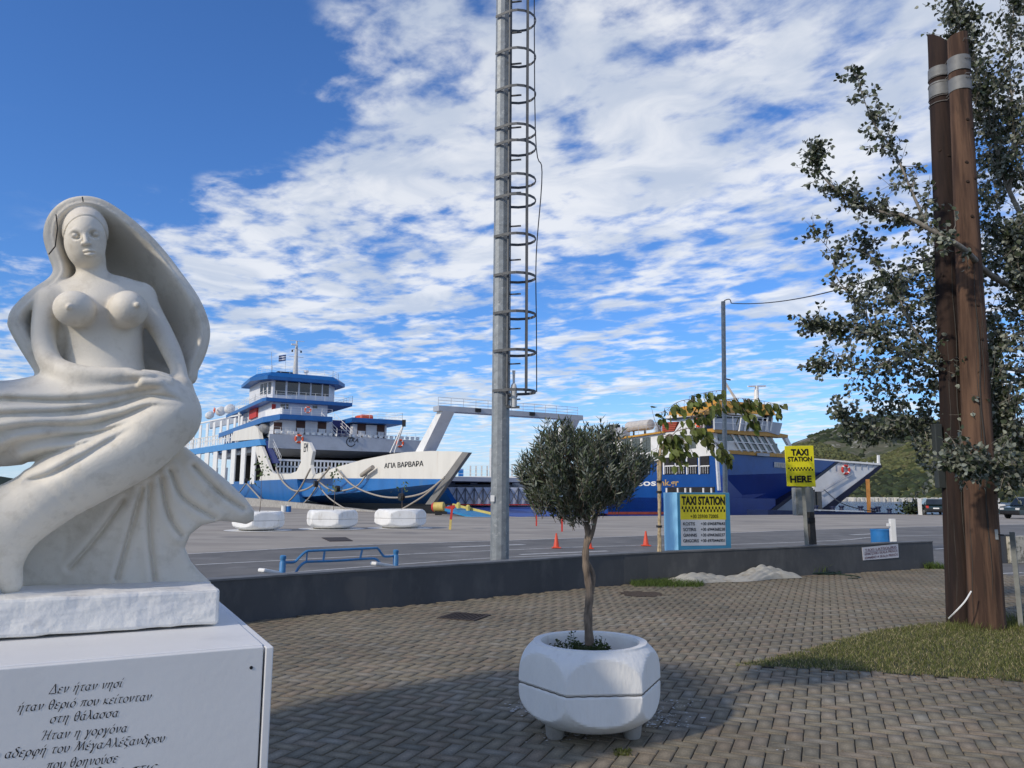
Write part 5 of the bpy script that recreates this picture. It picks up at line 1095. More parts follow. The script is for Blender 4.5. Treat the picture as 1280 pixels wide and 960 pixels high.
# ================================================================== CRUMPLED TARPAULIN, PIPE AND HOSE
tc_ = (ground(836, 730.5)+ground(990, 722.5))/2; tx_ = (ground(990, 722.5)-ground(836, 730.5)); tl = tx_.length; tX = tx_.normalized(); tY = Vector((-tX.y, tX.x, 0)); nu_, nv_ = 190, 56; vs = []; rgt = np.random.default_rng(3)
hm = []
for i in range(nu_+1):
    for j in range(nv_+1):
        u = i/nu_; v = j/nv_; edge = (math.sin(math.pi*v)**.45)*(min(1, u*9)*min(1, (1-u)*10))**.6
        hh = .05+.02*math.sin(u*8+1)+.05*math.exp(-((u-.76)/.12)**2)+.03*math.sin(14*u-4*v)
        fo = .050*abs(math.sin(11*v+5*math.sin(4*u)+9*u))+.030*abs(math.sin(23*v-17*u+3*math.sin(7*u)))+.05*math.exp(-((u-.8)/.16)**2)*abs(math.sin(30*u+7*v))
        yw = .62*(1+.3*math.sin(5*u)+.15*math.sin(13*u+1)); p = tc_-tX*tl/2+tX*(tl*u)+tY*((v-.5)*yw+.05*math.sin(6*u))+tX*.05*math.sin(9*v); vs.append(Vector((p.x, p.y, .03+edge*(hh+fo))))
fs = [(i*(nv_+1)+j, (i+1)*(nv_+1)+j, (i+1)*(nv_+1)+j+1, i*(nv_+1)+j+1) for i in range(nu_) for j in range(nv_)]
o = mesh_obj('tarpaulin', vs, fs, mat('canvas', (0.40, 0.39, 0.35), .85, .08, 3, .002, 40, grime=(0.26, 0.22, 0.16), gscale=2.5, glo=.52, ghi=.7), smooth=True, origin=tc_); tag(o, 'crumpled off-white tarpaulin lying along the foot of the dark wall', 'tarpaulin')
a = ground(976, 716); c = ground(999, 715.5); o = MB().lathe(a+Z*.09, [(.055, 0), (.055, (c-a).length), (.045, (c-a).length), (.045, .05)], 16, (c-a)).build('plastic_pipe', mat('pipe_grey', (0.42, 0.43, 0.43), .5), origin=a); tag(smooth_by_angle(o), 'grey plastic pipe end sticking out of the crumpled tarpaulin', 'pipe')
P = []; hc = ground(1016, 718.5)
for i in range(150):
    a = i*.21; rr = .55-.0016*i+.05*math.sin(i*.7); P.append(Vector((hc.x+math.cos(a)*rr*1.05, hc.y+math.sin(a)*rr*.55, .035+.012*(i/15 % 3)+.01*math.sin(i*.9))))
P += [ground(1048, 720)+Z*.035, ground(1072, 722.5)+Z*.03, ground(1074, 724.5)+Z*.03, ground(1060, 725)+Z*.03]
o = MB().tube([Vector(p) for p in spline(P, 2)], .014, 6).build('garden_hose', mat('hose_green', (0.012, 0.030, 0.022), .5, .1), origin=hc); tag(smooth_by_angle(o, 60), 'coiled dark green hose on the paving by the sign post', 'hose')
# ================================================================== FERRIES
def railing(path, h=1.0, nr=3, sp=1.2, r=.03, rp=.035, par=None, m=WHITE, name='railing', seg=None):
    """stanchions and horizontal bars along a polyline of deck points"""
    b = MB()
    for p, q_ in zip(path[:-1], path[1:]):
        p = Vector(p); q_ = Vector(q_); L = (q_-p).length; n = max(1, round(L/sp))
        for i in range(n+1): c = p.lerp(q_, i/n); b.beam(c, c+Z*h, rp)
        for k in range(nr): z = h*(k+1)/nr; b.beam(p+Z*z, q_+Z*z, r)
    return b.build(name, m, par)
def lifebuoy(c, n, R_=.38, par=None, m=ORANGE):
    n = Vector(n).normalized(); x = n.cross(Z).normalized(); y = x.cross(n); b = MB(); b.tube([Vector(c)+(x*math.cos(a)+y*math.sin(a))*R_*.8 for a in [6.283*k/18 for k in range(18)]], R_*.24, 8, closed=True); o = smooth_by_angle(b.build('lifebuoy', m, par), 60)
    w = MB()
    for k in range(4):
        a = .785+1.571*k; p = Vector(c)+(x*math.cos(a)+y*math.sin(a))*R_*.8; t_ = (-x*math.sin(a)+y*math.cos(a)); w.tube([p-t_*R_*.12, p+t_*R_*.12], R_*.27, 8)
    w.build('band', WHITE, o); return o
FWD = Vector((math.sin(R(150)), math.cos(R(150)), 0)); TRV = Vector((FWD.y*-1, FWD.x, 0)); TRV = Vector((.866, .5, 0))
F1 = Vector((-32.0, 101.2, 0)); TIP = F1+FWD*51.8+TRV*3.3
side = Plane(F1, FWD); bow = Plane(F1+FWD*8, TIP-(F1+FWD*8))
def PFr(off): p = Plane(F1+FWD*off, TRV); return p
f0 = PFr(0); fe = thing('ferry', (F1+FWD*10+TRV*10).x and (F1+FWD*10+TRV*10)+Z*SEA_Z, 'white and blue open deck car ferry with Greek name on its bow, moored left', 'ferry')
# hull: chine facets on the bow, one long wall aft
WHH = mat('hull_white', (0.70, 0.68, 0.62), .5, .04, .5, .0, 1, grime=(0.50, 0.38, 0.26), gscale=1.1, glo=.58, ghi=.85, stretch=(1, 1, .2))
def zon(pl, x, y): return pl.az(x, y)
def hull_strip(name, pl, top, bot, push_t, push_b, m, th=.5):
    """skin between two surveyed lines; pushes lean it inwards"""
    A = [pl.hit(x, y)-pl.n*push_t for x, y in top]; B = [pl.hit(x, y)-pl.n*push_b for x, y in bot]; n = len(A); vs = A+B; fs = [(i, i+1, n+i+1, n+i) for i in range(n-1)]
    vs += [v-pl.n*th for v in A+B]; fs += [(2*n+i+1, 2*n+i, 3*n+i, 3*n+i+1) for i in range(n-1)]
    fs += [(i+1, i, 2*n+i, 2*n+i+1) for i in range(n-1)]+[(n+i, n+i+1, 3*n+i+1, 3*n+i) for i in range(n-1)]+[(0, n, 3*n, 2*n), (2*n-1, n-1, 3*n-1, 4*n-1)]
    return mesh_obj(name, vs, fs, m, fe)
xs = [370, 385, 402, 420, 438, 454, 471, 489, 509, 524, 540, 552]
ytop = np.interp(xs, [343, 371, 391, 402, 420, 454, 489, 509, 540, 578], [592, 591, 593, 590.6, 584, 574.4, 567.5, 565, 563.6, 565])
bl_y = np.interp(xs, [283, 324, 371, 430, 552], [602.6, 600.6, 598.6, 597.8, 598.8])
ch_y = np.interp(xs, [370, 420, 548], [622, 618, 604.5])
bt_y = np.interp(xs, [300, 400, 530], [627.5, 628.5, 630])
hull_strip('bow_bulwark', bow, [(x, y) for x, y in zip(xs, ytop)]+[(566, 564), (578, 565)], [(x, y) for x, y in zip(xs, bl_y)]+[(553, 598.8), (553.5, 598.8)], 0, 0, WHH, .35)
hull_strip('hull_side', bow, list(zip(xs, bl_y)), list(zip(xs[:-1], ch_y[:-1]))+[(549, 604)], 0, 0, BLUE, .5)
hull_strip('hull_chine', bow, list(zip(xs[:-1], ch_y[:-1]))+[(549, 604)], list(zip(xs[:-2], bt_y[:-2]))+[(531, 629.5), (531.5, 629.5)], 0, 2.6, BLUE, .5)
bA = [bow.hit(x, y)-bow.n*2.6 for x, y in list(zip(xs[:-2], bt_y[:-2]))+[(529, 629.5)]]; b = MB(); vs = bA+[Vector((v.x, v.y, SEA_Z-.5)) for v in bA]; n = len(bA); b.add(vs, [(i, i+1, n+i+1, n+i) for i in range(n-1)]); b.build('boot_topping', BLACK, fe)
# aft hull and side
S = lambda x, y, o=0: side.hit(x, y, o)
xa = [228, 260, 283, 324, 371]; hull_strip('hull_side', side, list(zip(xa, np.interp(xa, [228, 283, 324, 371], [606.5, 602.6, 600.6, 598.6]))), list(zip(xa, [628]*5)), 0, .4, BLUE, .6)
aftE = side.az(228, 606)[0]
b = MB(); b.prism([side.pt(aftE, SEA_Z-.5, -.5), side.pt(8, SEA_Z-.5, -.5), side.pt(8, .2, -.5), side.pt(aftE, .2, -.5)], TRV*18); b.build('hull_body', BLACK, fe)
# side cut-out strip: white post, tongue and low bulwark
tongue = [(376, 551.5), (386, 553), (391, 564), (388, 581), (391, 593.8), (402, 590.6), (402, 598.2), (371, 598.7), (324, 600.7), (327, 590), (318, 558.5), (326.8, 557.5), (331.5, 569), (338, 587.5), (342.5, 592), (363, 592), (370.6, 589), (376, 578)]
MB().panel(side, tongue, .35).build('side_bulwark', WHH, fe)
MB().panel(side, [(288, 551.6), (292, 539.4), (318, 532), (322, 534.7), (324.7, 548.7)], .5, .05).build('side_screen', WHH, fe)
MB().panel(side, [(225, 563.5), (324, 548.7), (326.5, 556.3), (225, 570.5)], .8, .1).build('side_belt', mat('belt_blue', (0.05, 0.24, 0.55), .45, .06, 1), fe)
for i, x in enumerate((236, 246.8, 257.3, 268, 279, 290.5, 303, 316)):
    y0 = np.interp(x, [225, 326], [569.5, 557]); MB().prect(side, x-1.3, y0, x+1.3, 605, .18, .02).build('stanchion', WHITE, fe)
zdeck = side.az(330, 601)[1]
b = MB()
for x in (240, 252, 262, 274, 285, 297, 309): b.prect(Plane(F1+TRV*17, FWD), x+6, 585, x+8, 603, .4)
b.build('far_stanchions', GREYP, fe)
cd = f0.az(400, 596)[1]
MB().prism([F1+TRV*5+FWD*40+Z*zdeck, F1+TRV*17+FWD*40+Z*zdeck, F1+TRV*20+Z*zdeck-FWD*50, F1+TRV*1+Z*zdeck-FWD*50], -Z*.4).build('car_deck', GREYP, fe)
# rear roof over the garage and its side framing
zb1 = f0.az(340, 560)[1]; zb0 = f0.az(340, 542.3)[1]
LW = f0.az(337, 545)[0]; RW = f0.az(531, 552)[0]
def fbox(t0, t1, z0_, z1_, s0, s1, name, m, bev=0, par=fe): return MB().prism([F1+TRV*t0+FWD*s0+Z*z0_, F1+TRV*t1+FWD*s0+Z*z0_, F1+TRV*t1+FWD*s1+Z*z0_, F1+TRV*t0+FWD*s1+Z*z0_], Z*(z1_-z0_)).build(name, m, par, bevel=bev)
fbox(LW, RW, zb1, zb0, -.4, 0, 'front_beam', GREYP); fbox(1.6, RW, zb1+.3, zb0-.05, -48, -.4, 'cabin_deck', WHITE)
fbox(.3, RW+.2, zb0-.9, zb0-.2, -46, -6, 'deck_edge', FASCIA)
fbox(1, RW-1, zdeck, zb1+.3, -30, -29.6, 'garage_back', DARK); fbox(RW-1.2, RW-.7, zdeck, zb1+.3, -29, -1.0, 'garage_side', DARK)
# trucks' cages of the open deck: white lattice seen below the beam
b = MB()
for x in np.arange(345, 462, 4.6): b.prect(Plane(F1+FWD*1.0, TRV), x, 577, x+.9, 598, .08)
for y in (576, 584, 592): b.prect(Plane(F1+FWD*1.0, TRV), 345, y, 466, y+1.0, .08)
b.build('deck_barrier', WHITE, fe)
# emblem of the line: an open ring with three letters
def emblem(pl, cx, cy, w, off):
    c = pl.hit(cx, cy, off); x = pl.d if (pl.hit(cx+5, cy)-pl.hit(cx, cy)).dot(pl.d) > 0 else -pl.d; u1 = (pl.hit(cx+w/2, cy)-pl.hit(cx-w/2, cy)).length; r = u1*.36
    b = MB(); P = [c-x*u1*.12+(x*math.cos(a)+Z*math.sin(a))*r for a in [R(40+k*12) for k in range(26)]]; b.tube(P, u1*.035, 6); b.build('emblem_ring', INK, fe); text('emblem_letters', 'EKA', c-x*u1*.30-Z*r*.05, x, Z, u1*.34, INK, fe, width=u1*.80, shear=.25, bold=.01)
emblem(f0, 440.5, 552.5, 15, .03)
text('lettering', 'EM', side.hit(379.5, 565, .03), FWD, Z, 1.0, INK, fe, width=(side.hit(384.5, 565)-side.hit(379.5, 565)).length, shear=.1)
text('ship_name', 'ΑΓΙΑ ΒΑΡΒΑΡΑ', bow.hit(480.3, 585.2, .03), bow.d, Z, (bow.hit(480, 579)-bow.hit(480, 585)).length, INK, fe, width=(bow.hit(528.5, 583)-bow.hit(480, 583)).length, bold=.012)
# cabins on the bridge deck
zc = zb0; zf2 = f0.az(400, 526)[1]; zf2t = f0.az(400, 520.8)[1]
a_l = f0.az(346, 530)[0]; a_r1 = f0.az(415.5, 530)[0]; b_l = f0.az(440, 530)[0]; b_r = f0.az(483.5, 530)[0]
SBK = -1.2; fc = PFr(SBK)
cabw = mat('cabin_white', (0.66, 0.68, 0.72), .5, .04, 1.0, grime=(.55, .55, .55), gscale=1.5, glo=.6, ghi=.9)
A_l = 1.2; A_r = fc.az(415.5, 530)[0]; B_l = fc.az(441, 530)[0]; B_r = fc.az(483.5, 530)[0]
fbox(A_l, A_r, zc, zf2, -30, SBK, 'cabin_block', cabw); fbox(B_l, B_r, zc, zf2-.1, -24, SBK, 'cabin_block', cabw); fbox(A_r, B_l, zc, zf2, -14, -9, 'stair_recess', cabw)
for x0, x1, y0, y1 in ((342.5, 352, 527.5, 543), (370.5, 381, 525.5, 543), (397.5, 407.5, 527, 543.5), (447, 457, 529, 546), (471.5, 480.5, 531, 547.5)):
    d = MB().prect(fc, x0, y0, x1, y1, .08, .07).build('door', mat('door_brown', (0.06, 0.022, 0.015), .5, .2, 3), fe); MB().prect(fc, x0+.8, (y0+y1)/2+1, x1-.8, y1-1, .03, .10).build('door_panel', cabw, d)
    for yy in ((y0+y1)/2+.5,): MB().prect(fc, x0-.6, y0-.8, x1+.6, y0-.1, .1, .10).build('door_frame', WHITE, d)
def fascia(pl_s, x0, x1, yt0, yt1, yb, s1, name='deck_edge', back=30, m=FASCIA):
    p = PFr(pl_s); a0, z1_ = p.az(x0, yt0); a1, _ = p.az(x1, yt1); z0_ = p.az(x0, yb)[1]; return fbox(a0, a1, z0_, z1_, pl_s-back, pl_s, name, m)
fascia(.6, 350, 415.8, 517.3, 521, 523.3, 0, back=36); fascia(.6, 440, 503.8, 521.7, 525.5, 527.3, 0, back=22); 
p6 = PFr(.6); t35 = p6.az(350, 520)[0]; zt2 = p6.az(350, 517.3)[1]
# port side run of that deck edge
MB().prism([F1+TRV*.2+FWD*-5+Z*(zt2-.75), F1+TRV*t35+FWD*.6+Z*(zt2-.75), F1+TRV*t35-FWD*40+Z*(zt2-.75), F1+TRV*.2-FWD*40+Z*(zt2-.75)], Z*.75).build('deck_edge', FASCIA, fe)
MB().prism([F1+TRV*.5+FWD*-5+Z*(zt2), F1+TRV*(t35+.3)+FWD*.2+Z*(zt2), F1+TRV*(t35+.5)+FWD*.2+Z*(zt2), F1+TRV*.7-FWD*5+Z*(zt2)], Z*.9).build('screen', WHITE, fe)
railing([p6.pt(t35, zt2), p6.pt(p6.az(415, 520)[0], zt2)], 1.0, 3, 1.5, par=fe); 
zt2b = p6.az(440, 521.7)[1]; railing([p6.pt(p6.az(440.5, 520)[0], zt2b), p6.pt(p6.az(503, 520)[0], zt2b), p6.pt(p6.az(503, 520)[0], zt2b)-FWD*20], 1.0, 3, 1.3, par=fe)
fbox(p6.az(462, 520)[0], p6.az(478, 520)[0], zt2b, zt2b+.9, -6, -3, 'rescue_boat', ORANGE, .2)
railing([f0.pt(LW, zb0, -.1), f0.pt(RW, zb0, -.1)], .95, 2, 1.4, par=fe)
b = MB()
for i in range(26):
    a = LW+1+(RW-LW-2)*i/25; b.box(F1+TRV*a-FWD*.35+Z*(zb0+.28), .5, .35, .42, TRV, FWD, Z)
b.build('deck_seats', WHITE, fe, bevel=.08)
# level three
p3_ = PFr(-5); l3a, z3t = p3_.az(333, 496.5); l3b, _ = p3_.az(440.5, 504); z3b = p3_.az(333, 501)[1]
fbox(l3a+1.0, p3_.az(412, 510)[0], zt2, z3b, -26, -6, 'cabin_block', cabw); fbox(l3a, l3b, z3b, z3t, -34, -5, 'deck_edge', FASCIA)
MB().prism([F1+TRV*(l3a-.3)-FWD*6+Z*z3b, F1+TRV*l3a-FWD*5+Z*z3b, F1+TRV*l3a-FWD*34+Z*z3b, F1+TRV*(l3a-.3)-FWD*34+Z*z3b], Z*(z3t-z3b)).build('deck_edge', FASCIA, fe)
pw3 = PFr(-6)
for x0, x1, y0, y1 in ((351, 356, 505, 511.5), (358, 360.5, 505, 511), (391, 396.5, 507, 511)): MB().prect(pw3, x0, y0, x1, y1, .08, .06).build('window', GLASS, fe)
fr_ = PFr(-5.9); 
for x0, x1, y0, y1 in ((340, 344.5, 505, 512),): MB().prect(pw3, x0, y0, x1, y1, .3, .1).build('red_cabinet', RED, fe)
rl = Plane(F1+TRV*(l3a+.9), FWD); MB().prect(rl, 312, 507, 320, 521, .4, .2).build('red_locker', RED, fe)
railing([p3_.pt(l3a-.3, z3t)-FWD*6, p3_.pt(l3a, z3t), p3_.pt(l3b, z3t), p3_.pt(l3b, z3t)-FWD*18], 1.0, 3, 1.4, par=fe)
railing([p3_.pt(l3a-.3, z3t)-FWD*28, p3_.pt(l3a-.3, z3t)-FWD*6], 1.0, 3, 1.4, par=fe)
# wheelhouse
pw = PFr(-7); wa, _ = pw.az(341, 490); wb_, _ = pw.az(411.5, 490); zr0 = pw.az(370, 476.5)[1]; zr1 = pw.az(370, 470.0)[1]
wl_ = PFr(-10).az(324, 490)[0]
poly = [F1+TRV*wa-FWD*7, F1+TRV*wb_-FWD*7, F1+TRV*(wb_+1.4)-FWD*9, F1+TRV*(wb_+1.4)-FWD*17, F1+TRV*wl_-FWD*17, F1+TRV*wl_-FWD*10]
MB().prism([p+Z*z3t for p in poly], Z*(zr0-z3t)).build('wheelhouse', cabw, fe)
for x0, x1 in ((344.5, 356.3), (360, 372.2), (375.5, 387.2), (390, 401.8), (404.3, 410.8)):
    yo = (x0-344)/67*2.4; MB().prect(pw, x0, 476.0+yo, x1, 493.5+yo, .08, .05).build('window', GLASS, fe)
wsd = Plane(F1+TRV*wa-FWD*7, (F1+TRV*wl_-FWD*10)-(F1+TRV*wa-FWD*7))
for x0, x1 in ((325.5, 328), (330, 332.5), (335.5, 338)): MB().prect(wsd, x0, 480.5-(x0-325)*.2, x1, 493-(x0-325)*.1, .08, .05).build('window', GLASS, fe)
def off_poly(P, d):
    c = sum((Vector(p) for p in P), Vector())/len(P); return [Vector(p)+(Vector(p)-c).normalized()*d for p in P]
ro = off_poly(poly, 1.5); r1_ = off_poly(poly, .5); n = 6; vs = [p+Z*(zr0-.15) for p in ro]+[p+Z*(zr0+.35) for p in ro]+[p+Z*(zr1+.25) for p in r1_]
mesh_obj('roof', vs, [tuple(range(6))]+[(i, (i+1) % 6, 6+(i+1) % 6, 6+i) for i in range(6)]+[(6+i, 6+(i+1) % 6, 12+(i+1) % 6, 12+i) for i in range(6)]+[tuple(range(12, 18))], FASCIA, fe)
zr = zr1+.25; rr_ = [p+Z*zr for p in r1_]; railing([rr_[5], rr_[0], rr_[1], rr_[2], rr_[3]], .9, 3, 1.3, .025, .03, par=fe)
fbox(wa+1, wa+3.2, zr, zr+.55, -10, -9, 'roof_locker', DARK)
mstc = PFr(-10); ma, _ = mstc.az(369, 470); mz = mstc.az(369, 425)[1]; mc = mstc.pt(ma, 0); 
M_ = MB().lathe(mc+Z*zr, [(.42, 0), (.22, (mz-zr)*.75), (.12, (mz-zr)*.98)], 10).build('signal_mast', mat('mast_grey', (0.55, 0.55, 0.53), .6, .1), fe)
H_ = mz-zr
for f_, w_ in ((.55, 2.2), (.98, 2.2), (.74, 1.2)): MB().beam(mc+Z*(zr+H_*f_)-TRV*w_/2, mc+Z*(zr+H_*f_)+TRV*w_/2, .07).build('yard', WHITE, M_)
MB().box(mc+Z*(zr+H_*.86)-TRV*.45+FWD*.4, .9, .3, .22, TRV, FWD, Z).build('radar', WHITE, M_); MB().box(mc+Z*(zr+H_*.70)+TRV*.7, .2, .2, .3).build('lamp', BLACK, M_); MB().box(mc+Z*(zr+H_*.70)-TRV*.6, .2, .2, .3).build('lamp', BLACK, M_)
MB().lathe(mc+TRV*1.6+Z*zr, [(.32, 0), (.18, .7), (.36, .9), (.36, 1.15)], 10).build('searchlight', WHITE, fe)
# Greek flag: blue and white stripes on a sagging cloth
fl0 = mc-TRV*1.5+Z*(zr+H_*.42); fs_ = MB(); fw_ = MB()
for i in range(5):
    t_ = fs_ if i % 2 == 0 else fw_; z0_ = .9-i*.18; vs = []
    for k in range(9): x = -k*.13; yv = .06*math.sin(k*.9); vs += [fl0+TRV*x+FWD*yv+Z*(z0_-k*.03), fl0+TRV*x+FWD*yv+Z*(z0_-.18-k*.03)]
    t_.add(vs, [(2*k, 2*k+1, 2*k+3, 2*k+2) for k in range(8)])
fo = fs_.build('flag', mat('flag_blue', (0.02, 0.05, 0.18), .8, .1), fe); fw_.build('white_stripes', WHITE, fo)
MB().beam(fl0+Z*1.0-Z*0, mc-TRV*1.5+Z*zr, .02).build('halyard', BLACK, fe); MB().beam(PFr(-8).hit(339.8, 470), PFr(-8).hit(339.5, 440), .05).build('whip_antenna', GREYP, fe)
# stairs between the cabins and the forward stair
def stairs(A, B, wdir, w, n, m, name='stair'):
    b = MB(); A = Vector(A); B = Vector(B)
    for i in range(n): c = A.lerp(B, (i+.5)/n); b.box(c, w, .34, .07, wdir, wdir.cross(Z), Z)
    o = b.build(name, m, fe); r = MB()
    for s in (-.5, .5):
        r.beam(A+wdir*w*s, B+wdir*w*s, .07, .25); r.beam(A+wdir*w*s+Z*1, B+wdir*w*s+Z*1, .06); r.beam(A+wdir*w*s+Z*.5, B+wdir*w*s+Z*.5, .04)
        for k in range(5): c = A.lerp(B, k/4)+wdir*w*s; r.beam(c, c+Z*1, .05)
    r.build('stair_rail', WHITE, o); return o
NAVY = mat('navy_steps', (0.012, 0.02, 0.12), .5, .1); sA = PFr(.6); stairs(sA.pt(sA.az(430, 545)[0], zb0+.1)-FWD*.2, sA.pt(sA.az(423, 520)[0], zt2)-FWD*5, TRV, 1.9, 12, NAVY)
MB().prect(PFr(-2.4), 416, 525, 437, 543, .1).build('stair_back', NAVY, fe)
MB().panel(Plane(F1+TRV*.6, FWD), [(326, 551), (336, 551), (349, 579), (337, 579)], .1).build('stair_back', NAVY, fe)
railing([S(336, 548, -.6), S(351, 580, -.6)], 1.0, 2, .9, par=fe)
# side gallery aft: two decks of slim posts and rails, life-raft drums
sg = Plane(F1+TRV*.3, FWD)
for x in np.arange(232, 305, 8.6): MB().prect(sg, x, np.interp(x, [232, 300], [536, 521]), x+1.0, np.interp(x, [232, 300], [563, 548]), .12).build('gallery_post', WHITE, fe)
b = MB(); b.panel(sg, [(228, 532.5), (300, 517.5), (300, 519.2), (228, 534.3)], .25); b.panel(sg, [(228, 551), (290, 541), (290, 542), (228, 552.1)], .12); b.panel(sg, [(228, 556), (290, 546), (290, 546.8), (228, 557)], .12); b.build('gallery_beam', WHITE, fe)
b = MB()
for x in np.arange(229, 292, 3.0): b.prect(sg, x, np.interp(x, [228, 290], [551, 541]), x+.45, np.interp(x, [228, 290], [562.5, 553]), .05)
tag(b.build('gallery_rail', WHITE, fe), kind='stuff')
fbox(2.2, RW-2, zb0, zb0+2.6, -46, -26, 'aft_cabin', mat('aft_cabin_blue', (0.10, 0.22, 0.42), .5, .1, 1), 0)
MB().panel(sg, [(297.5, 509), (308, 507.5), (308, 509), (299, 510.4), (299, 543), (297.5, 543)], .15).build('davit', WHITE, fe)
MB().panel(Plane(F1+TRV*2.2, FWD), [(262, 527), (300, 516), (318, 512), (318, 524), (300, 527), (262, 536)], .3).build('gallery_roof', GREYP, fe)
for x, y, r in ((262, 519, .95), (276, 514, 1.05), (287, 511, 1.0)): c = sg.hit(x, y, -1.2); smooth_by_angle(MB().lathe(c-FWD*.9, [(.3, -.5), (r*.75, -.3), (r*.8, 0), (r*.8, 1.8), (r*.75, 2.1), (.3, 2.3)], 14, FWD).build('liferaft_drum', WHITE, fe))
smooth_by_angle(MB().lathe(S(331, 536, -.9)-FWD*1.5, [(.2, -.4), (.75, .2), (.85, 1.5), (.7, 2.8), (.2, 3.2)], 12, FWD).build('rescue_dinghy', mat('dinghy_grey', (.2, .21, .22), .6), fe))
nf = -FWD*-1
for x, y, pl, rr in ((385, 512.5, p3_, .5), (374, 548.5, f0, .6), (500, 554, f0, .6)): lifebuoy(pl.hit(x, y, .15), FWD, rr, fe)
lifebuoy(sg.hit(268, 513, .1), -TRV, .55, fe)
# bow: ramp cheek, gantry
MB().panel(bow, [(578, 565), (586, 565.6), (540, 630.5), (531.5, 630.5)], .3, .06).build('bow_cheek', mat('cheek_grey', (0.20, 0.195, 0.185), .6, .1, 1), fe)
MB().prism([TIP-bow.d*1.0+Z*(bow.az(585, 566)[1]-.15), TIP+Z*(bow.az(585, 566)[1]-.15), TIP+TRV*14.5+Z*(bow.az(585, 566)[1]-.15), TIP+TRV*14.5-FWD*1+Z*(bow.az(585, 566)[1]-.15)], -Z*.05) and None
gp0 = TIP-FWD*5.2+TRV*.4; gan = Plane(gp0, TRV); g0, gzt = gan.az(545, 507.5); g1, _ = gan.az(724.5, 521); gzb = gan.az(545, 514)[1]
def gb(t0, t1, z0_, z1_, name, w=1.1): return MB().prism([gp0+TRV*t0+FWD*w/2+Z*z0_, gp0+TRV*t1+FWD*w/2+Z*z0_, gp0+TRV*t1-FWD*w/2+Z*z0_, gp0+TRV*t0-FWD*w/2+Z*z0_], Z*(z1_-z0_)).build(name, GREYP, fe)
gt0 = g0; gb(gt0, g1, gzb, gzt, 'gantry_beam'); railing([gan.pt(gt0+.2, gzt), gan.pt(g1-.2, gzt)], .75, 3, 1.15, .03, .035, par=fe, m=GREYP)
for t_ in (.62, .25): MB().box(gp0+TRV*(gt0+(g1-gt0)*t_)+FWD*.6+Z*(gzb+.25), .5, .15, .3, TRV, FWD, Z).build('floodlight', BLACK, fe)
for t_, dd in ((gt0+.9, 1), (g1-.9, -1)):
    topc = gp0+TRV*t_+Z*gzb; botc = gp0+TRV*(t_-dd*.3)-FWD*4.2+Z*(bow.az(530, 565)[1]-.6)
    b = MB(); b.prism([topc+TRV*.55+FWD*.6, topc-TRV*.55+FWD*.6, topc-TRV*.55-FWD*.6, topc+TRV*.55-FWD*.6], Z*.01); vs = [topc+TRV*x+FWD*y for x, y in ((.55, .55), (-.55, .55), (-.55, -.55), (.55, -.55))]+[botc+TRV*x+FWD*y for x, y in ((.6, .9), (-.6, .9), (-.6, -.9), (.6, -.9))]
    MB().add(vs, [(0, 1, 2, 3), (4, 7, 6, 5)]+[(i, (i+1) % 4, 4+(i+1) % 4, 4+i) for i in range(4)]).build('gantry_leg', WHITE, fe)
MB().beam(bow.hit(488, 566, -1), bow.hit(505, 529, -1), .12).build('bow_davit', WHITE, fe); MB().beam(bow.hit(493, 566, -1), bow.hit(505, 529, -1), .10).build('bow_davit', WHITE, fe)
MB().box(bow.hit(505, 529, -1), .3, .3, .6).build('davit_head', BLACK, fe)
# far bulwark so the bow is not one-sided
TF = TIP+TRV*14.5; MB().prism([TF+Z*(zdeck+.2), TF+Z*3.6, TF-FWD*26+Z*3.3, TF-FWD*40+TRV*3+Z*zdeck], TRV*.3).build('far_bulwark', WHH, fe)
# mooring ropes slung along the side
def rope(pl, pts, off, r, name='mooring_rope'):
    P = [pl.hit(x, y, off) for x, y in pts]; o = MB().tube([Vector(p) for p in spline(P, 5)], r, 6).build(name, ROPE, fe); smooth_by_angle(o, 70)
rope(side, [(345, 585), (352, 600), (365, 612), (378, 613), (392, 606), (408, 590), (412, 583)], .5, .10); rope(side, [(388, 586), (374, 612), (358, 629), (345, 631), (330, 627), (318, 615), (308, 604)], .6, .10)
rope(bow, [(388, 588), (400, 603), (415, 613), (430, 613), (447, 607), (459, 592)], .4, .08); rope(bow, [(452, 594), (459, 589), (466, 584)], .5, .22, 'rope_fender')
rope(side, [(308, 604), (302, 612), (296, 620), (290, 628)], .6, .09); rope(bow, [(397, 607), (385, 624), (368, 639)], .8, .09); rope(bow, [(398, 607), (410, 621), (425, 632), (442, 641)], 1.5, .07)
rope(bow, [(420, 585), (440, 606), (470, 619), (500, 622), (530, 616), (552, 600), (556, 596)], .5, .08); rope(bow, [(552, 600), (532, 618), (512, 631), (494, 641)], 1.2, .07)
for x, y, pl in ((309, 601, side), (397, 605, side), (424, 611, bow), (504, 621, bow)): MB().lathe(pl.hit(x, y, .6), [(.32, 0), (.32, .35)], 10, pl.n).build('tyre_fender', BLACK, fe)
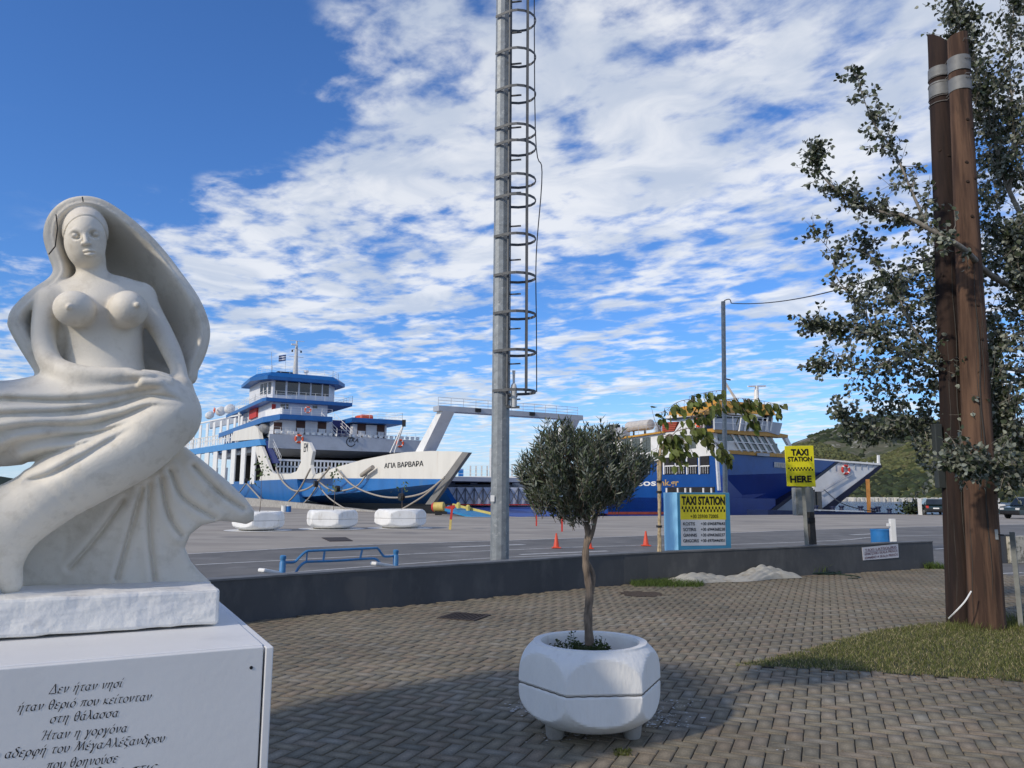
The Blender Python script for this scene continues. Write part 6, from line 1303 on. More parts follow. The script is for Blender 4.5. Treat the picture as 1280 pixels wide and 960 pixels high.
# cyan loading ramp resting on the quay
rq = ground(560, 641.5); rr2 = at(558, 631.5, 60.5); RC = mat('ramp_cyan', (0.02, 0.20, 0.42), .5, .1, 2)
q1 = at(562, 632, 58.5); q2 = at(617, 645.5, 55.0); q3 = at(572, 643, 56.0); 
P4 = [at(560, 631.5, 60), at(620, 643.8, 57.6), at(615, 646.5, 55.8), at(596, 646.8, 56.2), at(556, 636, 58.2)]
rmp = MB(); rmp.prism(P4, -Z*.16); rmp.build('loading_ramp', RC, fe)
MB().beam(at(566, 631, 60), at(622, 644, 57.2), .12, .2).build('ramp_edge', mat('ramp_yellow', (0.55, 0.45, 0.12), .6, .1), fe)
for x, y in ((573, 635.5), (585, 638.5)): MB().lathe(at(x, y, 58.5), [(.16, 0), (.16, .35), (.08, .45)], 8).build('ramp_bollard', mat('ramp_yellow', (0.55, 0.45, 0.12)), fe)
# ================================================================== third ferry straight ahead, its blue ramp down
T3 = Vector((2.6, 66, 0)); t3 = thing('ferry', Vector((3.5, 70, SEA_Z)), 'white ferry behind the mast with its wide blue ramp lowered onto the quay', 'ferry')
rb = mat('ramp_blue', (0.008, 0.06, 0.30), .5, .12, .6, grime=(0.08, 0.16, 0.38), gscale=.5, glo=.52, ghi=.7)
r3 = [at(601, 645.2, 57.8), at(705, 645.0, 61.0), at(742, 641, 64), at(738, 636.5, 74), at(660, 630.5, 86), at(545, 631.5, 86), at(560, 638, 66)]
r3 = [Vector((-3.0, 58.9, .10)), Vector((1.2, 58.0, .02)), Vector((6.3, 61.6, .05)), Vector((8.6, 76, .45)), Vector((-8.6, 79, .55)), Vector((-6.0, 67.5, .35))]
MB().prism(r3, -Z*.3).build('ramp', rb, t3)
hp3 = Plane(Vector((0, 80, 0)), Vector((1, .02, 0)))
MB().panel(hp3, [(548, 599.5), (690, 599.5), (690, 632), (540, 632)], 12, 0).build('hull', WHITE, t3)
MB().panel(hp3, [(548, 632), (760, 632), (760, 642), (548, 642)], 20, -.3).build('hull_base', rb, t3)
for x0, x1 in ((562, 588), (597, 640), (650, 686)): MB().prect(hp3, x0, 600.5, x1, 605.5, .2, .1).build('deck_opening', mat('opening_brown', (0.035, 0.018, 0.012), .7), t3)
MB().panel(hp3, [(560, 595.5), (692, 595), (692, 600), (560, 600)], 12, .2).build('upper_deck', WHITE, t3)
for x in (563, 589.5, 642, 688): MB().prect(hp3, x-1.6, 600, x+6, 607, .3, .15).build('deck_post', WHITE, t3)
MB().prect(hp3, 612, 560, 627, 598, 2, -1).build('funnel', WHITE, t3); MB().prect(hp3, 573, 586, 579, 596, .6, -.5).build('blue_locker', BLUE, t3)
for x in (588, 595, 602, 609, 640, 647): MB().prect(hp3, x-.9, 582, x+.9, 597, .15, -.4).build('deck_light_post', mat('mast_grey', (.55, .55, .53)), t3)
railing([hp3.hit(566, 597, .1), hp3.hit(690, 596.4, .1)], 1.2, 3, 1.5, .025, .03, par=t3)
tr_ = Plane(Vector((-6.2, 71, 0)), Vector((.93, .36, 0))); TG = mat('truss_grey', (0.50, 0.54, 0.62), .5, .08, 2)
MB().panel(tr_, [(549, 609), (690, 609.5), (690, 631.5), (541, 631)], .12).build('side_panel', TG, t3)
k_ = 0
for x in range(549, 690, 11):
    MB().prect(tr_, x-.5, 609.5, x+.5, 631, .08, .12).build('truss_post', mat('truss_dark', (.10, .11, .13), .6), t3)
    b = MB(); b.beam(tr_.hit(x, 610, .14), tr_.hit(x+11, 630, .14), .07); b.beam(tr_.hit(x+11, 610, .18), tr_.hit(x, 630, .18), .07); b.build('truss_brace', mat('truss_dark', (.10, .11, .13)), t3); k_ += 1
MB().panel(tr_, [(541, 629.8), (690, 630.3), (690, 631.5), (541, 631.5)], .1, .16).build('red_sill', RED, t3)
# ================================================================== BLUE FERRY ON THE RIGHT
K = Vector((20.96, 76, 0)); T2 = Vector((38.5, 90.7, 0)); bs = Plane(K, Vector((-.5, .866, 0))); bf = Plane(K, T2-K)
f2 = thing('ferry', Vector((24, 88, SEA_Z)), 'dark blue and orange ferry with raked bridge windows behind the taxi boards', 'ferry')
HB = mat('hull_royal_blue', (0.006, 0.065, 0.27), .35, .08, .6, grime=(0.008, 0.045, 0.17), gscale=.4, glo=.52, ghi=.75); HBD = mat('hull_blue_low', (0.005, 0.03, 0.20), .35, .08, .6)
ORG = mat('deck_orange', (0.50, 0.26, 0.04), .5, .08, 1); SW = mat('ship_white', (0.76, 0.76, 0.74), .5, .04, 1, grime=(.5, .5, .5), gscale=.8, glo=.6, ghi=.9)
def p2(pl, poly, th, off, name, m, par=f2): return MB().panel(pl, poly, th, off).build(name, m, par)
def r2(pl, x0, y0, x1, y1, th, off, name, m, par=f2): return MB().prect(pl, x0, y0, x1, y1, th, off).build(name, m, par)
K2 = (905, 0)
def kx(y): return 905
p2(bs, [(735, 583), (905.5, 566), (905.5, 640), (735, 640)], .5, 0, 'hull_side', HB)
p2(bf, [(904.5, 566), (981, 571.5), (1048, 577), (1033, 590), (904.5, 594)], .5, 0, 'hull_side', HB)
# lower bow tucks in
A = [bf.hit(904.5, 594), bf.hit(1033, 590)]; B = [bf.hit(904.5, 641)-bf.n*.2, bf.hit(963, 641)-bf.n*1.4]; MB().add([A[0], A[1], B[1], B[0]]+[v-bf.n*.6 for v in (A[0], A[1], B[1], B[0])], [(0, 1, 2, 3), (7, 6, 5, 4), (0, 3, 7, 4), (3, 2, 6, 7), (2, 1, 5, 6), (1, 0, 4, 5)]).build('hull_chine', HBD, f2)
p2(bs, [(735, 640), (860, 639.8), (860, 643), (735, 643)], .3, .05, 'boot_topping', mat('boot_red', (0.16, 0.03, 0.02), .7, .2, 1))
p2(bf, [(1046, 576.8), (1050, 577.2), (966, 641.5), (958, 641.5)], 1.2, .1, 'bow_cheek', mat('navy_cheek', (0.006, 0.008, 0.03), .5, .1))
MB().prism([K+Z*SEA_Z, T2-(T2-K).normalized()*14+Z*SEA_Z, T2-(T2-K).normalized()*14+V*14+Z*SEA_Z, K+Vector((-.5, .866, 0))*34+U*15+Z*SEA_Z, K+Vector((-.5, .866, 0))*34+Z*SEA_Z], Z*3.0).build('hull_body', HBD, f2)
hbk = [(bs.hit(735, 583), bs.hit(905, 566))]
# name plate and web address
p2(bf, [(968, 577.5), (986, 578.8), (986, 585.2), (968, 584)], .06, .08, 'name_plate', mat('plate_grey', (.42, .42, .42), .5)); ptext('ship_name', 'ΙΤΟΥΣ', 970, 583, 985, 4, bf, .16, mat('plate_letters', (.62, .5, .35), .5), f2, .01)
def btxt(body, x0, x1, y, h, m): a, z = bs.az(x0, y); c, _ = bs.az(x1, y); _, zt_ = bs.az(x0, y-h); text('lettering', body, bs.pt(a, z, .04), bs.pt(c, 0)-bs.pt(a, 0), Z, zt_-z, m, f2, width=abs(c-a), bold=.02)
btxt('thassos', 770, 820.5, 607.5, 7.5, WHITE); btxt('link.gr', 821.5, 849, 607, 7.5, mat('letter_orange', (.45, .30, .12), .5))
# promenade openings in the side
for i, (x0, x1) in enumerate(((804, 812), (830.5, 842.5), (845, 856.5), (859.5, 871.5), (875, 886.5))):
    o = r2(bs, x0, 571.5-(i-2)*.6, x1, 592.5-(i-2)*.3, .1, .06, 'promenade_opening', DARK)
    b = MB(); b.prect(bs, x0, 582, x1, 582.9, .05, .15)
    for x in np.arange(x0+.5, x1, 2.9): b.prect(bs, x, 582, x+.5, 592, .05, .15)
    b.build('rail', WHITE, o)
for x in (829.3, 844, 858.2, 873.6): r2(bs, x-.9, 571.5, x+.9, 593, .14, .10, 'promenade_post', WHITE)
for x in (832, 846, 855.5, 862, 878, 888): r2(bs, x, 610, x+1.6, 616, .3, .2, 'side_post', WHITE)
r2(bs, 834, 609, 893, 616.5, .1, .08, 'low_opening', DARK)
# white deckhouse on the side
p2(bs, [(735, 556), (776, 549), (828, 541), (868, 536), (888, 562), (892, 569), (735, 585)], 6, .05, 'deckhouse', SW)
for x0, x1, y0, y1 in ((777.5, 787, 550, 563.5), (790, 799.8, 548.8, 564.8), (803, 813, 547.2, 564.5), (843.5, 854.5, 544, 559.5), (859, 869.5, 542, 560), (877.5, 881.5, 541, 556)):
    o = r2(bs, x0, y0, x1, y1, .08, .12, 'window', mat('curtain_glass', (0.10, 0.12, 0.115), .25, .3, 6)); r2(bs, (x0+x1)/2-.2, y0, (x0+x1)/2+.2, y1, .05, .15, 'curtain_edge', DARK, o)
p2(bs, [(735, 553.5), (776, 546.3), (829, 538.8), (829, 540.9), (776, 548.6), (735, 556)], 7, .4, 'roof_edge', ORG)
for x, y in ((792, 533), (806, 531.5)): c = bs.hit(x, y, -2); smooth_by_angle(MB().lathe(c-bs.d*1.1, [(.25, -.1), (.6, 0), (.62, 2.0), (.25, 2.1)], 12, bs.d).build('liferaft_drum', mat('raft_grey', (.50, .47, .44), .6, .1, 3), f2)); MB().box(c-Z*.9, .2, .2, 1.1).build('raft_cradle', BLACK, f2)
railing([bs.hit(762, 550, -.6), bs.hit(828, 539.5, -.6)], 1.15, 3, 1.4, .03, .035, par=f2, m=GREYP)
r2(bs, 761, 531, 766, 550, 1.2, -3, 'funnel', BLACK); r2(bs, 768, 535, 778, 547, 1.2, -3, 'deck_unit', GREYP); r2(bs, 818.5, 528, 822, 541, .6, -1, 'vent_pipe', GREYP)
for k in range(5): p2(bs, [(827.5, 528.6+k*2.4), (846.5-k*.9, 527.3+k*2.4), (846-k*.9, 529.2+k*2.4), (827.5, 530.5+k*2.4)], .3, .2, 'red_louvre', mat('louvre_red', (.36, .075, .04), .6, .1, 2))
p2(bs, [(827.5, 528), (847, 527), (842, 541), (827.5, 541)], .3, -.1, 'louvre_back', mat('louvre_red', (.36, .075, .04)))
p2(bs, [(841, 543.5), (850, 527), (886, 522), (890, 524), (881, 536), (892, 545)], 5, .25, 'bridge_side', SW); lifebuoy(bs.hit(873, 528.3, .5), bs.n, .5, f2)
p2(bs, [(829, 523), (896, 517), (896, 521), (846, 525), (838, 526)], 5, .3, 'bridge_windows', mat('navy_glass', (.006, .01, .04), .1, .2, 1, spec=.7))
p2(bs, [(832, 519.5), (900, 514), (900, 517), (832, 523.2)], 6, .6, 'roof_band', SW); p2(bs, [(836, 515), (848, 509.5), (894, 499.5), (900, 513.5), (836, 519.5)], 8, .3, 'funnel_casing', ORG)
# bridge front
p2(bf, [(893, 535.5), (960, 539), (985, 543.5), (985, 547), (905, 541.5), (893, 540)], 1.4, .7, 'bridge_deck_edge', ORG)
p2(bf, [(892, 513), (964, 512), (962, 541), (892, 537)], 1, -.6, 'bridge_house', mat('navy_house', (.008, .02, .10), .4, .1, 1))
p2(bf, [(880, 514.5), (900, 510), (968, 509.5), (968, 513.5), (880, 518)], 3, .6, 'bridge_roof', ORG); p2(bf, [(893, 523), (925, 523), (960, 526.5), (978, 529), (974, 544), (960, 540), (893, 536.5)], .15, .8, 'wing_screen', GREYP)
for x in (924, 931, 937, 944, 951, 957, 963): p2(bf, [(x, 539), (x+2.8, 522), (x+3.8, 522), (x+1, 539)], .1, 1.0, 'screen_post', WHITE)
railing([bf.hit(893, 537, 1.2), bf.hit(960, 540, 1.2)], 1.4, 2, 3.0, .05, .05, par=f2)
p2(bf, [(960, 512), (969, 511.5), (962, 534), (956, 534)], .3, .2, 'bridge_pillar', BLACK)
p2(bf, [(893, 539), (963, 542.5), (976, 566), (983, 571.5), (905, 566), (893, 560)], 1, 0, 'saloon_front', SW)
for i in range(6):
    x = 915+i*8.4; s = 8.6
    p2(bf, [(x+.3, 542+i*.8), (x+6.4, 542.6+i*.8), (x+6.4+12.5, 563.5+i*.5), (x+.3+12.5, 563+i*.5)], .1, .12, 'raked_window', GLASS)
    p2(bf, [(x-2.0, 541+i*.8), (x+.5, 541.2+i*.8), (x+14, 565+i*.5), (x+11.5, 565+i*.5)], .1, .2, 'mullion', WHITE)
p2(bf, [(896, 542.5), (911, 543), (917, 551), (899, 550.5)], .1, .12, 'raked_window', GLASS)
r2(bf, 966, 554, 972, 562, .1, .1, 'side_window', GLASS)
p2(bf, [(912, 551.5), (966, 555), (966, 555.9), (912, 552.4)], .08, .6, 'handrail', WHITE); p2(bf, [(914, 561), (968, 564), (968, 564.7), (914, 561.7)], .08, .7, 'handrail', WHITE)
for dy in (0, 3.5): p2(bf, [(888, 547+dy), (889.5, 546.5+dy), (913, 565.5+dy*.4), (911, 566+dy*.4)], .1, 1.4, 'stair_rail', WHITE)
p2(bf, [(906, 562.3), (982, 567.5), (982, 572), (906, 566.6)], .2, .2, 'orange_band', ORG); p2(bf, [(947, 566), (962, 567), (962, 570.6), (947, 569.6)], .1, .35, 'band_plate', GREYP)
MB().panel(bs, [(890.5, 521), (892.2, 521), (898.5, 613), (896.5, 613)], .3, 1.6).build('boarding_boom', mat('boom_white', (.6, .62, .64), .5), f2)
p2(bf, [(975, 545), (984, 545), (990, 557), (986, 557), (980.5, 547.5), (975, 547.5)], .3, .5, 'bow_frame', SW)
mc2 = Plane(K+U*4+V*4, U); mm_ = MB(); mm_.lathe(mc2.hit(946, 512), [(.45, 0), (.3, 1.2), (.2, 2.2)], 10); mm_.build('radar_mast', SW, f2); MB().beam(mc2.hit(935, 483), mc2.hit(957, 482.5), .16).build('radar_bar', SW, f2); MB().beam(mc2.hit(946, 498), mc2.hit(946, 482), .3).build('radar_post', SW, f2)
MB().beam(mc2.hit(907, 479), mc2.hit(921, 501), .2).build('stay', SW, f2); MB().beam(mc2.hit(905, 473), mc2.hit(913, 475), .12).build('lamp_bar', BLACK, f2)
# far cheek of the bow: white inside, navy edge
ff = Plane(Vector((36.0, 88.2, 0))+V*5.5, Vector((.97, .25, 0))); WI = mat('inner_white', (0.62, 0.64, 0.66), .5, .05, 1, grime=(.42, .40, .36), gscale=.7, glo=.56, ghi=.85)
p2(ff, [(1008, 573.5), (1101, 581), (1034, 640), (1013, 640), (1018, 606), (1006, 590)], .4, 0, 'far_bow_cheek', WI)
p2(ff, [(1096, 584.5), (1102, 580.8), (1102.5, 584), (1033, 643), (1026, 643), (1028, 636)], 1.4, .15, 'far_cheek_edge', mat('navy_cheek', (0.006, 0.008, 0.03)))
p2(ff, [(975, 569.8), (1101, 579.2), (1101, 581.4), (975, 572)], .8, .3, 'bow_rail_cap', SW); lifebuoy(ff.hit(1057.3, 587.2, .3), ff.n, .62, f2, RED)
for x in range(1020, 1097, 8): r2(ff, x, 577, x+1.0, 589-(x-1020)*.05, .1, .15, 'cheek_frame', GREYP)
MB().beam(ff.hit(1025, 616, .3), ff.hit(1066, 592, .3), .12).build('cheek_stringer', GREYP, f2); MB().beam(ff.hit(1098, 579, 0), ff.hit(1098, 569, 0), .25).build('bow_light', SW, f2)
p2(bf, [(965, 640), (975, 628), (1000, 606), (1012, 606), (1012, 641), (965, 641)], .3, -4.5, 'inner_bow', mat('inner_grey', (.30, .33, .38), .5, .1, 1))
for x in (1019, 1027): r2(Plane(Vector((0, 80, 0)), Vector((1, .1, 0))), x-5, 612+(x-1019)*.3, x+1, 637, 1, 0, 'ramp_hinge_post', mat('hinge_dark', (.06, .065, .07), .5))
# its ramp and pontoon lying low at the quay edge
PB = mat('pontoon_navy', (0.01, 0.02, 0.07), .5, .2, 1); lq = Plane(Vector((30, 74.5, 0)), Vector((.93, .37, 0)))
pt_ = thing('pontoon', lq.hit(1060, 642), 'low dark blue mooring pontoon with bollards in front of the pale bow', 'pontoon')
MB().panel(lq, [(960, 637.5), (1125, 641.5), (1140, 645), (960, 645)], 3.0).build('deck', PB, pt_); MB().panel(lq, [(1000, 636.4), (1080, 638.6), (1080, 639.6), (1000, 637.4)], .2, .1).build('white_edge', SW, pt_)
for x, y in ((1020, 637), (1041, 638), (1052, 637), (1076, 637.5), (1092, 639.5), (1098, 638), (1112, 640.5)): MB().lathe(lq.hit(x, y+2, -.5), [(.22, 0), (.18, .35), (.28, .42), (.28, .55)], 9).build('bollard', mat('bollard_navy', (.012, .02, .06), .5), pt_)
MB().tube([Vector(p) for p in spline([ff.hit(1030, 612), at(1050, 628, 82), at(1078, 637, 78), at(1095, 639, 77)], 5)], .05, 5).build('chain', BLACK, pt_)
opz = ground(1142, 647); o_ = at(1086, 640, 84); t = thing('channel_marker', Vector((o_.x, 84, SEA_Z)), 'orange steel pile standing in the water right of the pale bow', 'pile'); MB().beam(Vector((o_.x, 84, SEA_Z-1)), at(1084.5, 599, 84), .30).build('pile', mat('pile_orange', (.45, .20, .05), .6, .2, 3), t)
p_ = at(1128, 640, 75); t = thing('bush', ground(1140, 643.5), 'small dark bush growing at the quay edge by the water', 'bush'); rg_ = np.random.default_rng(5); bc = ground(1140, 643); P_ = [bc+Vector((rg_.normal(0, .6), rg_.normal(0, .4), abs(rg_.normal(.5, .35)))) for _ in range(420)]; leaves_mesh('leaves', P_, rg_.normal(0, 1, (420, 3)), .35, .2, leafmat('bush_leaf', (.03, .045, .02), (.04, .05, .03), .6, .1), t, 5, shape=1)
t = thing('white_post', ground(1150.5, 643.5), 'thin pale post at the quay edge near the dark bush', 'post'); c = ground(1150.5, 643.5); MB().beam(c, c+Z*1.5, .25).build('post', SW, t)
# ---- low concrete edge wall and small things on the quay
qe = [Vector((-10.5, 67.2, 0)), Vector((-19.5, 79.0, 0)), Vector((-32.0, 96, 0)), Vector((-48, 124, 0))]; hq = [.02, .45, .95, 1.2]
vs = []; fs = []
for p, h_ in zip(qe, hq): vs += [p-Z*.05, p+Z*h_, p+Vector((.45, .35, 0))+Z*h_, p+Vector((.45, .35, 0))-Z*.05]
for i in range(3): a = 4*i; b_ = a+4; fs += [(a, b_, b_+1, a+1), (a+1, b_+1, b_+2, a+2), (a+2, b_+2, b_+3, a+3)]
tag(mesh_obj('quay_upstand', vs, fs+[(0, 1, 2, 3)], CONC), kind='structure')
for x, lab in ((354.5, 'small pale paint tin on the quay below the blue hull'), (360.5, 'small blue paint tin on the quay below the blue hull')):
    c = ground(x, 640); t = thing('paint_tin', c, lab, 'tin'); MB().lathe(c, [(.22, 0), (.22, .48), (.24, .5)], 12).build('tin', (SW if x < 356 else BLUE), t); MB().lathe(c+Z*.5, [(.24, 0), (.24, .04)], 12).build('lid', SW, t)
# yellow roller and red-and-yellow post
fy = mat('float_yellow', (.58, .45, .14), .6, .1, 3); c = at(541, 633.8, 60.5); e2 = at(555.5, 633.2, 60.3); t = thing('mooring_fender', Vector((c.x, 60.5, 0)), 'yellow cylindrical fender with a red end beside the ferry bow', 'fender')
o = smooth_by_angle(MB().lathe(c, [(.15, 0), (.30, .02), (.36, .08), (.36, (e2-c).length-.05), (.28, (e2-c).length)], 16, (e2-c)).build('drum', fy, t)); MB().lathe(c-(e2-c).normalized()*.02, [(.26, -.03), (.30, .02), (.37, .10), (.372, .14)], 16, (e2-c)).build('red_end', RED, t); MB().box(c.lerp(e2, .5)-Z*.55, .5, .3, .7).build('cradle', BLACK, t)
c = ground(562.5, 662); t = thing('marker_post', c, 'red and yellow banded marker post with a folded red top on the quay', 'post'); zt_ = at(564, 634, c.y).z; MB().beam(c, c+Z*zt_*.45+Vector((.03, 0, 0)), .10).build('yellow_band', fy, t); MB().beam(c+Z*zt_*.45+Vector((.03, 0, 0)), c+Z*zt_*.97+Vector((.08, 0, 0)), .10).build('red_band', RED, t)
MB().prism([at(556, 634, c.y), at(568, 631, c.y), at(569, 634.5, c.y), at(566, 637, c.y), at(557, 635.3, c.y)], Vector((0, .2, 0))).build('top_arm', RED, t)
for px, py, y0, lab in ((670.5, 657.5, 634, 'slim red marker post standing under the left of the olive crown'), (702.5, 664.5, 634, 'slim red marker post just left of the olive trunk')):
    c = ground(px, py); t = thing('marker_post', c, lab, 'post', 'slim red marker posts'); z_ = at(px, y0, c.y).z; MB().beam(c, c+Z*z_*.6, .075).build('red_band', RED, t); MB().beam(c+Z*z_*.6, c+Z*z_, .06).build('grey_top', GS, t)
# ================================================================== PARKED CARS
def car(name, c, hd, L, Wd, Hh, col, label, kind='suv'):
    """body lofted from side profile, heading hd (unit, forward)"""
    t = thing(name, c, label, 'car', 'cars parked on the far quay'); f = Vector(hd).normalized(); s = Vector((-f.y, f.x, 0)); c = Vector(c)
    pm = mat('paint_'+name+label[:5].strip().replace(' ', '_'), col, .25, .05, 2, coat=.6); q = lambda x, y, z: c+f*(x-.5)*L+s*y*Wd/2+Z*z*Hh
    low = [(0, .22), (.0, .44), (.02, .56), (.24, .60), (.74, .60), (.97, .53), (1, .42), (1, .22)] if kind != 'pickup' else [(0, .22), (0, .56), (.36, .58), (.74, .60), (.97, .55), (1, .42), (1, .22)]
    n = len(low); vs = []
    for x, z in low: w = 1-.06*(abs(x-.5)*2)**4; vs += [q(x, -w, z), q(x, w, z)]
    mesh_obj('body', vs, [(2*i, 2*((i+1) % n), 2*((i+1) % n)+1, 2*i+1) for i in range(n)]+[tuple(2*i for i in range(n)), tuple(2*i+1 for i in reversed(range(n)))], pm, t).modifiers.new('b', 'BEVEL').width = .06
    cb_ = {'suv': [(.04, .60), (.09, .96), (.14, 1.0), (.56, 1.0), (.60, .97), (.73, .60)], 'pickup': [(.36, .58), (.38, .96), (.41, 1.0), (.58, 1.0), (.62, .96), (.73, .60)]}[kind]
    n = len(cb_); vs = []
    for x, z in cb_: w = .93-.17*(z-.6)/.4; vs += [q(x, -w, z), q(x, w, z)]
    o = mesh_obj('cabin', vs, [(2*i, 2*((i+1) % n), 2*((i+1) % n)+1, 2*i+1) for i in range(n)]+[tuple(2*i for i in range(n)), tuple(2*i+1 for i in reversed(range(n)))], pm, t); o.modifiers.new('b', 'BEVEL').width = .05
    def wq(x0, x1, y0, y1, name='side_window'):
        for sd in (-1, 1):
            w0, w1 = .93-.17*(y0-.6)/.4+.012, .93-.17*(y1-.6)/.4+.012; k0 = .02 if x0 > .2 else 0; mesh_obj(name, [q(x0, sd*w0, y0), q(x1+.02*(x1 > .5)*2, sd*w0, y0), q(x1-.02*(x1 > .5), sd*w1, y1), q(x0+.01, sd*w1, y1)], [(0, 1, 2, 3)], GLASS, t)
    if kind == 'suv': wq(.10, .32, .64, .93); wq(.34, .50, .64, .93); wq(.52, .63, .64, .93)
    else: wq(.42, .50, .64, .93); wq(.52, .62, .64, .92)
    x0, x1 = (.735, .612) ; mesh_obj('windscreen', [q(x0, -.84, .625), q(x0, .84, .625), q(x1+.006, .74, .955), q(x1+.006, -.74, .955)], [(0, 1, 2, 3)], GLASS, t)
    xr = (.036, .086) if kind == 'suv' else (.356, .376); mesh_obj('rear_window', [q(xr[0], -.80, .66), q(xr[0], .80, .66), q(xr[1]-.004, .72, .94), q(xr[1]-.004, -.72, .94)], [(0, 1, 2, 3)], GLASS, t)
    for x in (.19, .80):
        for sd in (-1, 1):
            cc_ = q(x, sd*.93, .20); rw = Hh*.205; w = smooth_by_angle(MB().lathe(cc_-s*sd*.12, [(rw*.7, 0), (rw, .03), (rw, .17), (rw*.85, .20)], 20, s*sd).build('wheel', mat('tyre', (.015, .015, .016), .85), t)); MB().lathe(cc_+s*sd*.07, [(rw*.62, 0), (rw*.60, .03), (rw*.2, .035)], 14, s*sd).build('rim', mat('alloy', (.5, .5, .5), .35, .05, metal=.7), w)
    for sd in (-1, 1):
        MB().box(q(.995, sd*.72, .46), .06, .32, .15, f, s, Z).build('headlight', mat('lamp_glass', (.6, .6, .6), .15), t); MB().box(q(.004, sd*.80, .50), .06, .22, .22, f, s, Z).build('tail_light', RED, t)
        MB().box(q(.64, sd*1.04, .64), .16, .14, .14, f, s, Z).build('mirror', BLACK, t, bevel=.03)
    MB().box(q(1.0, 0, .30), .10, Wd*.9, .26, f, s, Z).build('bumper', BLACK, t, bevel=.04); MB().box(q(.0, 0, .30), .10, Wd*.9, .24, f, s, Z).build('bumper', BLACK, t, bevel=.04)
    MB().box(q(-.012, 0, .42), .02, .5, .11, f, s, Z).build('number_plate', WHITE, t); MB().box(q(.5, 0, .21), L*.9, Wd*.8, .1, f, s, Z).build('underside', BLACK, t); return t
g_ = ground(1272, 648.5); car('parked_car', g_+Vector((1.35, .6, 0)), (-.93, -.36, 0), 4.4, 1.8, 1.68, (0.018, 0.035, 0.036), 'dark green four wheel drive car at the right edge of the picture')
g_ = ground(1248, 643); car('parked_car', g_+Vector((-1.0, 1.5, 0)), (.85, -.5, 0), 4.7, 1.8, 1.7, (0.62, 0.63, 0.64), 'white pickup car half hidden behind the right wooden pole', 'pickup')
g_ = ground(1172, 644); car('parked_car', g_+Vector((.6, 1.9, 0)), (.35, .94, 0), 4.2, 1.8, 1.5, (0.015, 0.03, 0.10), 'dark blue car seen from behind left of the wooden poles')
# ================================================================== POPLAR WITH SILVERY LEAVES AT THE RIGHT
POPM = leafmat('poplar_leaf', (0.060, 0.076, 0.040), (0.24, 0.26, 0.21), .45, .25)
BK2 = mat('poplar_bark', (0.22, 0.20, 0.17), .85, .25, 14, .003, 40)
pb = Vector((10.4, 11.8, 0)); pop = thing('poplar_tree', pb, 'tall silvery leaved poplar reaching in behind the wooden poles from the right', 'tree')
W_ = lambda x, y, d: at(x, y, d)
trunk = [pb, pb+Vector((-.1, 0, 2)), pb+Vector((-.3, -.2, 4.2)), pb+Vector((-.5, -.4, 6.5)), pb+Vector((-.9, -.5, 9.5))]
tb_ = MB(); tb_.tube([Vector(p) for p in spline(trunk, 5)], [.22-.17*i/20 for i in range(21)], 12)
T_ = lambda z: Vector((pb.x-.1-.07*z, pb.y-.06*z, z))
limbs = [  # surveyed limb courses (px, py, depth), first point joins the trunk
 ([(1390, 400), (1300, 378, 10.6), (1240, 345, 10.2), (1205, 312, 9.3), (1165, 288, 9.2), (1130, 270, 9.3), (1105, 266, 9.4), (1060, 250, 9.4), (1022, 212, 9.4), (1020, 192, 9.4)], .05, T_(3.3)),
 ([(1160, 285, 9.25), (1140, 240, 9.3), (1118, 190, 9.4), (1090, 150, 9.4), (1070, 92, 9.4)], .022, None),
 ([(1390, 480), (1300, 470, 10.8), (1240, 460, 10.5), (1175, 455, 10.2), (1130, 440, 10.0), (1095, 420, 10.0), (1060, 412, 10.0), (1015, 405, 10.0)], .038, T_(2.7)),
 ([(1095, 420, 10.0), (1080, 390, 10.0), (1065, 372, 10), (1045, 345, 10), (1040, 318, 10), (1018, 290, 10)], .016, None),
 ([(1175, 455, 10.2), (1135, 400, 10), (1120, 360, 10), (1095, 330, 10), (1075, 300, 10.1)], .020, None),
 ([(1130, 440, 10.1), (1085, 462, 10), (1050, 455, 10), (1020, 458, 10)], .012, None),
 ([(1390, 560), (1280, 540, 11), (1200, 530, 11), (1130, 535, 10.8), (1085, 545, 10.6), (1055, 520, 10.6)], .026, T_(2.0)),
 ([(1390, 300), (1320, 330, 10.9), (1262, 240, 10.8), (1240, 160, 10.7), (1220, 90, 10.6), (1200, 40, 10.5), (1196, -10, 10.5)], .045, T_(3.6)),
 ([(1262, 240, 10.8), (1268, 160, 10.6), (1262, 80, 10.5), (1270, -20, 10.4)], .028, None),
 ([(1240, 160, 10.7), (1222, 140, 10.6), (1214, 100, 10.6)], .015, None),
 ([(1390, 430), (1330, 420, 10.6), (1290, 380, 10.4), (1275, 320, 10.3), (1260, 290, 10.2)], .035, T_(3.0)),
 ([(1390, 560), (1320, 560, 10), (1280, 550, 9.9), (1250, 520, 9.9), (1235, 480, 9.9), (1250, 420, 10)], .030, T_(1.9)),
 ([(1390, 600), (1330, 600, 9.5), (1270, 590, 9.2), (1215, 578, 9.0), (1195, 578, 8.9)], .018, T_(1.6)),
 ([(1320, 560, 10), (1280, 600, 9.8), (1262, 605, 9.8)], .015, None),
 ([(1390, 250), (1350, 200, 11), (1330, 120, 11), (1310, 40, 11), (1300, -40, 11)], .04, T_(4.5)),
]
P_ = []; D_ = []; rg = np.random.default_rng(21); starts = {}
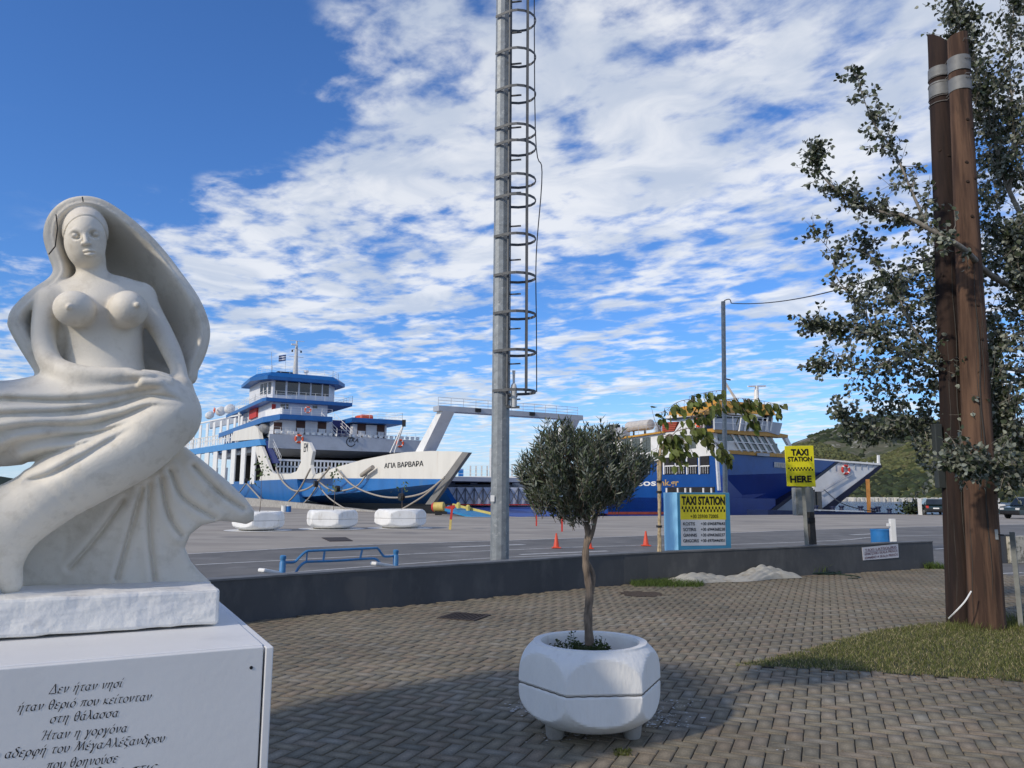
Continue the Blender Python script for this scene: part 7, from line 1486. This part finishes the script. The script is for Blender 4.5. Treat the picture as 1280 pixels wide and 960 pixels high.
def leafy(p0, d, Lt, n, spread=1.0):
    b1 = p0+d*Lt; mid = p0.lerp(b1, .5)+Vector((rg.normal(0, .03), rg.normal(0, .03), rg.normal(0, .03))); tb_.tube([p0, mid, b1], [.006, .004, .002], 4, False)
    for j in range(n):
        t = rg.uniform(.12, 1.02); q_ = (p0.lerp(mid, t*2) if t < .5 else mid.lerp(b1, t*2-1)); o = Vector((rg.normal(), rg.normal(), rg.normal())).normalized()
        P_.append(q_+o*rg.uniform(0, .06)); D_.append(tuple(o*.8+Vector((0, 0, -.45))+d*.3))
for li, (pts, r0, root) in enumerate(limbs):
    C = [W_(p[0], p[1], p[2]) for p in pts if len(p) == 3]
    if root is not None: C = [root]+C
    S_ = [Vector(p) for p in spline(C, 7)]; n = len(S_); tb_.tube(S_, [r0*(1-.86*(i/(n-1))) for i in range(n)], 7)
    Ltot = sum((a-b).length for a, b in zip(S_[:-1], S_[1:])); dens = 15 if li in (0, 2, 6) else 21
    if li in (7, 8, 10, 11, 14): dens = 36
    nt_w = int(Ltot*dens)
    for k in range(nt_w):
        f = rg.uniform(.0 if root is None else .25, 1)**.8; i = min(n-2, int(f*(n-1))); p0 = S_[i].lerp(S_[i+1], rg.uniform()); d = (S_[i+1]-S_[i]).normalized()
        if root is not None and li in (0, 2) and .40 < f < .78 and rg.random() < .35: continue
        o = Vector((rg.normal(), rg.normal(0, .8), rg.normal(.25, .9))).normalized(); dd = (d*.8+o).normalized(); leafy(p0, dd, rg.uniform(.12, .52)*(1.0 if li not in (7, 8, 10, 11, 14) else 1.5)*(1.1-.45*f), int(rg.integers(9, 17)))
    leafy(S_[-2], (S_[-1]-S_[-2]).normalized(), .25, 16)
# crown masses behind the poles and off the frame
for k in range(1250):
    x = rg.uniform(1150, 1480); y = rg.uniform(130, 600)
    if x < 1190 and (y < 330 or rg.random() < .35): continue
    if x < 1230 and y < 240 and rg.random() < .8: continue
    if y > 560 and rg.random() < .6: continue
    leafy(W_(x, y, rg.uniform(10.4, 12.4)), Vector((rg.normal(-.4, .7), rg.normal(0, .6), rg.normal(.1, .8))).normalized(), rg.uniform(.25, .55), int(rg.integers(12, 22)))
for k in range(420):
    x = rg.uniform(1062, 1190); y = rg.uniform(300, 590)
    if y > 480+(x-1060)*.9 or (x < 1100 and rg.random() < .5) or y < 300+(1190-x)*.5: continue
    leafy(W_(x, y, rg.uniform(10.3, 11.2)), Vector((rg.normal(-.5, .6), rg.normal(0, .6), rg.normal(-.1, .7))).normalized(), rg.uniform(.15, .4), int(rg.integers(10, 16)))
P_ = [Vector(p) for p in P_]; dist_ = np.array([(p-CAMP).length if abs(p.x/p.y) < .68 else 99 for p in P_]); od = np.argsort(dist_); sel = set(od[:260].tolist())
D_ = [Vector(d) for d in D_]
leaves_mesh('leaves', [p for i, p in enumerate(P_) if i not in sel], [tuple(d) for i, d in enumerate(D_) if i not in sel], .064, .060, POPM, pop, 8, shape=1, rnd=1)
smooth_by_angle(tb_.build('trunk_and_limbs', BK2, pop), 60)
def leaf_proto(m, nm):
    me = bpy.data.meshes.new(nm); me.from_pydata([(0, 0, 0), (.22, .46, .10), (.62, .40, .08), (1, 0, -.18), (.62, -.40, .08), (.22, -.46, .10), (.5, 0, -.02)], [], [(0, 1, 6), (1, 2, 6), (2, 3, 6), (3, 4, 6), (4, 5, 6), (5, 0, 6)]); me.materials.append(m); return me
def single_leaf(me, p, d, L_, W2, par, nm='leaf'):
    o = bpy.data.objects.new(nm, me); COL.objects.link(o); o.parent = par; o.location = Vector(p)-wloc(par); x = Vector(d).normalized(); y = x.cross(Vector((rg.normal(), rg.normal(), rg.normal()))).normalized(); z = x.cross(y)
    o.rotation_euler = Matrix((x, y, z)).transposed().to_euler(); o.scale = (L_, W2, L_*.5)
lm = leaf_proto(POPM, 'leaf')
for i in sel: s = rg.uniform(.75, 1.15); single_leaf(lm, P_[i], D_[i], .064*s, .060*s, pop)
# ================================================================== YOUNG MULBERRY ON ITS BAMBOO STAKE
MUL = leafmat('mulberry_leaf', (0.105, 0.135, 0.030), (0.16, 0.19, 0.06), .5, .35); DY = 14.9
ys = ground(823, 729); yt_ = thing('young_tree', ys, 'young drooping broad leaved tree tied to a bamboo stake by the wall', 'tree')
st_ = thing('bamboo_stake', ys+Vector((.03, -.03, 0)), 'pair of tall bamboo canes propping the drooping young tree', 'stake'); CANE = mat('bamboo', (0.42, 0.33, 0.20), .6, .2, 9, grime=(.18, .13, .08), gscale=14)
YB = ys.y
for x0, x1, y1, r in ((822.5, 825.5, 560, .026), (826, 822.5, 575, .024)):
    a = Vector((at(x0, 729, YB).x, YB-.03, 0)); b_ = at(x1, y1, YB); c = MB(); n = 26; c.tube([a.lerp(b_, i/n) for i in range(n+1)], [r*(1.0 if i % 3 else 1.25) for i in range(n+1)], 8); c.build('cane', CANE, st_)
for y in (602, 615, 658, 700): MB().lathe(at(824, y, YB)-Z*.02, [(.055, 0), (.055, .04)], 10).build('tie', BLACK, st_)
cs_ = lambda x, y, dd=0: at(750+x/5.052, 470+y/5.052, YB+dd)
tbm = MB(); stem = [Vector((ys.x, ys.y, 0)), at(825, 660, YB), at(826, 600, YB), at(829.5, 556, YB), at(829, 545, YB)]; tbm.tube([Vector(p) for p in spline(stem, 4)], [.022-.011*i/16 for i in range(17)], 7)
brs = [([(400, 440, 0), (480, 350, -.1), (560, 280, -.15), (650, 230, -.1), (740, 170, -.1), (860, 140, 0), (980, 150, .05), (1080, 170, .05), (1150, 195, .05)], 84, .0), ([(560, 280, -.1), (620, 180, 0), (560, 150, 0), (480, 170, 0), (420, 215, 0), (350, 245, 0)], 26, 0),
       ([(700, 160, 0), (780, 100, 0), (720, 95, 0), (620, 115, 0), (560, 130, 0)], 26, 0), ([(480, 350, -.1), (560, 330, -.2), (640, 340, -.2), (700, 400, -.25), (760, 450, -.25), (820, 530, -.25)], 62, 0),
       ([(400, 440, 0), (420, 380, -.1), (450, 370, -.15), (480, 440, -.2), (500, 540, -.2)], 78, .0), ([(400, 430, 0), (370, 430, 0), (355, 480, 0)], 9, 0), ([(400, 380, 0), (350, 290, 0), (325, 200, 0)], 0, 0), ([(440, 380, -.1), (520, 400, -.2), (560, 450, -.2)], 16, 0),
       ([(860, 140, 0), (900, 200, 0), (950, 250, 0), (985, 300, 0)], 24, 0)]
lmul = leaf_proto(MUL, 'leaf')
for pts, n, _ in brs:
    S_ = [Vector(p) for p in spline([cs_(*p) for p in pts], 5)]; m_ = len(S_); tbm.tube(S_, [.009*(1-.75*i/(m_-1)) for i in range(m_)], 5)
    for k in range(n):
        f = rg.uniform(.18, 1); i = min(m_-2, int(f*(m_-1))); p0 = S_[i].lerp(S_[i+1], rg.uniform()); sp_ = p0; p0 = p0+Vector((rg.normal(0, .06), rg.normal(0, .08), rg.uniform(-.16, .03))); tbm.beam(sp_, p0, .005); d = Vector((rg.normal(.35, .35), rg.normal(0, .4), -rg.uniform(.5, 1.2))); s = rg.uniform(.7, 1.2)
        single_leaf(lmul, p0, d, .185*s, .125*s, yt_)
for x, y in ((325, 190), (352, 245), (365, 250), (340, 495), (365, 510), (820, 535)): single_leaf(lmul, cs_(x-8, y), Vector((1, 0, -.2)), .14, .11, yt_)
tbm.build('stem', BARK, yt_)
# ================================================================== TREE OUT OF VIEW AT THE LEFT, WHOSE SHADE FALLS ACROSS STATUE AND PAVING
lt0 = Vector((-5.75, 1.45, 0)); ltt = thing('shade_tree', lt0, 'leafy tree beyond the left edge casting its shade over the paving', 'tree')
MB().tube([lt0, lt0+Vector((.1, 0, 1.6)), lt0+Vector((.3, .1, 3.4))], [.12, .09, .05], 9).build('trunk', BARK, ltt)
P2 = []; D2_ = []
for k in range(15000):
    while True:
        v = rg.uniform(-1, 1, 3)
        if (v**2).sum() < 1: break
    P2.append(lt0+Vector((.35+v[0]*1.05, .15+v[1]*1.05, 3.9+v[2]*1.5))); D2_.append((rg.normal(), rg.normal(), rg.normal()))
leaves_mesh('leaves', P2, D2_, .13, .10, MUL, ltt, 9, shape=1)
